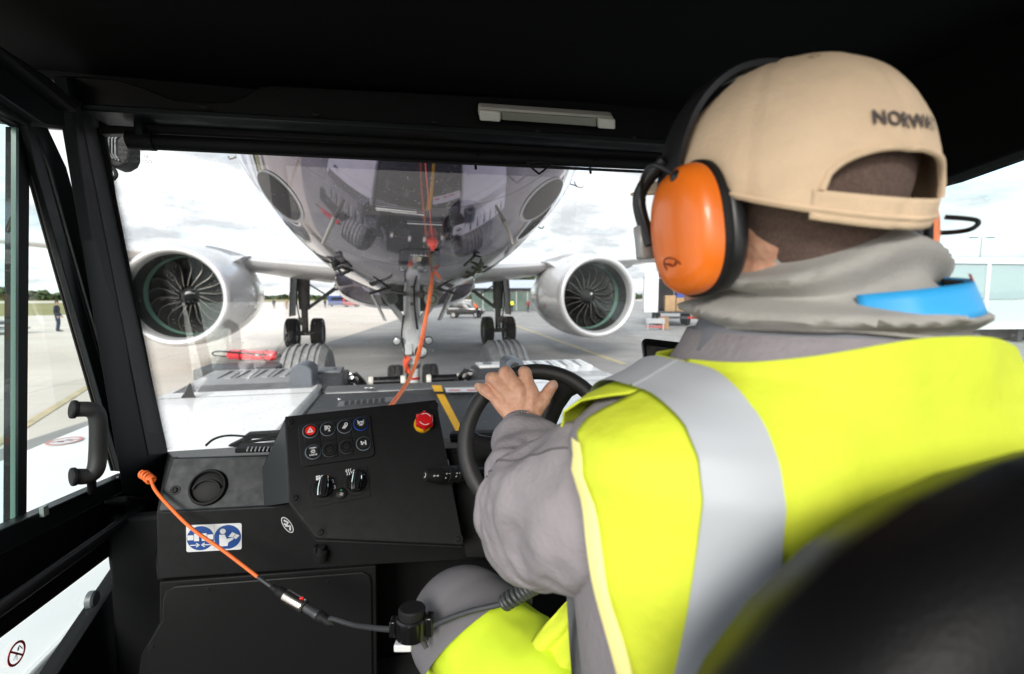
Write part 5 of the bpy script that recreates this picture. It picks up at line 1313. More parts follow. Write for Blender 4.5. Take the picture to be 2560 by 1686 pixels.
# oval maker's badge on the fascia: white ring with a slanted letterform
def badge():
    f = LB.frame(719, 1312, 0.001, rot=R(-60)); a, b = 0.0205, 0.0085
    o = MB().fprism(f, [(a * math.cos(t), b * math.sin(t)) for t in [2 * math.pi * k / 32 for k in range(32)]], 0, 0.0006).build('oval_badge', M('sticker_white'), dash, smooth=0)
    MB().fprism(f, [(a * 0.9 * math.cos(t), b * 0.82 * math.sin(t)) for t in [2 * math.pi * k / 32 for k in range(32)]], 0.0008, 0.001).build('badge_field', M('print_black'), o, smooth=0)
    MB().stroke(f, [(-a * 0.62, 0), (-a * 0.2, b * 0.5), (0, -b * 0.45), (a * 0.25, b * 0.45), (a * 0.62, -b * 0.1)], 0.003, off=0.0012).stroke(f, [(-a * 0.3, -b * 0.45), (a * 0.05, -b * 0.1)], 0.003, off=0.0012).build('badge_mark', M('sticker_white'), o, smooth=0)
badge()
# ---------------------------------------------------------------- control console
TL, TR_, BR = P(712, 1041, 0.87), P(1091, 999, 0.985), P(1160, 1363, 0.86)
CP = Plane(TL, TR_, BR)
if CP.v.z < 0: CP.v = -CP.v
cpts = [(712, 1041), (1091, 999), (1160, 1364), (790, 1347), (722, 1258)]
con = MB().prism([CP.at(x, y) for x, y in cpts], -CP.n * 0.012).build('control_console', pb_, tug, bevel=0.0025)
S1, S2 = CP.at(711, 1048, -0.004), CP.at(721, 1257, -0.004)
S3, S4 = DF.at(660, 1267, 0.001), DF.at(656, 1172, 0.001)
MB().add([S1, S2, S3, S4, S1 + V((0.03, 0.03, 0)), S2 + V((0.03, 0.03, 0)), S3 + V((0.03, 0.03, 0)), S4 + V((0.03, 0.03, 0))], [(0, 1, 2, 3), (7, 6, 5, 4), (0, 4, 5, 1), (1, 5, 6, 2), (2, 6, 7, 3), (3, 7, 4, 0)]).build('console_side', mat('console_side', (0.03, 0.035, 0.037), 0.45, spec=0.3, bump=0.15, bscale=1000), con, bevel=0.002)  # paler grey than the panel, with the light on this face painted in
S5 = DF.at(690, 1160, 0.001)
MB().add([S1, S4, A2.lerp(S4, 0.15) + V((0, 0.05, 0.0)), CP.at(1091, 1000, -0.012) + ray(1085, 1006) * 0.25, CP.at(1091, 1000, -0.012), CP.at(713, 1042, -0.012)], [(0, 1, 2, 3, 4, 5)]).build('console_hood', pb_, con, smooth=0)
MB().prism([CP.at(1091, 1001, -0.012), CP.at(1159, 1362, -0.012), CP.at(1159, 1362, -0.012) + ray(1158, 1362) * 0.12, CP.at(1091, 1001, -0.012) + ray(1090, 1003) * 0.2], V((-0.006, 0, 0))).build('console_flank', dp, con, bevel=0.002)
MB().prism([CP.at(x, y, -0.012) for x, y in ((722, 1258), (790, 1348), (1160, 1364))], V((0.02, 0.1, -0.01))).build('console_base', M('black'), con)
for px, py in ((727, 1056), (1085, 1014), (738, 1246), (802, 1332), (1145, 1348)): screw(CP, px, py, 0.0052, par=con)
# right part of the dash, column shroud
RB = Plane(P(1100, 1118, 1.02), P(1500, 1108, 1.02), P(1100, 1400, 1.0))
MB().prism([RB.at(x, y) for x, y in ((1120, 1130), (1700, 1112), (1700, 1400), (1160, 1400))], V((0, 0.03, 0))).build('driver_dash', M('black'), dash, bevel=0.006)
MB().prism([RB.at(1100, 1122), RB.at(1700, 1104), WS.at(1700, 1072, 0.01), WS.at(1100, 1092, 0.01)], V((0, 0, -0.025))).build('driver_dash_top', mat('ledge', (0.009, 0.010, 0.011), 0.5, spec=0.3), dash, bevel=0.005)
MB().prism([P(x, y, 1.3) for x, y in ((1122, 1086), (1260, 1082), (1260, 1106), (1126, 1108))], FWD * 0.05).build('demist_duct', M('soft_black'), dash, bevel=0.004)
for k in range(2):
    MB().tube([P(1126, 1090 + k * 8, 1.295), P(1260, 1086 + k * 8, 1.295)], 0.0025, 6).build('duct_slat', M('rubber'), dash)
MB().prism([LB.at(x, y, 0.004) for x, y in ((1163, 1130), (1245, 1150), (1250, 1372), (1170, 1366))], -LB.n * 0.05).build('column_shroud', mat('shroud', (0.008, 0.009, 0.010), 0.45, spec=0.3), dash, bevel=0.006)
# back wall of the footwell and dark underside
BX('firewall', -0.7, 1.2, 1.28, 1.32, 0.95, 1.42, 'black', dash)
MB().ell(LB.at(1040, 1402, -0.03) + V((0, 0, 0)), 0.03, 0.03, 0.003).build('underside_cap', M('soft_black'), dash)
# knob under the console
kb = LB.at(806, 1382, 0.012)
MB().lathe([(0.013, 0), (0.014, 0.004), (0.014, 0.02), (0.009, 0.024), (0.009, 0.032)], kb + V((0, 0, -0.012)), V((0, 0, 1)), 20).build('height_knob', M('soft_black'), dash)
MB().box(kb + RGT * -0.012 + V((0, 0, 0.008)), (0.006, 0.018, 0.026)).build('knob_lever', M('soft_black'), dash, bevel=0.002)

# ---- push buttons
pw = [CP.at(x, y) for x, y in ((744, 1061), (924, 1037), (938, 1143), (752, 1170))]
f0 = (CP.at(841, 1103), CP.u, CP.v, CP.n)
def loc2(p): d = p - f0[0]; return (d.dot(f0[1]), d.dot(f0[2]))
cor = [loc2(p) for p in pw]
def round_poly(c, r, n=5):
    out = []
    m = len(c)
    for i in range(m):
        p = V((*c[i], 0)); a = V((*c[i - 1], 0)); b = V((*c[(i + 1) % m], 0))
        q0 = p + (a - p).normalized() * r; q1 = p + (b - p).normalized() * r
        for k in range(n + 1):
            t = k / n; out.append(((1 - t) ** 2 * q0 + 2 * t * (1 - t) * p + t * t * q1)[:2])
    return out
bz = MB().fprism(f0, round_poly(cor, 0.011), 0, 0.005).build('switch_plate', M('soft_black'), con, bevel=0.0015)
ctr = V((sum(p[0] for p in cor) / 4, sum(p[1] for p in cor) / 4))
inn = [(ctr.x + (p[0] - ctr.x) * 0.86, ctr.y + (p[1] - ctr.y) * 0.80) for p in cor]
bgrid = []
def bil(u, v): return ((1 - v) * ((1 - u) * V(inn[0]) + u * V(inn[1])) + v * ((1 - u) * V(inn[3]) + u * V(inn[2])))
for r_ in range(2):
    for c_ in range(4):
        e = 0.006
        k = [bil(c_ / 4 + e, r_ / 2 + e * 2), bil((c_ + 1) / 4 - e, r_ / 2 + e * 2), bil((c_ + 1) / 4 - e, (r_ + 1) / 2 - e * 2), bil(c_ / 4 + e, (r_ + 1) / 2 - e * 2)]
        MB().fprism(f0, [tuple(x) for x in k], 0.005, 0.0068).build('switch_cell', M('panel_black'), con, bevel=0.0006)
BP = [[(776, 1082), (819, 1077), (861, 1071), (901, 1064)], [(783, 1134), (824, 1129), (866, 1121), (908, 1113)]]
BR_ = (CP.at(797, 1080) - CP.at(755, 1086)).length / 2 * 0.86
def button(px, py, kind):
    f = CP.frame(px, py, 0.0068, rot=R(0)); r = BR_
    bt = MB().lathe([(r * 0.99, 0.0), (r * 0.99, 0.004), (r * 0.9, 0.0055), (r * 0.80, 0.0055), (r * 0.78, 0.004), (0.0003, 0.0046)], f[0], f[3], 36, ref=f[1]).build('push_button', M('panel_black'), con, smooth=40)
    ring_m = M('lens_blue') if kind == 'beacon' else M('ring_grey') if kind != 'blank' else mat('ring_dark', (0.05, 0.055, 0.06), 0.4)
    MB().ring(f[0] + f[3] * 0.0015, f[3], r * 1.03, 0.0009, 36, 6).build('button_ring', ring_m, con)
    if kind == 'hazard':
        MB().disc(f, 0, 0, r * 0.72, 0.0046, 0.0052, 30).build('red_cap', mat('hazard_red', (0.75, 0.015, 0.01), 0.35), con, smooth=0)
    z = 0.0055; w = 0.0011; mb = MB(); k = r * 0.6
    if kind == 'hazard':
        for q in (0.8, 0.48):
            tri = [(q * k * math.cos(R(90 + 120 * i)), q * k * math.sin(R(90 + 120 * i)) - 0.1 * k) for i in range(4)]
            mb.stroke(f, tri, w * 0.8, off=z)
    elif kind == 'front':
        mb.stroke(f, [(0.05 * k, 0.6 * k), (0.35 * k, 0.6 * k), (0.6 * k, 0.35 * k), (0.6 * k, 0.1 * k), (0.35 * k, -0.1 * k), (0.05 * k, -0.1 * k), (0.05 * k, 0.6 * k)], w, off=z)
        for i in range(5): mb.stroke(f, [(-0.12 * k, (0.62 - i * 0.2) * k), (-0.7 * k, (0.75 - i * 0.28) * k)], w * 0.9, off=z)
        mb.stroke(f, [(0.35 * k, -0.1 * k), (0.35 * k, -0.45 * k), (0.1 * k, -0.7 * k), (0.6 * k, -0.7 * k)], w, off=z)
    elif kind == 'work':
        mb.stroke(f, [(0.0, 0.35 * k), (0.15 * k, 0.7 * k), (0.5 * k, 0.8 * k), (0.75 * k, 0.5 * k), (0.6 * k, 0.15 * k), (0.0, 0.35 * k)], w, off=z)
        mb.stroke(f, [(0.62 * k, 0.15 * k), (0.45 * k, -0.2 * k), (0.15 * k, -0.1 * k)], w, off=z)
        for i in range(4): mb.stroke(f, [((-0.1 + i * 0.17) * k, (0.18 - i * 0.06) * k), ((-0.6 + i * 0.2) * k, (-0.55 - i * 0.05) * k)], w * 0.9, off=z)
    elif kind == 'beacon':
        mb.stroke(f, [(-0.22 * k, -0.4 * k), (-0.22 * k, 0.3 * k), (0, 0.48 * k), (0.22 * k, 0.3 * k), (0.22 * k, -0.4 * k)], w, off=z)
        mb.stroke(f, [(-0.45 * k, -0.5 * k), (0.45 * k, -0.5 * k)], w * 1.2, off=z)
        for s in (-1, 1):
            for i in range(3): mb.stroke(f, [(s * 0.38 * k, (0.05 + 0.18 * i) * k), (s * 0.8 * k, (-0.15 + 0.45 * i) * k)], w * 0.9, off=z)
    elif kind == 'axle':
        mb.stroke(f, [(-0.4 * k, 0.05 * k), (0.5 * k, 0.05 * k)], w, off=z); mb.stroke(f, [(0.5 * k, 0.55 * k), (0.5 * k, -0.5 * k)], w * 1.7, off=z)
        mb.stroke(f, [(-0.62 * k, 0.5 * k), (-0.3 * k, -0.4 * k)], w * 1.6, off=z); mb.stroke(f, [(-0.4 * k, 0.45 * k), (-0.62 * k, -0.35 * k)], w, off=z)
        mb.stroke(f, [(0.05 * k, 0.3 * k), (0.05 * k, -0.2 * k)], w, off=z)
    elif kind == 'cabin':
        mb.annulus(f, 0, 0, 0.2 * k, 0.32 * k, z, z + 0.0004, 18)
        for i in range(8): a = R(45 * i); mb.stroke(f, [(0.36 * k * math.cos(a), 0.36 * k * math.sin(a)), (0.55 * k * math.cos(a), 0.55 * k * math.sin(a))], w * 0.8, off=z)
        for tx, yy in (('CABIN', 0.86), ('LIGHTS', -0.88)):
            text_mb(tx, k * 0.52, on_frame(f, 0, yy * k, z + 0.0003), bold=0.0001).build('button_lettering', M('print_white'), con, smooth=0)
    elif kind == 'blank':
        MB().annulus(f, 0, 0, r * 0.52, r * 0.62, 0.0046, 0.0052, 30).build('blank_ring', M('gloss_black'), con)
    if mb.v: mb.build('button_icon', M('print_white'), con, smooth=0)
for r_, row in enumerate((('hazard', 'front', 'work', 'beacon'), ('cabin', 'blank', 'blank', 'axle'))):
    for c_, kd in enumerate(row): button(*BP[r_][c_], kd)
# ---- heater panel
hp = [loc2(CP.at(x, y)) for x, y in ((772, 1189), (918, 1167), (927, 1243), (776, 1271))]
MB().fprism(f0, hp, 0, 0.0016).build('heater_plate', M('panel_black'), con, bevel=0.0005)
def dial(px, py, labels, icon):
    f = CP.frame(px, py, 0.0018); r = (CP.at(px + 25, py) - CP.at(px - 25, py)).length / 2
    MB().ring(f[0], f[3], r * 1.35, 0.0007, 40, 6).build('dial_groove', M('soft_black'), con)
    d = MB().lathe([(r, 0), (r * 0.98, 0.008), (r * 0.9, 0.010), (0.0004, 0.011)], f[0], f[3], 40, ref=f[1]).build('heater_dial', M('gloss_black'), con)
    t = R(78); a = f[1] * math.cos(t) + f[2] * math.sin(t); b = f[3].cross(a)
    def G(w0, w1, h0): return [f[0] + a * (x * r) + b * (y * r * w0) + f[3] * h0 for x, y in ((-1.02, -1), (-1.02, 1), (-0.3, 1.25), (0.6, 1.1), (1.0, 0.8), (1.0, -0.8), (0.6, -1.1), (-0.3, -1.25))]
    MB().loft([G(0.30, 0, 0.009), G(0.28, 0, 0.022), G(0.2, 0, 0.025)]).build('dial_grip', M('gloss_black'), con, bevel=0.0008)
    for s in (-1, 1):
        MB().tube([f[0] + a * (x * r) + b * (s * y * r * 0.29) + f[3] * 0.022 for x, y in ((-0.98, 0.55), (-0.98, 1.0), (-0.3, 1.25), (0.6, 1.1), (1.0, 0.75))], [0.0022, 0.0026, 0.0026, 0.0024, 0.0012], 8).build('dial_trim', M('chrome'), con)
    for tx, lx, ly in labels:
        text_mb(tx, r * 0.55, on_frame(CP.frame(lx, ly, 0.0026), 0, 0, 0), bold=0.0001).build('dial_number', M('print_white'), con, smooth=0)
    fi = CP.frame(*icon[1], 0.002); k = r * 0.3; mb = MB()
    if icon[0] == 'fan':
        for i in range(4): an = R(45 + 90 * i); mb.disc(fi, k * 0.55 * math.cos(an), k * 0.55 * math.sin(an), k * 0.45, 0, 0.0004, 12)
    else:
        for i in range(3): mb.stroke(fi, [((i - 1) * k * 0.7 + 0.25 * k * math.sin(j * 1.6), (j - 2) * k * 0.5) for j in range(5)], k * 0.25)
    mb.build('dial_icon', M('print_white'), con, smooth=0)
dial(808, 1222, (('0', 806, 1194), ('1', 820, 1196), ('2', 832, 1205), ('3', 836, 1219)), ('fan', (796, 1196)))
dial(890, 1207, (('0', 885, 1181), ('1', 897, 1183), ('2', 909, 1191)), ('heat', (872, 1181)))
f = CP.frame(853, 1235, 0.0018)
MB().lathe([(0.0095, 0), (0.0095, 0.003), (0.008, 0.0042), (0.0003, 0.0045)], f[0], f[3], 28).build('cooling_button', M('panel_black'), con)
mb = MB()
for i in range(6): an = R(60 * i); mb.stroke(f, [(0, -0.002), (0.0035 * math.cos(an), -0.002 + 0.0035 * math.sin(an))], 0.0007, off=0.0046)
mb.build('snowflake_icon', M('print_grey'), con, smooth=0)
MB().disc(f, 0, 0.005, 0.0013, 0.0046, 0.0052, 12).build('indicator_dot', M('green_dot'), con, smooth=0)
# ---- emergency stop
f = CP.frame(1056, 1062)
MB().lathe([(0.0175, 0), (0.0175, 0.006), (0.0165, 0.008), (0.012, 0.0085), (0.012, 0.003)], f[0], f[3], 36).build('stop_collar', M('yellow_plastic'), con)
es = MB().lathe([(0.010, 0.006), (0.010, 0.015), (0.0155, 0.016), (0.0165, 0.020), (0.0165, 0.027), (0.014, 0.031), (0.0003, 0.032)], f[0], f[3], 36).build('emergency_stop', M('red_plastic'), con)
for k in range(6):
    an = R(60 * k + 20); MB().ell(f[0] + (f[1] * math.cos(an) + f[2] * math.sin(an)) * 0.0155 + f[3] * 0.0225, 0.0035, 0.0035, 0.006, nu=10, nv=8).build('stop_lobe', M('red_plastic'), es)
for a0 in (20, 200):
    MB().stroke(f, [(0.0115 * math.cos(R(a0 + 14 * k)), 0.0115 * math.sin(R(a0 + 14 * k))) for k in range(8)], 0.0012, off=0.0316).build('stop_arrow', M('print_white'), es, smooth=0)
# ---- steering wheel, column, stalk
SWC = P(1345, 1106, 0.86)
swn = (CAM - SWC).normalized(); swn = (swn + V((0, 0, 0.10)) + RGT * 0.05).normalized()
SWR = 0.132
swu, swv, _ = basis(swn, V((1, 0, 0)))
sw_m = mat('wheel_leather', (0.02, 0.02, 0.02), 0.5, bump=0.5, bscale=700)
stw = MB().ring(SWC, swn, SWR, 0.0152, 72, 16).build('steering_wheel', sw_m, tug)
hub = SWC - swn * 0.055
MB().lathe([(0.045, -0.02), (0.05, 0.0), (0.045, 0.022), (0.02, 0.03), (0.001, 0.031)], hub, swn, 32).build('wheel_hub', M('soft_black'), stw)
for k in range(3):
    an = R(180 + 4 + k * 120); d = (RGT * math.cos(an) + swn.cross(RGT).normalized() * math.sin(an)); d = (d - swn * d.dot(swn)).normalized()
    w_ = swn.cross(d)
    rg = []
    for t_, wd, th in ((0.0, 0.024, 0.012), (0.35, 0.018, 0.009), (0.62, 0.017, 0.008), (0.82, 0.022, 0.009), (0.94, 0.034, 0.010), (1.0, 0.046, 0.010)):
        c = hub.lerp(SWC + d * SWR * 0.98, t_) if t_ > 0 else hub
        rg.append([c + w_ * (wd * math.cos(q)) + swn * (th * math.sin(q)) for q in [2 * math.pi * j / 14 for j in range(14)]])
    MB().loft(rg).build('wheel_spoke', mat('spoke_black', (0.012, 0.012, 0.013), 0.3), stw)
MB().tube([hub, hub - swn * 0.12, hub - swn * 0.12 + V((0.0, 0.12, -0.12))], [0.035, 0.038, 0.045], 20).build('steering_column', M('soft_black'), stw)
s0, s1 = P(1063, 1189, 0.845), P(1215, 1182, 0.95)
ax = (s1 - s0); Ls = ax.length
stalk = MB().lathe([(0.001, 0.0), (0.0095, 0.0), (0.0105, 0.004), (0.0115, 0.006), (0.0145, 0.02), (0.0155, 0.024), (0.0155, 0.042), (0.0143, 0.043), (0.0143, 0.046), (0.0157, 0.047), (0.0157, 0.064), (0.0145, 0.065), (0.0145, 0.068), (0.0157, 0.07), (0.0157, 0.085), (0.012, 0.09), (0.011, Ls)], s0, ax, 32).build('indicator_stalk', M('soft_black'), tug, smooth=30)
sax = ax.normalized(); su = (-FWD - sax * (-FWD).dot(sax)).normalized(); sv = sax.cross(su); sv = sv if sv.z > 0 else -sv
mb = MB()
for k in range(30):
    an = 2 * math.pi * k / 30; d = su * math.cos(an) + sv * math.sin(an)
    for h in (0.026, 0.049, 0.072):
        mb.tube([s0 + sax * h + d * 0.0157, s0 + sax * (h + 0.006) + d * 0.0157], 0.0006, 4)
o = mb.build('grip_ribs', M('soft_black'), stalk); o['kind'] = 'stuff'
fs = (s0 + sax * 0.014 + su * 0.0135 + sv * 0.004, sax, sv, su)
mb = MB(); mb.stroke(fs, [(-0.006, 0), (-0.002, 0)], 0.0012).stroke(fs, [(-0.0045, 0.0016), (-0.0066, 0), (-0.0045, -0.0016)], 0.0007).stroke(fs, [(0.004, 0), (0.001, 0)], 0.0012).stroke(fs, [(0.003, 0.0016), (0.0052, 0), (0.003, -0.0016)], 0.0007)
for dx, dy in ((0.021, 0.004), (0.021, -0.004), (0.045, 0.004), (0.045, -0.002)):
    mb.annulus((fs[0] + su * 0.0022, sax, sv, su), dx, dy, 0.0008, 0.0014, 0, 0.0004, 12)
mb.stroke((fs[0] + su * 0.0022, sax, sv, su), [(0.026, 0.004), (0.0285, 0.004)], 0.001).stroke((fs[0] + su * 0.0022, sax, sv, su), [(0.05, 0.004), (0.0525, 0.004)], 0.001)
mb.build('stalk_icons', M('print_white'), stalk, smooth=0)
MB().stroke((s0 - sax * 0.0004, sv, su, -sax), [(-0.004, -0.001), (-0.002, 0.002), (0.002, 0.002), (0.004, -0.001)], 0.001).build('horn_icon', M('print_white'), stalk, smooth=0)
# ---- windscreen wiper
wp0, wp1, wp2 = WS.at(560, 1122, -0.03), WS.at(655, 1096, -0.03), WS.at(720, 1092, -0.03)
wip = MB().prism([WS.at(x, y, -0.02) for x, y in ((600, 1103), (616, 1092), (720, 1086), (720, 1102), (620, 1106))], -WS.n * 0.02).build('wiper', M('rubber'), tug, bevel=0.003)
MB().prism([WS.at(x, y, -0.02) for x, y in ((562, 1125), (612, 1100), (632, 1102), (592, 1128))], -WS.n * 0.02).build('wiper_arm', M('rubber'), wip, bevel=0.003)
MB().tube(spline([WS.at(508, 1122, -0.02), WS.at(530, 1106, -0.025), WS.at(570, 1098, -0.025), WS.at(640, 1103, -0.025), WS.at(720, 1104, -0.025)]), 0.0035, 8).build('washer_hose', M('rubber'), wip)
MB().tube([WS.at(600, 1112, -0.014), WS.at(720, 1098, -0.014)], 0.005, 8).build('wiper_blade', M('soft_black'), wip)
# ---- rear wall of the cab behind the lens, unseen, sized to keep veil off the windscreen and let sun in: dark panel below a window opening
BX('rear_wall', -0.8, 1.28, -0.49, -0.44, 0.95, 1.66, 'black')
for x0, x1 in ((-0.8, -0.7), (1.18, 1.28)): BX('rear_post', x0, x1, -0.495, -0.435, 1.66, 2.5, 'black')
BX('rear_header', -0.7, 1.18, -0.495, -0.435, 2.45, 2.5, 'black')
# ---- driver's seat back close to the lens
seat_m = mat('seat_black', (0.003, 0.003, 0.0035), 0.45, spec=0.12, bump=0.3, bscale=500)
def seat_ring(yv, k, dz):
    pts = []
    for j in range(40):
        a = 2 * math.pi * j / 40; c, s = math.cos(a), math.sin(a); e = 2 / 3.4
        x = 0.335 * k * math.copysign(abs(c) ** e, c); z = 0.36 * k * math.copysign(abs(s) ** e, s)
        tilt = (z + 0.36) * -0.10
        pts.append(V((0.418 + x, yv + tilt - 0.05 * (x / 0.265) ** 2 * 0 , 1.53 + z + dz)))
    return pts
seat = MB().loft([seat_ring(0.155, 0.80, 0), seat_ring(0.16, 0.93, 0), seat_ring(0.185, 0.99, 0), seat_ring(0.215, 1.0, 0), seat_ring(0.245, 0.95, 0), seat_ring(0.255, 0.8, 0)]).build('driver_seat', seat_m, tug, smooth=70)
sup = [(math.copysign(abs(math.cos(2 * math.pi * j / 32)) ** 0.6, math.cos(2 * math.pi * j / 32)), math.copysign(abs(math.sin(2 * math.pi * j / 32)) ** 0.6, math.sin(2 * math.pi * j / 32))) for j in range(32)]
MB().loft([[V((0.415 + x * 0.23, 0.28 + y * 0.25, z)) for x, y in sup] for z in (1.12, 1.16, 1.22, 1.25)]).build('seat_cushion', seat_m, seat, bevel=0.01)
BX('seat_base', 0.25, 0.58, 0.1, 0.45, 0.95, 1.12, 'black', seat)
mb = MB(); mb.tube(spline([V((0.21, 0.135, 1.45)), V((0.235, 0.12, 1.66)), V((0.32, 0.11, 1.76)), V((0.52, 0.11, 1.76)), V((0.60, 0.12, 1.66)), V((0.62, 0.135, 1.45))]), 0.018, 10).build('seat_bolster', mat('bolster', (0.02, 0.021, 0.023), 0.4), seat)
# ================================================================ DRIVER
skin = mat('skin', (0.72, 0.42, 0.28), 0.5, sss=0.15, col2=(0.58, 0.29, 0.19), vscale=70, bump=0.9, bscale=190, detail=6, bdist=0.0016)
hoodie_m = mat('hoodie', (0.27, 0.25, 0.265), 0.9, spec=0.15, bump=0.45, bscale=170, bdist=0.003, var=0.08, vscale=20)
vest_m = mat('vest_yellow', (0.60, 0.685, 0.045), 0.7, spec=0.2, bump=0.3, bscale=70, bdist=0.005, var=0.06, vscale=10)
tape_m = mat('reflective_tape', (0.40, 0.43, 0.46), 0.55, 0.0, bump=0.1, bscale=1500)
pipe_m = mat('vest_binding', (0.85, 0.78, 0.30), 0.6)
trouser_m = mat('trouser_yellow', (0.55, 0.70, 0.035), 0.75, spec=0.2, bump=0.2, bscale=1300, var=0.05, vscale=9)
patch_m = mat('knee_grey', (0.16, 0.155, 0.165), 0.9, spec=0.1, bump=0.3, bscale=1500)
cap_m = mat('cap_beige', (0.78, 0.59, 0.40), 0.88, spec=0.15, bump=0.4, bscale=210, bdist=0.0018, var=0.09, vscale=18)
hair_m = mat('hair_stubble', (0.10, 0.065, 0.05), 0.9, col2=(0.16, 0.105, 0.085), vscale=420, bump=0.6, bscale=900)
gaiter_m = mat('gaiter_grey', (0.37, 0.36, 0.335), 0.95, spec=0.1, bump=0.5, bscale=330, bdist=0.0015, var=0.08, vscale=16)

HC = V((0.348, 0.385, 2.043))            # head centre
def fold(p, amp, s1, s2, seed=0.0):
    return amp * (noise.noise(V((p.x * s1, p.y * s1, p.z * s1 + seed))) + 0.5 * noise.noise(V((p.x * s2, p.y * s2, p.z * s2 + seed + 7))))
# key joints
SH_L = V((0.195, 0.36, 1.775)); EL = P(1345, 1262, 0.585); WR = P(1306, 1052, 0.805)
SH_R = V((0.60, 0.36, 1.80)); EL_R = V((0.66, 0.58, 1.62)); WR_R = V((0.56, 0.78, 1.66))
HIP_L, HIP_R = V((0.30, 0.36, 1.33)), V((0.49, 0.36, 1.33))
KN = P(1165, 1562, 0.80); KN_R = V((0.60, 0.80, 1.40))
AN, AN_R = V((0.10, 0.88, 1.05)), V((0.62, 0.93, 1.05))
person = thing('person', (0.39, 0.36, 0.95), 'person in yellow vest, beige cap and grey hoodie, hand on steering wheel', 'person')
def H(x, y, z): return HC + V((x, y, z))
def hand(sgn_pts, r=0.0102):
    S = []
    for ch, rr in sgn_pts:
        for i in range(len(ch) - 1): S.append((ch[i], rr[i], ch[i + 1], rr[i + 1], 12, 4))
    return S
# left hand spread over the rim: wrist, metacarpals, five bent fingers
wA, wB = P(1283, 1052, 0.803), P(1326, 1048, 0.803)
wC = wA.lerp(wB, 0.5)
mcp = {'index': P(1330, 984, 0.804), 'middle': P(1299, 978, 0.802), 'ring': P(1271, 988, 0.804), 'pinky': P(1249, 1007, 0.810)}
pip = {'index': P(1312, 931, 0.824), 'middle': P(1266, 931, 0.823), 'ring': P(1234, 946, 0.826), 'pinky': P(1214, 978, 0.828)}
dip = {'index': P(1311, 932, 0.853), 'middle': P(1260, 932, 0.853), 'ring': P(1226, 946, 0.853), 'pinky': P(1205, 970, 0.838)}
tip = {'index': P(1311, 947, 0.874), 'middle': P(1262, 945, 0.875), 'ring': P(1229, 956, 0.873), 'pinky': P(1196, 967, 0.844)}
ch = []
for k, (f_, w_) in enumerate((('index', 0.85), ('middle', 0.6), ('ring', 0.36), ('pinky', 0.12))):
    rs = 0.0096 if f_ == 'pinky' else 0.0111
    base = wA.lerp(wB, w_)
    ch.append(([base, base.lerp(mcp[f_], 0.55) - FWD * 0.003, mcp[f_], mcp[f_].lerp(pip[f_], 0.5) - FWD * 0.001, pip[f_], dip[f_], tip[f_]], [0.0155, 0.0135, rs * 1.16, rs * 1.0, rs * 1.08, rs * 0.94, rs * 0.85]))
ch.append(([P(1325, 1040, 0.806), P(1345, 1012, 0.807), P(1362, 993, 0.812), P(1375, 974, 0.818), P(1382, 964, 0.822)], [0.0165, 0.0155, 0.0125, 0.0112, 0.0098]))
ch.append(([mcp['index'].lerp(wB, 0.35), P(1342, 1010, 0.810)], [0.011, 0.011]))
ch.append(([wA.lerp(mcp['pinky'], 0.2), wA.lerp(mcp['pinky'], 0.75)], [0.0125, 0.0115]))
S = hand(ch)
S.append((wA.lerp(wB, 0.22), 0.0205, EL.lerp(WR, 0.55), 0.031)); S.append((wA.lerp(wB, 0.78), 0.0205, EL.lerp(WR, 0.55) + V((0.01, 0, 0)), 0.031)); S.append((EL.lerp(WR, 0.6), 0.033, EL, 0.04)); S.append((EL, 0.042, SH_L, 0.052))
# right arm, hand relaxed on the rim side
S += [(SH_R, 0.052, EL_R, 0.042), (EL_R, 0.04, WR_R, 0.026)]
rh = WR_R + V((-0.03, 0.07, 0.02))
S += [(WR_R, 0.024, rh, 0.026), (WR_R + V((-0.02, 0, 0)), 0.02, rh + V((-0.025, 0, -0.005)), 0.022)]
for k in range(4):
    b0_ = rh + V((0.02 - 0.018 * k, 0.015, 0.006)); b1_ = b0_ + V((-0.012, 0.032 + 0.006 * (1.5 - abs(k - 1.5)), 0.0)); b2_ = b1_ + V((-0.01, 0.012, -0.025))
    S += [(b0_, 0.0105, b1_, 0.0098, 10, 4), (b1_, 0.0098, b2_, 0.0085, 10, 4)]
S += [(rh + V((-0.03, -0.02, 0)), 0.013, rh + V((-0.055, 0.015, -0.01)), 0.0115, 10, 4), (rh + V((-0.055, 0.015, -0.01)), 0.0115, rh + V((-0.06, 0.04, -0.02)), 0.0095, 10, 4)]
# torso, neck, head and legs under the clothes
S += [(V((0.30, 0.36, 1.40)), 0.12, V((0.32, 0.36, 1.75)), 0.12), (V((0.47, 0.36, 1.40)), 0.12, V((0.45, 0.36, 1.75)), 0.12), (SH_L + V((0.03, 0, 0)), 0.065, SH_R - V((0.03, 0, 0)), 0.065)]
S += [(V((0.37, 0.36, 1.80)), 0.068, H(0, -0.01, -0.07), 0.06)]
S += [(H(0, -0.026, 0.025), 0.080, H(0, 0.03, 0.03), 0.078), (H(0, -0.015, -0.02), 0.072, H(0, 0.045, -0.03), 0.064), (H(0, 0.03, -0.06), 0.05, H(0, 0.075, -0.095), 0.03)]
for s in (-1, 1):
    S += [(H(s * 0.045, 0.0, -0.05), 0.032, H(s * 0.022, 0.07, -0.095), 0.025, 10, 4), (H(s * 0.04, 0.07, -0.03), 0.026, H(s * 0.05, 0.04, -0.01), 0.028, 10, 4), (H(s * 0.02, 0.105, 0.022), 0.012, H(s * 0.05, 0.085, 0.02), 0.012, 10, 4)]
    S += [(H(s * 0.083, -0.005, 0.01), 0.016, H(s * 0.086, -0.008, -0.03), 0.011, 10, 4)]
S += [(H(0, 0.108, 0.01), 0.009, H(0, 0.128, -0.028), 0.013, 10, 4), (H(-0.018, 0.103, -0.058), 0.008, H(0.018, 0.103, -0.058), 0.008, 10, 4)]
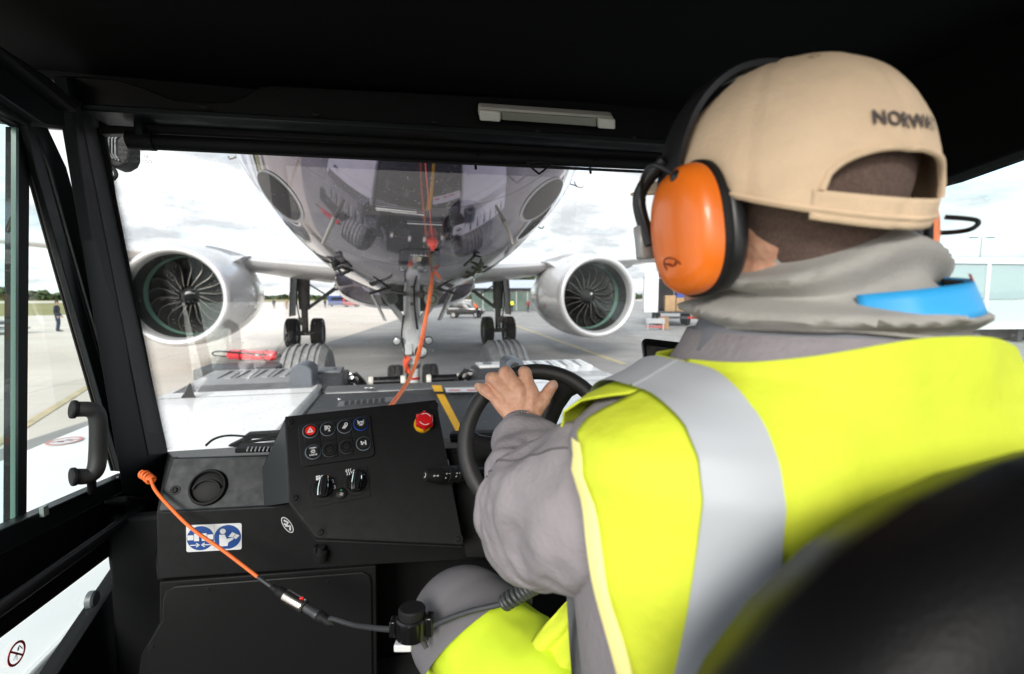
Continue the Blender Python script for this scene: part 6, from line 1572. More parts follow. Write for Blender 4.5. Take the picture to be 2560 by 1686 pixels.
S += [(HIP_L, 0.085, KN, 0.06), (KN, 0.058, AN, 0.04), (HIP_R, 0.085, KN_R, 0.06), (KN_R, 0.058, AN_R, 0.04), (AN, 0.045, AN + V((0, 0.17, -0.05)), 0.035), (AN_R, 0.045, AN_R + V((0, 0.17, -0.05)), 0.035)]
def skin_disp(p, n):
    dd = min((p - wC).length, 1.0)
    if dd < 0.16:   # tendons and knuckle creases on the back of the hand
        q = (p - wC); a = q.dot(RGT); b = q.dot(UPV)
        amp = 0.0016
        return p + n * (amp * noise.noise(V((a * 95, b * 38, 2.0))) + 0.0006 * noise.noise(V((a * 60, b * 170, 5.0))))
    return p
body = blob('body', S, skin, 0.0027, 2, person, disp=skin_disp)
for (pt, nx_, dirv, ln) in ((P(1383, 962, 0.8115), None, P(1384, 955, 0.822) - P(1377, 972, 0.815), 0.0085), (P(1198, 964.5, 0.836), None, P(1192, 963, 0.845) - P(1205, 969, 0.838), 0.0065)):
    ax_ = dirv.normalized(); nn = -FWD; u_ = nn.cross(ax_).normalized(); rot = Matrix((u_, ax_, u_.cross(ax_))).transposed()
    MB().ell(pt, ln * 0.75, ln, 0.0022, rot, nu=18, nv=8).build('finger_nail', mat('nail', (0.62, 0.38, 0.29), 0.3), body)
for s in (-1, 1):
    e_ = MB().ell(H(s * 0.033, 0.096, 0.003), 0.012, 0.012, 0.012).build('eye', mat('eye_white', (0.75, 0.74, 0.7), 0.2), body)
    MB().ell(H(s * 0.033, 0.1065, 0.003), 0.0055, 0.002, 0.0055).build('iris', mat('iris', (0.05, 0.03, 0.02), 0.2), e_)
# short hair on the back of the head, beard on the jaw
def hp(u, v):
    az = R(-205 + 230 * u) ; el = R(-62 + 132 * v)
    return H(0.084 * math.cos(el) * math.cos(az), -0.002 + 0.107 * math.cos(el) * math.sin(az), 0.018 + 0.088 * math.sin(el) - (0.035 * max(0, -math.sin(az)) if v < 0.4 else 0) * (0.4 - v) / 0.4)
MB().grid(hp, 60, 30).build('hair', hair_m, person, smooth=60)
def beard(u, v):
    az = R(150 - 120 * u); x = math.cos(az) * (0.073 - 0.018 * v); y = 0.012 + math.sin(az) * (0.093 - 0.006 * v)
    return H(x, y, -0.04 - 0.07 * v + 0.008 * math.sin(3 * az))
MB().grid(lambda u, v: beard(u, v), 30, 8).build('beard', hair_m, person, smooth=60)

# ---- hoodie: torso, sleeves
TOR = [  # z, cx, cy, hw, hd
    (1.24, 0.392, 0.37, 0.19, 0.15), (1.35, 0.39, 0.365, 0.20, 0.155), (1.5, 0.385, 0.36, 0.215, 0.15), (1.65, 0.382, 0.36, 0.230, 0.145),
    (1.75, 0.380, 0.36, 0.238, 0.138), (1.82, 0.380, 0.36, 0.240, 0.126), (1.842, 0.381, 0.362, 0.232, 0.118), (1.857, 0.381, 0.362, 0.207, 0.11), (1.872, 0.38, 0.364, 0.165, 0.106), (1.89, 0.38, 0.366, 0.128, 0.105), (1.93, 0.379, 0.366, 0.104, 0.100)]
def tor(th, z, off=0.0):
    cx, cy, hw, hd = interp(TOR, z)
    e = 2 / 2.5; c, s = math.cos(th), math.sin(th)
    return V((cx + (hw + off) * math.copysign(abs(c) ** e, c), cy + (hd + off) * math.copysign(abs(s) ** e, s), z))
SEAMS = {}
def tube_cloth(name, pts, rad, m, seedv, amp, wr, n=96, per=10, ribs=None):
    """sleeve or trouser leg: smooth path, tapered, with folds running round and across it"""
    path = spline(pts, per); L = len(path)
    rr = [interp([(i / (len(rad) - 1), r) for i, r in enumerate(rad)], i / (L - 1))[0] for i in range(L)]
    rings = []; u = None
    for i, p in enumerate(path):
        t = (path[min(i + 1, L - 1)] - path[max(i - 1, 0)]).normalized()
        if u is None: u, w, _ = basis(t, V((0, 0, 1)))
        u = (u - t * u.dot(t)).normalized(); w = t.cross(u)
        s_ = i / (L - 1); ring = []
        for k in range(n):
            a = 2 * math.pi * k / n; d = u * math.cos(a) + w * math.sin(a)
            q = p + d * rr[i]
            f_ = fold(q, amp, 16, 38, seedv)
            f_ += wr(s_, a, q) if wr else 0
            ring.append(q + d * f_)
        rings.append(ring)
    o = MB().loft(rings).build(name, m, person, smooth=80)
    SEAMS[name] = rings
    return o
mb = MB(); zs = [1.24 + (1.92 - 1.24) * i / 40 for i in range(41)]
mb.loft([[tor(2 * math.pi * k / 72, z) + V((0, 0, 0)) for k in range(72)] for z in zs]).build('hoodie', hoodie_m, person, smooth=80)
def sleeve_wr(s, a, q):
    f_ = 0.0
    if s > 0.62:          # gathers towards the cuff
        g_ = (s - 0.62) / 0.38
        f_ += 0.0065 * min(1, g_ * 2) * math.sin(46 * s + 1.9 * math.sin(a * 1.0 + 0.6) + 1.2 * noise.noise(q * 20)) * (1 if s < 0.955 else 0.15)
    if 0.30 < s < 0.62:   # deep elbow folds on the inside
        f_ += 0.009 * math.sin((s - 0.3) / 0.32 * math.pi) * (0.5 - abs(noise.noise(V((s * 17 + 0.9 * math.sin(a), a * 0.8, 4.0)))) * 2.2)
        f_ -= 0.016 * math.exp(-((s - 0.50) / 0.045) ** 2) * max(0, math.cos(a - 2.2)) + 0.008 * math.exp(-((s - 0.58) / 0.03) ** 2) * max(0, math.cos(a - 1.2))
    if s <= 0.34: f_ += 0.006 * math.sin(min(1, s / 0.1) * 1.57) * (0.4 - abs(noise.noise(V((s * 9 + 0.6 * math.sin(a + 1), a * 1.1, 8.0)))) * 2)
    return f_
cuff = WR.lerp(EL, 0.06)
sl = tube_cloth('left_sleeve', [SH_L + V((0.03, 0.0, 0.0)), SH_L.lerp(EL, 0.3) + V((-0.005, 0.0, 0.0)), SH_L.lerp(EL, 0.65) + V((-0.008, 0, -0.005)), EL + V((0.0, 0.0, -0.012)), EL.lerp(WR, 0.3) + V((0, 0, -0.008)), EL.lerp(WR, 0.65), P(1306, 1105, 0.755), P(1303, 1084, 0.782)], [0.070, 0.077, 0.078, 0.079, 0.066, 0.050, 0.041, 0.032], hoodie_m, 1.0, 0.008, sleeve_wr, per=20)
tube_cloth('right_sleeve', [SH_R + V((-0.03, -0.02, 0.02)), SH_R.lerp(EL_R, 0.5), EL_R + V((0, 0, -0.01)), EL_R.lerp(WR_R, 0.5), WR_R], [0.085, 0.076, 0.068, 0.05, 0.034], hoodie_m, 5.0, 0.005, None)
cr = spline([P(1304, 1092, 0.772), P(1303, 1080, 0.788), P(1303, 1066, 0.797)], 6); cu_, cw_, ct_ = basis(cr[-1] - cr[0])
MB().loft([[p + (cu_ * math.cos(a) + cw_ * math.sin(a)) * (0.0325 - 0.002 * i / len(cr) + 0.0007 * math.sin(44 * a)) for a in [2 * math.pi * k / 176 for k in range(176)]] for i, p in enumerate(cr)], True, False).build('sleeve_cuff', hoodie_m, person, smooth=80).modifiers.new('thick', 'SOLIDIFY').thickness = -0.003
sr = SEAMS['left_sleeve']
best = max(range(96), key=lambda k: sum((CAM - r_[k]).normalized().dot((r_[k] - sum(r_, V()) / 96).normalized()) for r_ in sr[10:60]))
MB().tube([r_[(best + 12) % 96] + (r_[(best + 12) % 96] - sum(r_, V()) / 96).normalized() * 0.0004 for r_ in sr[8:58]], 0.0011, 6).build('sleeve_seam', mat('seam_grey', (0.10, 0.095, 0.10), 0.9), person)
# seam along the sleeve
# ---- vest
def vest_pt(th, z, off=0.014):
    p = tor(th, z, off)
    n = V((math.cos(th), math.sin(th), 0))
    edge = max(0.0, -math.cos(th)) ** 6          # the left arm-hole flares outwards
    top = max(0, min(1, (z - 1.55) / 0.3))
    p += V((-0.004 * edge * top, -0.008 * edge, 0.003 * edge))
    return p + n * fold(p, 0.008, 8, 22, 3.0)
zv = [1.28 + (1.905 - 1.28) * i / 48 for i in range(49)]
def vest_gap(z): return interp([(1.28, 0.70), (1.4, 0.63), (1.55, 0.52), (1.7, 0.37), (1.8, 0.23), (1.83, 0.13), (1.848, 0.0), (2, 0.0)], z)[0]
def vest_half(sign):
    def fn(u, v):
        z = lerp(1.28, 1.893, 1 - (1 - v) ** 1.7); g_ = vest_gap(z)
        if sign < 0: z += 0.030 * v ** 6 * math.exp(-((u - 0.5) / 0.30) ** 2)
        if sign > 0 and z < 1.868: g_ += 0.32 * min(1, (1.868 - z) / 0.015)
        return vest_pt(sign * lerp(g_ * 0.6, math.pi - g_, u), z)
    return fn
mb = MB(); mb.grid(vest_half(-1), 110, 90); mb.grid(vest_half(1), 110, 90)
vest = mb.build('hi_vis_vest', vest_m, person, smooth=80)
vest.modifiers.new('thick', 'SOLIDIFY').thickness = 0.002
def tape(name, fx0, fx1, z0, z1, back=True, off=0.0025, m=tape_m):
    """tape following the vest between two x lines"""
    def fn(u, v):
        xe = lerp(fx0[1], fx1[1], u); za, zb = 1.80, 1.893
        for _ in range(20):
            zm = (za + zb) / 2; q_ = interp(TOR, zm)
            if q_[2] + 0.013995 > abs(q_[0] - xe): za = zm
            else: zb = zm
        z = lerp(z0, za, v); x = lerp(lerp(fx0[0], fx0[1], v), lerp(fx1[0], fx1[1], v), u) - (0.026 * math.sin(math.pi * v ** 0.9) if xe < 0.38 else 0)
        cx, cy, hw, hd = interp(TOR, z); c = max(-0.99999, min(0.99999, (x - cx) / (hw + 0.014)))
        th = math.acos(math.copysign(abs(c) ** 1.25, c)) * (-1 if back else 1)
        p = vest_pt(th, z); q = vest_pt(th + 0.02, z); r = vest_pt(th, z + 0.004)
        n = (q - p).cross(r - p).normalized()
        if n.dot(p - V((cx, cy, z))) < 0: n = -n
        return p + n * (off + 0.004 * max(0, v - 0.85) / 0.15)
    MB().grid(lambda u, v: fn(u, 1 - (1 - v) ** 1.7), 14, 90).build(name, m, vest, smooth=80)
    return [fn(i / 14, 1.0) for i in range(15)]
for xa, xb in (((0.182, 0.191), (0.232, 0.238)), ((0.52, 0.52), (0.585, 0.585))):
    e0, e1 = tape('reflective_band', xa, xb, 1.30, 1.868), tape('reflective_band', xa, xb, 1.30, 1.868, False)
    MB().loft([e0, [p.lerp(q, 0.5) + V((0, 0, 0.0015)) for p, q in zip(e0, e1)], e1], closed=False).build('shoulder_tape', tape_m, vest, smooth=80)
def hband(z0, z1):
    for sg in (-1, 1):
        MB().grid(lambda u, v: vest_pt(sg * lerp(vest_gap(lerp(z0, z1, v)) * 0.6, math.pi - vest_gap(lerp(z0, z1, v)), u), lerp(z0, z1, v), 0.0168), 90, 4).build('waist_band', tape_m, vest, smooth=80)
hband(1.36, 1.41)
# front hem of the vest hanging open over the lap
hem = [[P(1420, 1500, 0.63), P(1450, 1540, 0.61), P(1480, 1600, 0.60)], [P(1372, 1560, 0.64), P(1420, 1595, 0.62), P(1465, 1650, 0.60)], [P(1322, 1624, 0.65), P(1380, 1660, 0.63), P(1450, 1710, 0.60)], [P(1285, 1700, 0.655), P(1350, 1740, 0.63), P(1430, 1780, 0.60)]]
cols_ = [spline([hem[j][i] for j in range(4)], 8) for i in range(3)]
rows_ = [spline([c_[k] for c_ in cols_], 8) for k in range(len(cols_[0]))]
fl_ = MB().loft([[p + FWD * (0.006 * math.sin(i * 0.9 + k * 0.15)) for i, p in enumerate(r_)] for k, r_ in enumerate(rows_)], closed=False).build('vest_front_hem', vest_m, vest, smooth=80)
fl_.modifiers.new('thick', 'SOLIDIFY').thickness = 0.002
# binding down the arm-hole edge
def bind(u, v):
    z = lerp(1.29, 1.838, v); th = -(math.pi - vest_gap(z)) + 0.06 - 0.085 * (1 - u)
    p = vest_pt(th, z, 0.0165); return p + V((0, -0.0025 * math.sin(u * math.pi), 0))
MB().grid(bind, 6, 60).build('vest_binding', pipe_m, vest, smooth=80)
# ---- trousers
tr = tube_cloth('trousers', [HIP_L + V((0.02, -0.05, 0)), HIP_L.lerp(KN, 0.35), HIP_L.lerp(KN, 0.7) + V((0, 0, 0.01)), KN + V((0, 0.0, 0.0)), KN.lerp(AN, 0.18) + V((0, 0.012, 0)), KN.lerp(AN, 0.6), AN], [0.115, 0.105, 0.090, 0.077, 0.076, 0.072, 0.07], trouser_m, 2.0, 0.006, lambda s, a, q: 0.004 * math.sin(30 * s + 2 * math.sin(a)) if s < 0.4 else 0)
tube_cloth('trousers', [HIP_R + V((-0.02, -0.05, 0)), HIP_R.lerp(KN_R, 0.5), KN_R, KN_R.lerp(AN_R, 0.5), AN_R], [0.115, 0.1, 0.085, 0.078, 0.07], trouser_m, 4.0, 0.005, None)
MB().ell(V((0.395, 0.36, 1.34)), 0.2, 0.17, 0.12, nu=32, nv=16).build('trouser_seat', trouser_m, person)
# grey knee patch: a shell over the knee end of the left leg
kd = (KN - HIP_L).normalized()
kpts = []
ax_f = kd; up_k = (V((0, 0, 1)) - ax_f * ax_f.z).normalized(); sd = ax_f.cross(up_k)
def kp(u, v):
    a = R(-125 + 250 * u); b = lerp(-0.040 - 0.042 * math.cos(a), 0.085, v)
    rr = 0.0945 - 0.17 * b + fold(KN + up_k * b, 0.003, 14, 30, 9) if b < 0 else 0.0945 * math.sqrt(max(0.02, 1 - (b / 0.098) ** 2))
    if b > 0: rr = 0.0945 * math.sqrt(max(0.02, 1 - (b / 0.097) ** 2))
    q = KN + V((0, 0, -0.004)) + ax_f * b + (up_k * math.cos(a) + sd * math.sin(a)) * rr
    return q
MB().grid(kp, 40, 26).build('knee_patch', patch_m, person, smooth=80)
for a_ in (AN, AN_R):
    MB().loft([[a_ + V((0.05 * w_ * math.cos(t), y + 0.06 * w_ * math.sin(t) * 0.6, z + 0.045 * h_ * math.sin(t))) for t in [2 * math.pi * k / 18 for k in range(18)]] for y, z, w_, h_ in ((-0.06, -0.05, 0.7, 0.8), (0.0, -0.045, 1.0, 1.2), (0.09, -0.06, 1.0, 0.9), (0.18, -0.07, 0.9, 0.6), (0.22, -0.072, 0.5, 0.4))]).build('shoe', M('rubber'), person)
# ---- neck gaiter
def gaiter(u, v):
    a = 2 * math.pi * u; back_ = max(0, -math.sin(a)); left = max(0, -math.cos(a))
    zt = 1.985 + 0.018 * back_ - 0.045 * max(0, math.sin(a)); zb = 1.922 - 0.004 * back_
    r = interp([(0, 0.100), (0.4, 0.102), (0.75, 0.088), (1, 0.076)], v)[0] + 0.017 * (1 - 2 * abs(math.sin(v * 5.5 + 0.9 * math.sin(a * 2 + 0.8) + a * 0.5)))  * math.sin(math.pi * min(1, v * 1.15)) ** 0.5
    z = lerp(zb, zt, v)
    return V((0.379 + r * 1.04 * math.cos(a), 0.362 + 0.018 * v + r * 0.98 * math.sin(a), z + 0.006 * math.sin(2 * a + 5 * v)))
gt = MB().grid(gaiter, 96, 34, closed_u=True).build('neck_gaiter', gaiter_m, person, smooth=80)
gt.modifiers.new('thick', 'SOLIDIFY').thickness = -0.003
# hood collar just over the vest
def collar(u, v):
    a = 2 * math.pi * u; r = lerp(0.121, 0.101, v); return V((0.379 + r * math.cos(a), 0.365 + r * 0.88 * math.sin(a), lerp(1.900, 1.936, v) + 0.004 * math.sin(3 * a)))
cl = MB().grid(collar, 72, 8, closed_u=True).build('hood_collar', mat('collar_grey', (0.17, 0.18, 0.20), 0.9), person, smooth=80); cl.modifiers.new('thick', 'SOLIDIFY').thickness = 0.006
# ---- lanyard
def lan(u, v):
    a = R(-118 + 140 * u); r = interp([(0, 0.094), (0.12, 0.110), (0.3, 0.114), (0.5, 0.108), (0.75, 0.099), (1, 0.086)], u)[0] - 0.004 * v
    z = interp([(0, 1.928), (0.3, 1.937), (0.65, 1.944), (1, 1.93)], u)[0] + 0.024 * v
    return V((0.379 + r * 1.03 * math.cos(a), 0.362 + 0.006 * v + r * 0.98 * math.sin(a), z))
ly = MB().grid(lan, 48, 4).build('lanyard', mat('lanyard_blue', (0.03, 0.36, 0.75), 0.5), person, smooth=80); ly.modifiers.new('thick', 'SOLIDIFY').thickness = 0.002
def lan2(u, v): return lan(0.52 + 0.13 * u, v) + (lan(0.6, 0.5) - V((0.379, 0.362, 1.95))).normalized() * 0.0035
MB().grid(lan2, 6, 4).build('lanyard_clasp', mat('clasp_grey', (0.06, 0.058, 0.06), 0.6), ly).modifiers.new('thick', 'SOLIDIFY').thickness = 0.006
MB().grid(lambda u, v: lan(0.36 + 0.12 * u, 1.0 + 0.2 * v), 6, 2).build('lanyard_edge', mat('lanyard_red', (0.6, 0.03, 0.05), 0.5), ly)
# ---- cap
CC = V((0.348, 0.383, 2.040)); CRX, CRY, CRZ = 0.0965, 0.118, 0.1175
def rim_z(y): return 2.003 + (y - 0.27) * 0.40
def cap_rim_el(az):
    lo, hi = -0.9, 1.2
    for _ in range(24):
        m = (lo + hi) / 2; p = cap_raw(az, m)
        if p.z < rim_z(p.y): lo = m
        else: hi = m
    return lo
def cap_raw(az, el, off=0.0): return CC + V(((CRX + off) * math.cos(el) ** 0.92 * math.cos(az) if math.cos(el) > 0 else 0, (CRY + off) * (math.cos(el) ** 0.92 if math.cos(el) > 0 else 0) * math.sin(az), (CRZ + off) * math.sin(el)))
def cap_pt(az, t, off=0.0):
    e0 = CAPR[az] if az in CAPR else cap_rim_el(az)
    CAPR[az] = e0
    p = cap_raw(az, lerp(e0, math.pi / 2 - 0.001, t), off)
    n = (p - CC).normalized()
    seam = min(abs(((math.degrees(az) + 90 + 30) % 60) - 30), 30) / 30.0
    p -= n * 0.0018 * math.exp(-(seam * 9) ** 2)
    return p + n * fold(p, 0.0016, 22, 50, 1.0)
CAPR = {}
AB = R(-90); OPN = R(34); TS = 0.078
def t_start(az):
    d = abs((az - AB + math.pi) % (2 * math.pi) - math.pi)
    if d >= OPN: return 0.0
    return TS + 0.155 * math.sqrt(max(0, 1 - (d / OPN) ** 2.2))
def cap_grid(u, v):
    az = AB - math.pi + 2 * math.pi * u
    return cap_pt(az, lerp(t_start(az), 1.0, v))
cap = MB().grid(cap_grid, 180, 30, closed_u=True).build('cap', cap_m, person, smooth=70)
cap.modifiers.new('thick', 'SOLIDIFY').thickness = -0.0015
def strap(u, v):
    az = AB - OPN * 1.10 + 2.2 * OPN * u; return cap_pt(az, lerp(-0.02, TS, v), 0.0016)
st_ = MB().grid(strap, 40, 6).build('cap_strap', cap_m, cap, smooth=70); st_.modifiers.new('thick', 'SOLIDIFY').thickness = 0.0022
def arch(k): az = AB - OPN + 2 * OPN * k / 40; return cap_pt(az, max(t_start(az), TS), 0.001)
MB().tube([arch(k) for k in range(41)], 0.0026, 8).build('opening_binding', cap_m, cap)
MB().tube([cap_pt(AB - math.pi + 2 * math.pi * k / 90, 0.015, 0.001) for k in range(91)], 0.0022, 6).build('rim_binding', cap_m, cap)
MB().ell(cap_pt(AB, 1.0) + V((0, 0, 0.003)), 0.0115, 0.0115, 0.0095, nu=18, nv=10).build('cap_button', cap_m, cap)
for k in range(6):
    az = AB + R(30 + 60 * k)
    MB().ring(cap_pt(az, 0.68, 0.001), (cap_pt(az, 0.68) - CC), 0.0032, 0.0011, 16, 6).build('eyelet', mat('eyelet', (0.4, 0.29, 0.18), 0.8), cap)
def brim(u, v):
    a = R(20 + 140 * u); az = a
    p = cap_pt(az, 0.02); f_ = 0.085 * math.sin(math.pi * u) ** 0.6
    return p + V((0.5 * f_ * v * math.cos(a), f_ * v, -0.004 * v * math.sin(math.pi * u) - 0.012 * v * abs(math.cos(a))))
for k in range(6):   # panel seams with twin stitching
    az = AB + R(60 * k)
    for dd in (-0.035, 0.035):
        t0 = max(0.02, t_start(az + dd) + 0.02)
        MB().tube([cap_pt(az + dd * (1 - 0.6 * i / 24), lerp(t0, 0.97, i / 24), 0.0006) for i in range(25)], 0.0007, 5).build('stitching', mat('cap_thread', (0.62, 0.45, 0.29), 0.9), cap)
br_ = MB().grid(brim, 40, 8).build('cap_brim', cap_m, cap, smooth=80); br_.modifiers.new('thick', 'SOLIDIFY').thickness = 0.003
text_mb('NORWAY', 0.0125, lambda x, y, z: cap_pt(AB + x / 0.098, 0.315 + y * 5.2, 0.003), bold=0.0004, space=1.1).build('cap_lettering', mat('thread_dark', (0.09, 0.075, 0.075), 0.9), cap, smooth=0)

# ================================================================ EAR DEFENDERS
em = thing('ear_defenders', (0.385, 0.39, 1.94), 'orange and black ear defenders worn over the beige cap', 'headset')
orange = mat('muff_orange', (0.95, 0.20, 0.015), 0.33, coat=0.2); mblk = mat('muff_black', (0.014, 0.014, 0.015), 0.35)
for s in (-1, 1):
    c = V((0.350 + s * (0.083 if s < 0 else 0.095), 0.374, 2.010)); tilt = Matrix.Rotation(s * R(4), 3, 'Y') @ Matrix.Rotation(R(-8), 3, 'X')
    def oval(k, x, rz=0.057, ry=0.044): return [c + tilt @ V((s * x * 0.64, ry * k * math.copysign(abs(math.cos(t)) ** 0.82, math.cos(t)), rz * k * math.copysign(abs(math.sin(t)) ** 0.82, math.sin(t)))) for t in [2 * math.pi * j / 48 for j in range(48)]]
    MB().loft([oval(0.80, -0.012), oval(0.92, -0.010), oval(1.0, 0.0), oval(1.0, 0.010), oval(0.93, 0.016), oval(0.82, 0.016)]).build('ear_cushion', mblk, em, smooth=60)
    MB().loft([oval(0.96, 0.015), oval(1.03, 0.017), oval(1.03, 0.025), oval(0.98, 0.028)]).build('cup_rim', M('soft_black'), em, smooth=50)
    cup = MB().loft([oval(0.985, 0.024), oval(0.99, 0.034), oval(0.955, 0.044), oval(0.87, 0.054), oval(0.70, 0.061), oval(0.45, 0.065), oval(0.12, 0.0665)]).build('ear_cup', orange, em, smooth=80)
    # crane roundel low on the cup: ring with a rising bird
    o_ = c + tilt @ V((s * 0.0385, -0.002, -0.031)); n_ = (tilt @ V((s * 0.80, -0.03, -0.60))).normalized(); u_ = V((0, -s, 0)); u_ = (u_ - n_ * u_.dot(n_)).normalized(); v_ = n_.cross(u_); v_ = v_ if v_.z > 0 else -v_
    fr = (o_, u_, v_, n_); ink = mat('muff_ink', (0.20, 0.03, 0.01), 0.5)
    mb = MB(); mb.annulus(fr, 0, 0, 0.0098, 0.0110, 0.0014, 0.002, 36)
    mb.stroke(fr, [(-0.0085, -0.0045), (-0.003, 0.0), (0.001, 0.002)], 0.0014, off=0.0015).stroke(fr, [(-0.006, 0.0045), (-0.001, 0.0005), (0.003, 0.0035), (0.008, 0.0055)], 0.002, off=0.0015).stroke(fr, [(0.001, 0.001), (0.003, -0.002), (0.0075, -0.004)], 0.0012, off=0.0015)
    mb.build('crane_roundel', ink, cup, smooth=0)
    # slider, pivot arm, mic wire
    MB().prism([c + tilt @ V((s * x, 0.052, z)) for x, z in ((0.020, -0.012), (0.04, -0.012), (0.04, 0.022), (0.020, 0.022))], tilt @ V((0, 0.012, 0))).build('band_slider', mat('slider_grey', (0.30, 0.31, 0.31), 0.25, spec=0.8), em, bevel=0.003)
    MB().tube(spline([c + tilt @ V((s * 0.029, 0.05, 0.0)), c + tilt @ V((s * 0.032, 0.057, 0.05)), c + V((s * 0.022, 0.040, 0.07))]), 0.0065, 10).build('band_arm', mblk, em)
    MB().tube(spline([c + tilt @ V((s * 0.034, -0.012, 0.044)), c + tilt @ V((s * 0.048, -0.002, 0.058)), c + tilt @ V((s * 0.042, 0.03, 0.058)), c + tilt @ V((s * 0.03, 0.052, 0.045))]), 0.0022, 8).build('cable_loop', mblk, em)
    MB().lathe([(0.0055, 0), (0.0055, 0.006), (0.003, 0.008)], c + tilt @ V((s * 0.031, -0.012, 0.042)), tilt @ V((s, 0, 0.5)), 14).build('cable_gland', mblk, em)
c = V((0.350 + 0.090, 0.374, 2.010))
MB().tube(spline([c + V((0.055, -0.03, 0.015)), c + V((0.072, -0.045, 0.010)), c + V((0.085, -0.03, 0.004)), c + V((0.075, -0.01, 0.004)), c + V((0.058, -0.015, 0.01))]), 0.0022, 8).build('antenna_loop', mblk, em)
bp_ = []
for k in range(41):
    a = math.pi * k / 40
    bp_.append(V((0.350 - 0.101 * math.copysign(abs(math.cos(a)) ** 0.85, math.cos(a)), 0.412 - 0.012 * math.sin(a), 2.052 + 0.1135 * math.sin(a) ** 0.85)))
rg = []
for i, p in enumerate(bp_):
    t = (bp_[min(i + 1, 40)] - bp_[max(i - 1, 0)]).normalized(); w = V((0, 1, 0)); n = t.cross(w).normalized()
    rg.append([p + w * 0.017 * x + n * 0.0045 * z for x, z in ((-1, -0.6), (-1, 0.6), (-0.6, 1), (0.6, 1), (1, 0.6), (1, -0.6), (0.6, -1), (-0.6, -1))])
MB().loft(rg).build('head_band', mblk, em, smooth=50)
# ================================================================ PHONE on its holder
PH = Plane(P(1605, 850, 0.80), P(1722, 864, 0.80), P(1624, 930, 0.78))
t = thing('smartphone', PH.at(1680, 1000), 'black smartphone in a dash holder beside the driver', 'phone')
f = (PH.at(1604, 846), PH.u, PH.v, PH.n)
uu = (PH.at(1722, 862) - PH.at(1605, 848)).normalized(); vv = f[3].cross(uu); vv = vv if vv.z > 0 else -vv
vv = (vv + uu * -0.14).normalized()
f = (PH.at(1604, 844), uu, vv, PH.n)
W_, H_ = 0.082, 0.155
def rr2(x0, x1, y0, y1, r): return round_poly([(x0, y0), (x1, y0), (x1, y1), (x0, y1)], r)
MB().fprism(f, rr2(0, W_, -H_, 0, 0.012), -0.008, 0).build('phone_body', mat('phone_edge', (0.12, 0.12, 0.13), 0.25, 0.8), t, bevel=0.0015)
MB().fprism(f, rr2(0.0025, W_ - 0.0025, -H_ + 0.0025, -0.0025, 0.010), 0.0002, 0.0008).build('phone_bezel', M('gloss_black'), t, smooth=0)
scr = mat('phone_screen', (0.03, 0.026, 0.027), 0.12, col2=(0.10, 0.09, 0.09), vscale=60)
MB().fprism(f, rr2(0.005, W_ - 0.005, -H_ + 0.008, -0.014, 0.004), 0.001, 0.0012).build('phone_screen', scr, t, smooth=0)
MB().fprism(f, rr2(0.030, 0.052, -0.027, -0.020, 0.002), 0.0014, 0.0016).build('record_banner', mat('banner_red', (0.35, 0.02, 0.02), 0.4), t, smooth=0)
MB().tube(spline([f[0] + uu * W_ / 2 - vv * H_ * 0.7 - f[3] * 0.008, f[0] + uu * W_ / 2 - vv * H_ * 0.9 - f[3] * 0.05, f[0] + uu * W_ / 2 - vv * (H_ + 0.12) - f[3] * 0.09]), 0.008, 10).build('holder_arm', M('soft_black'), t)
# ================================================================ CABLES
def helix(path, rad, turns, r, n_per=14, n=8, mb=None):
    """a coiled cord wound round a path; rad may vary along it"""
    L = len(path); tot = int(turns * n_per); pts = []; u = None
    for i in range(tot + 1):
        s = i / tot * (L - 1); k = min(int(s), L - 2); p = path[k].lerp(path[k + 1], s - k)
        t = (path[k + 1] - path[k]).normalized()
        if u is None: u, w, _ = basis(t)
        u = (u - t * u.dot(t)).normalized(); w = t.cross(u); a = 2 * math.pi * i / n_per
        q = rad(i / tot); pts.append(p + (u * math.cos(a) + w * math.sin(a)) * q)
    return (mb or MB()).tube(pts, r, n)
# coiled headset lead from the deck up to the nose socket
plug, _n = fus_hit(1081, 596, 0.03)
pth = spline([plug, P(1086, 622, 4.6), P(1078, 715, 4.2), P(1062, 812, 3.7), P(1044, 895, 3.2), P(1022, 950, 2.7), P(985, 1005, 2.2), P(945, 1052, 1.95)], 10)
t = thing('headset_cable', pth[-1], 'orange coiled headset cable running up to the aircraft nose', 'cable')
cut = 42
helix(pth[3:cut], lambda s: 0.0125 + 0.002 * (1 - s), 70, 0.0046, 12, 6).build('coil', M('orange_cable'), t, smooth=60)
MB().tube([pth[0], pth[1], pth[2], pth[3]], 0.008, 8).build('coil_end', M('orange_cable'), t)
MB().tube(pth[cut - 1:], [0.0115 - 0.001 * k / len(pth) for k in range(len(pth) - cut + 1)], 12).build('lead', M('orange_cable'), t)
MB().lathe([(0.01, -0.03), (0.035, -0.02), (0.04, 0.01), (0.02, 0.05)], plug, V((0.1, -0.6, -0.7)), 18).build('plug', mat('plug_red', (0.75, 0.04, 0.02), 0.4), t)
MB().tube([plug + V((0.0, -0.01, 0)), P(1081, 625, (plug - CAM).dot(FWD) - 0.05)], 0.014, 8).build('plug_strap', MATS['plug_red'], t)
fl = [P(1088, 672, 4.35), P(1104, 697, 4.4), P(1101, 699, 4.4), P(1086, 686, 4.35)]
MB().prism(fl, V((0, 0.006, 0))).build('cable_tag', M('orange_cable'), t)
hh = [fus_hit(x, y, 0.02) for x, y in ((1081, 592), (1076, 545), (1070, 480), (1064, 410), (1062, 380))]
if all(hh):
    o = MB().tube(spline([h[0] for h in hh]), 0.003, 6).build('red_cord', MATS['plug_red'])
    tag(o, 'thin red cord running up the aircraft nose from the plug', 'cord')
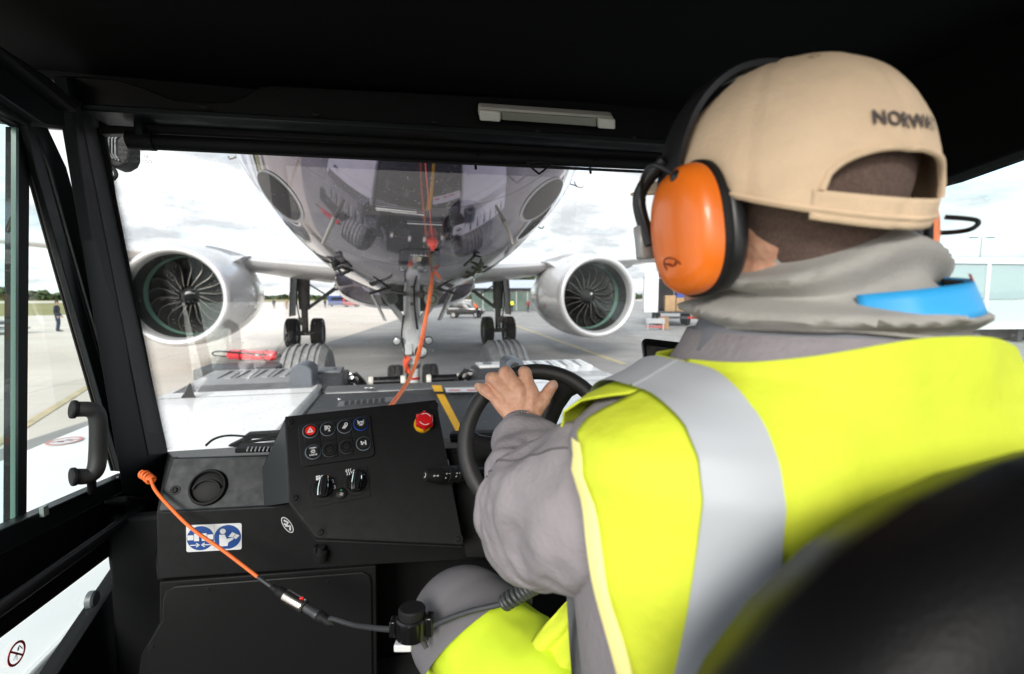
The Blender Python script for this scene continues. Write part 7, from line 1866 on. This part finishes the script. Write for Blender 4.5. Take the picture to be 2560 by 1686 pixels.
# indoor orange lead with connectors
st0 = P(366, 1192, 1.02)
t = thing('intercom_lead', P(700, 1480, 0.9), 'orange intercom lead with silver plug hanging across the dashboard', 'cable')
hp_ = [P(358, 1186, 1.04), P(366, 1190, 1.03), P(374, 1197, 1.02), P(380, 1202, 1.015)]
helix(spline(hp_, 4), lambda s: 0.0075, 4.2, 0.0032, 18, 8).build('coil', M('orange_cable'), t, smooth=60)
lead = spline([P(378, 1200, 1.005), P(388, 1225, 0.985), P(420, 1263, 0.965), P(480, 1322, 0.945), P(560, 1378, 0.925), P(646, 1444, 0.905)], 8)
MB().tube(lead, 0.0034, 10).build('orange_lead', M('orange_cable'), t)
a, b = P(644, 1443, 0.905), P(678, 1467, 0.897)
MB().tube([a, b], 0.0036, 10).build('sleeve', M('grey_cable'), t)
ax = (P(758, 1516, 0.878) - b).normalized()
def seg(prof, o, name, m): return MB().lathe(prof, o, ax, 24).build(name, M(m), t, smooth=40)
seg([(0.0045, 0), (0.0065, 0.003), (0.0058, 0.006), (0.0068, 0.009), (0.006, 0.012), (0.0072, 0.015), (0.009, 0.017), (0.0096, 0.019), (0.0096, 0.034), (0.0085, 0.036)], b, 'cable_boot', 'soft_black')
seg([(0.0088, 0), (0.0112, 0.001), (0.0115, 0.003), (0.0115, 0.04), (0.0108, 0.043)], b + ax * 0.033, 'plug_barrel', 'nickel')
seg([(0.0108, 0), (0.0112, 0.002), (0.0108, 0.005), (0.007, 0.006)], b + ax * 0.075, 'plug_collar', 'rubber')
seg([(0.0078, 0), (0.0078, 0.022), (0.0084, 0.024), (0.0084, 0.03), (0.0078, 0.031)], b + ax * 0.08, 'jack_sleeve', 'dark_steel')
seg([(0.008, 0), (0.0098, 0.003), (0.0098, 0.013), (0.008, 0.016), (0.0085, 0.02), (0.0085, 0.028), (0.0055, 0.034)], b + ax * 0.110, 'jack_boot', 'soft_black')
MB().box(b + ax * 0.073 + UPV * 0.0125, (0.008, 0.004, 0.006)).build('release_tab', M('red_plastic'), t, bevel=0.001)
e = b + ax * 0.142
bx = P(1030, 1565, 0.695)
lead2 = spline([e, P(828, 1547, 0.852), P(880, 1562, 0.82), P(940, 1571, 0.75), P(990, 1575, 0.705)], 8)
MB().tube(lead2, [0.0046] * 10 + [0.0042] * (len(lead2) - 10), 10).build('grey_lead', M('grey_cable'), t)
# push-to-talk box clipped at the knee
t = thing('push_to_talk_box', bx, 'round black push-to-talk box with white clip at the knee', 'switch box')
ax = UPV
MB().lathe([(0.001, -0.018), (0.026, -0.018), (0.0275, -0.016), (0.0275, 0.014), (0.025, 0.017), (0.001, 0.017)], bx, ax, 40, ref=RGT).build('housing', M('gloss_black'), t)
for k in range(9):
    an = R(-170 + k * 40); d = RGT * math.cos(an) - FWD * math.sin(an) * -1
    MB().tube([bx + d * 0.0272 - ax * 0.015, bx + d * 0.0272 + ax * 0.013], 0.0022, 6).build('housing_rib', M('gloss_black'), t)
MB().lathe([(0.0225, 0.016), (0.0225, 0.020), (0.0235, 0.021), (0.0235, 0.030), (0.021, 0.033), (0.001, 0.033)], bx, ax, 40).build('talk_button', M('soft_black'), t)
MB().prism([bx + RGT * -0.038 + UPV * z + FWD * y for z, y in ((-0.016, -0.01), (0.012, -0.01), (0.012, 0.012), (-0.016, 0.012))], RGT * 0.011).build('cable_port', M('gloss_black'), t, bevel=0.002)
MB().prism([bx + RGT * 0.024 + UPV * z + FWD * y for z, y in ((-0.014, -0.012), (0.02, -0.012), (0.02, 0.012), (-0.014, 0.012))], RGT * 0.014).build('cable_port', M('gloss_black'), t, bevel=0.003)
MB().box(bx + RGT * -0.012 - UPV * 0.027 - FWD * 0.012, (0.030, 0.018, 0.012), Matrix((RGT, FWD, UPV)).transposed()).build('clip_jaw', M('sticker_white'), t, bevel=0.002)
MB().prism([P(x, y, 0.69) for x, y in ((1026, 1590), (1056, 1588), (1078, 1612), (1074, 1620), (1034, 1600))], FWD * 0.012).build('clip_spring', M('dark_steel'), t, bevel=0.001)
MB().tube([P(1056, 1600, 0.69), P(1074, 1632, 0.685)], 0.004, 8).build('clip_handle', M('dark_steel'), t)
t.scale = (0.84, 0.84, 0.84)
# cable on to the coiled black cord and the driver's belt
c2 = spline([bx + RGT * 0.028, P(1088, 1562, 0.69), P(1130, 1545, 0.68), P(1180, 1528, 0.672), P(1240, 1514, 0.665), P(1262, 1508, 0.66)], 8)
t = thing('coiled_cord', P(1300, 1480, 0.65), 'black coiled cord from the talk box to the driver', 'cord')
MB().tube(c2, 0.0042, 10).build('straight_lead', M('grey_cable'), t)
pc = spline([P(1262, 1507, 0.668), P(1310, 1478, 0.655), P(1352, 1456, 0.64), P(1400, 1440, 0.62), P(1440, 1424, 0.60)], 8)
helix(pc, lambda s: 0.0092, 19, 0.0033, 16, 8).build('coil', M('grey_cable'), t, smooth=60)
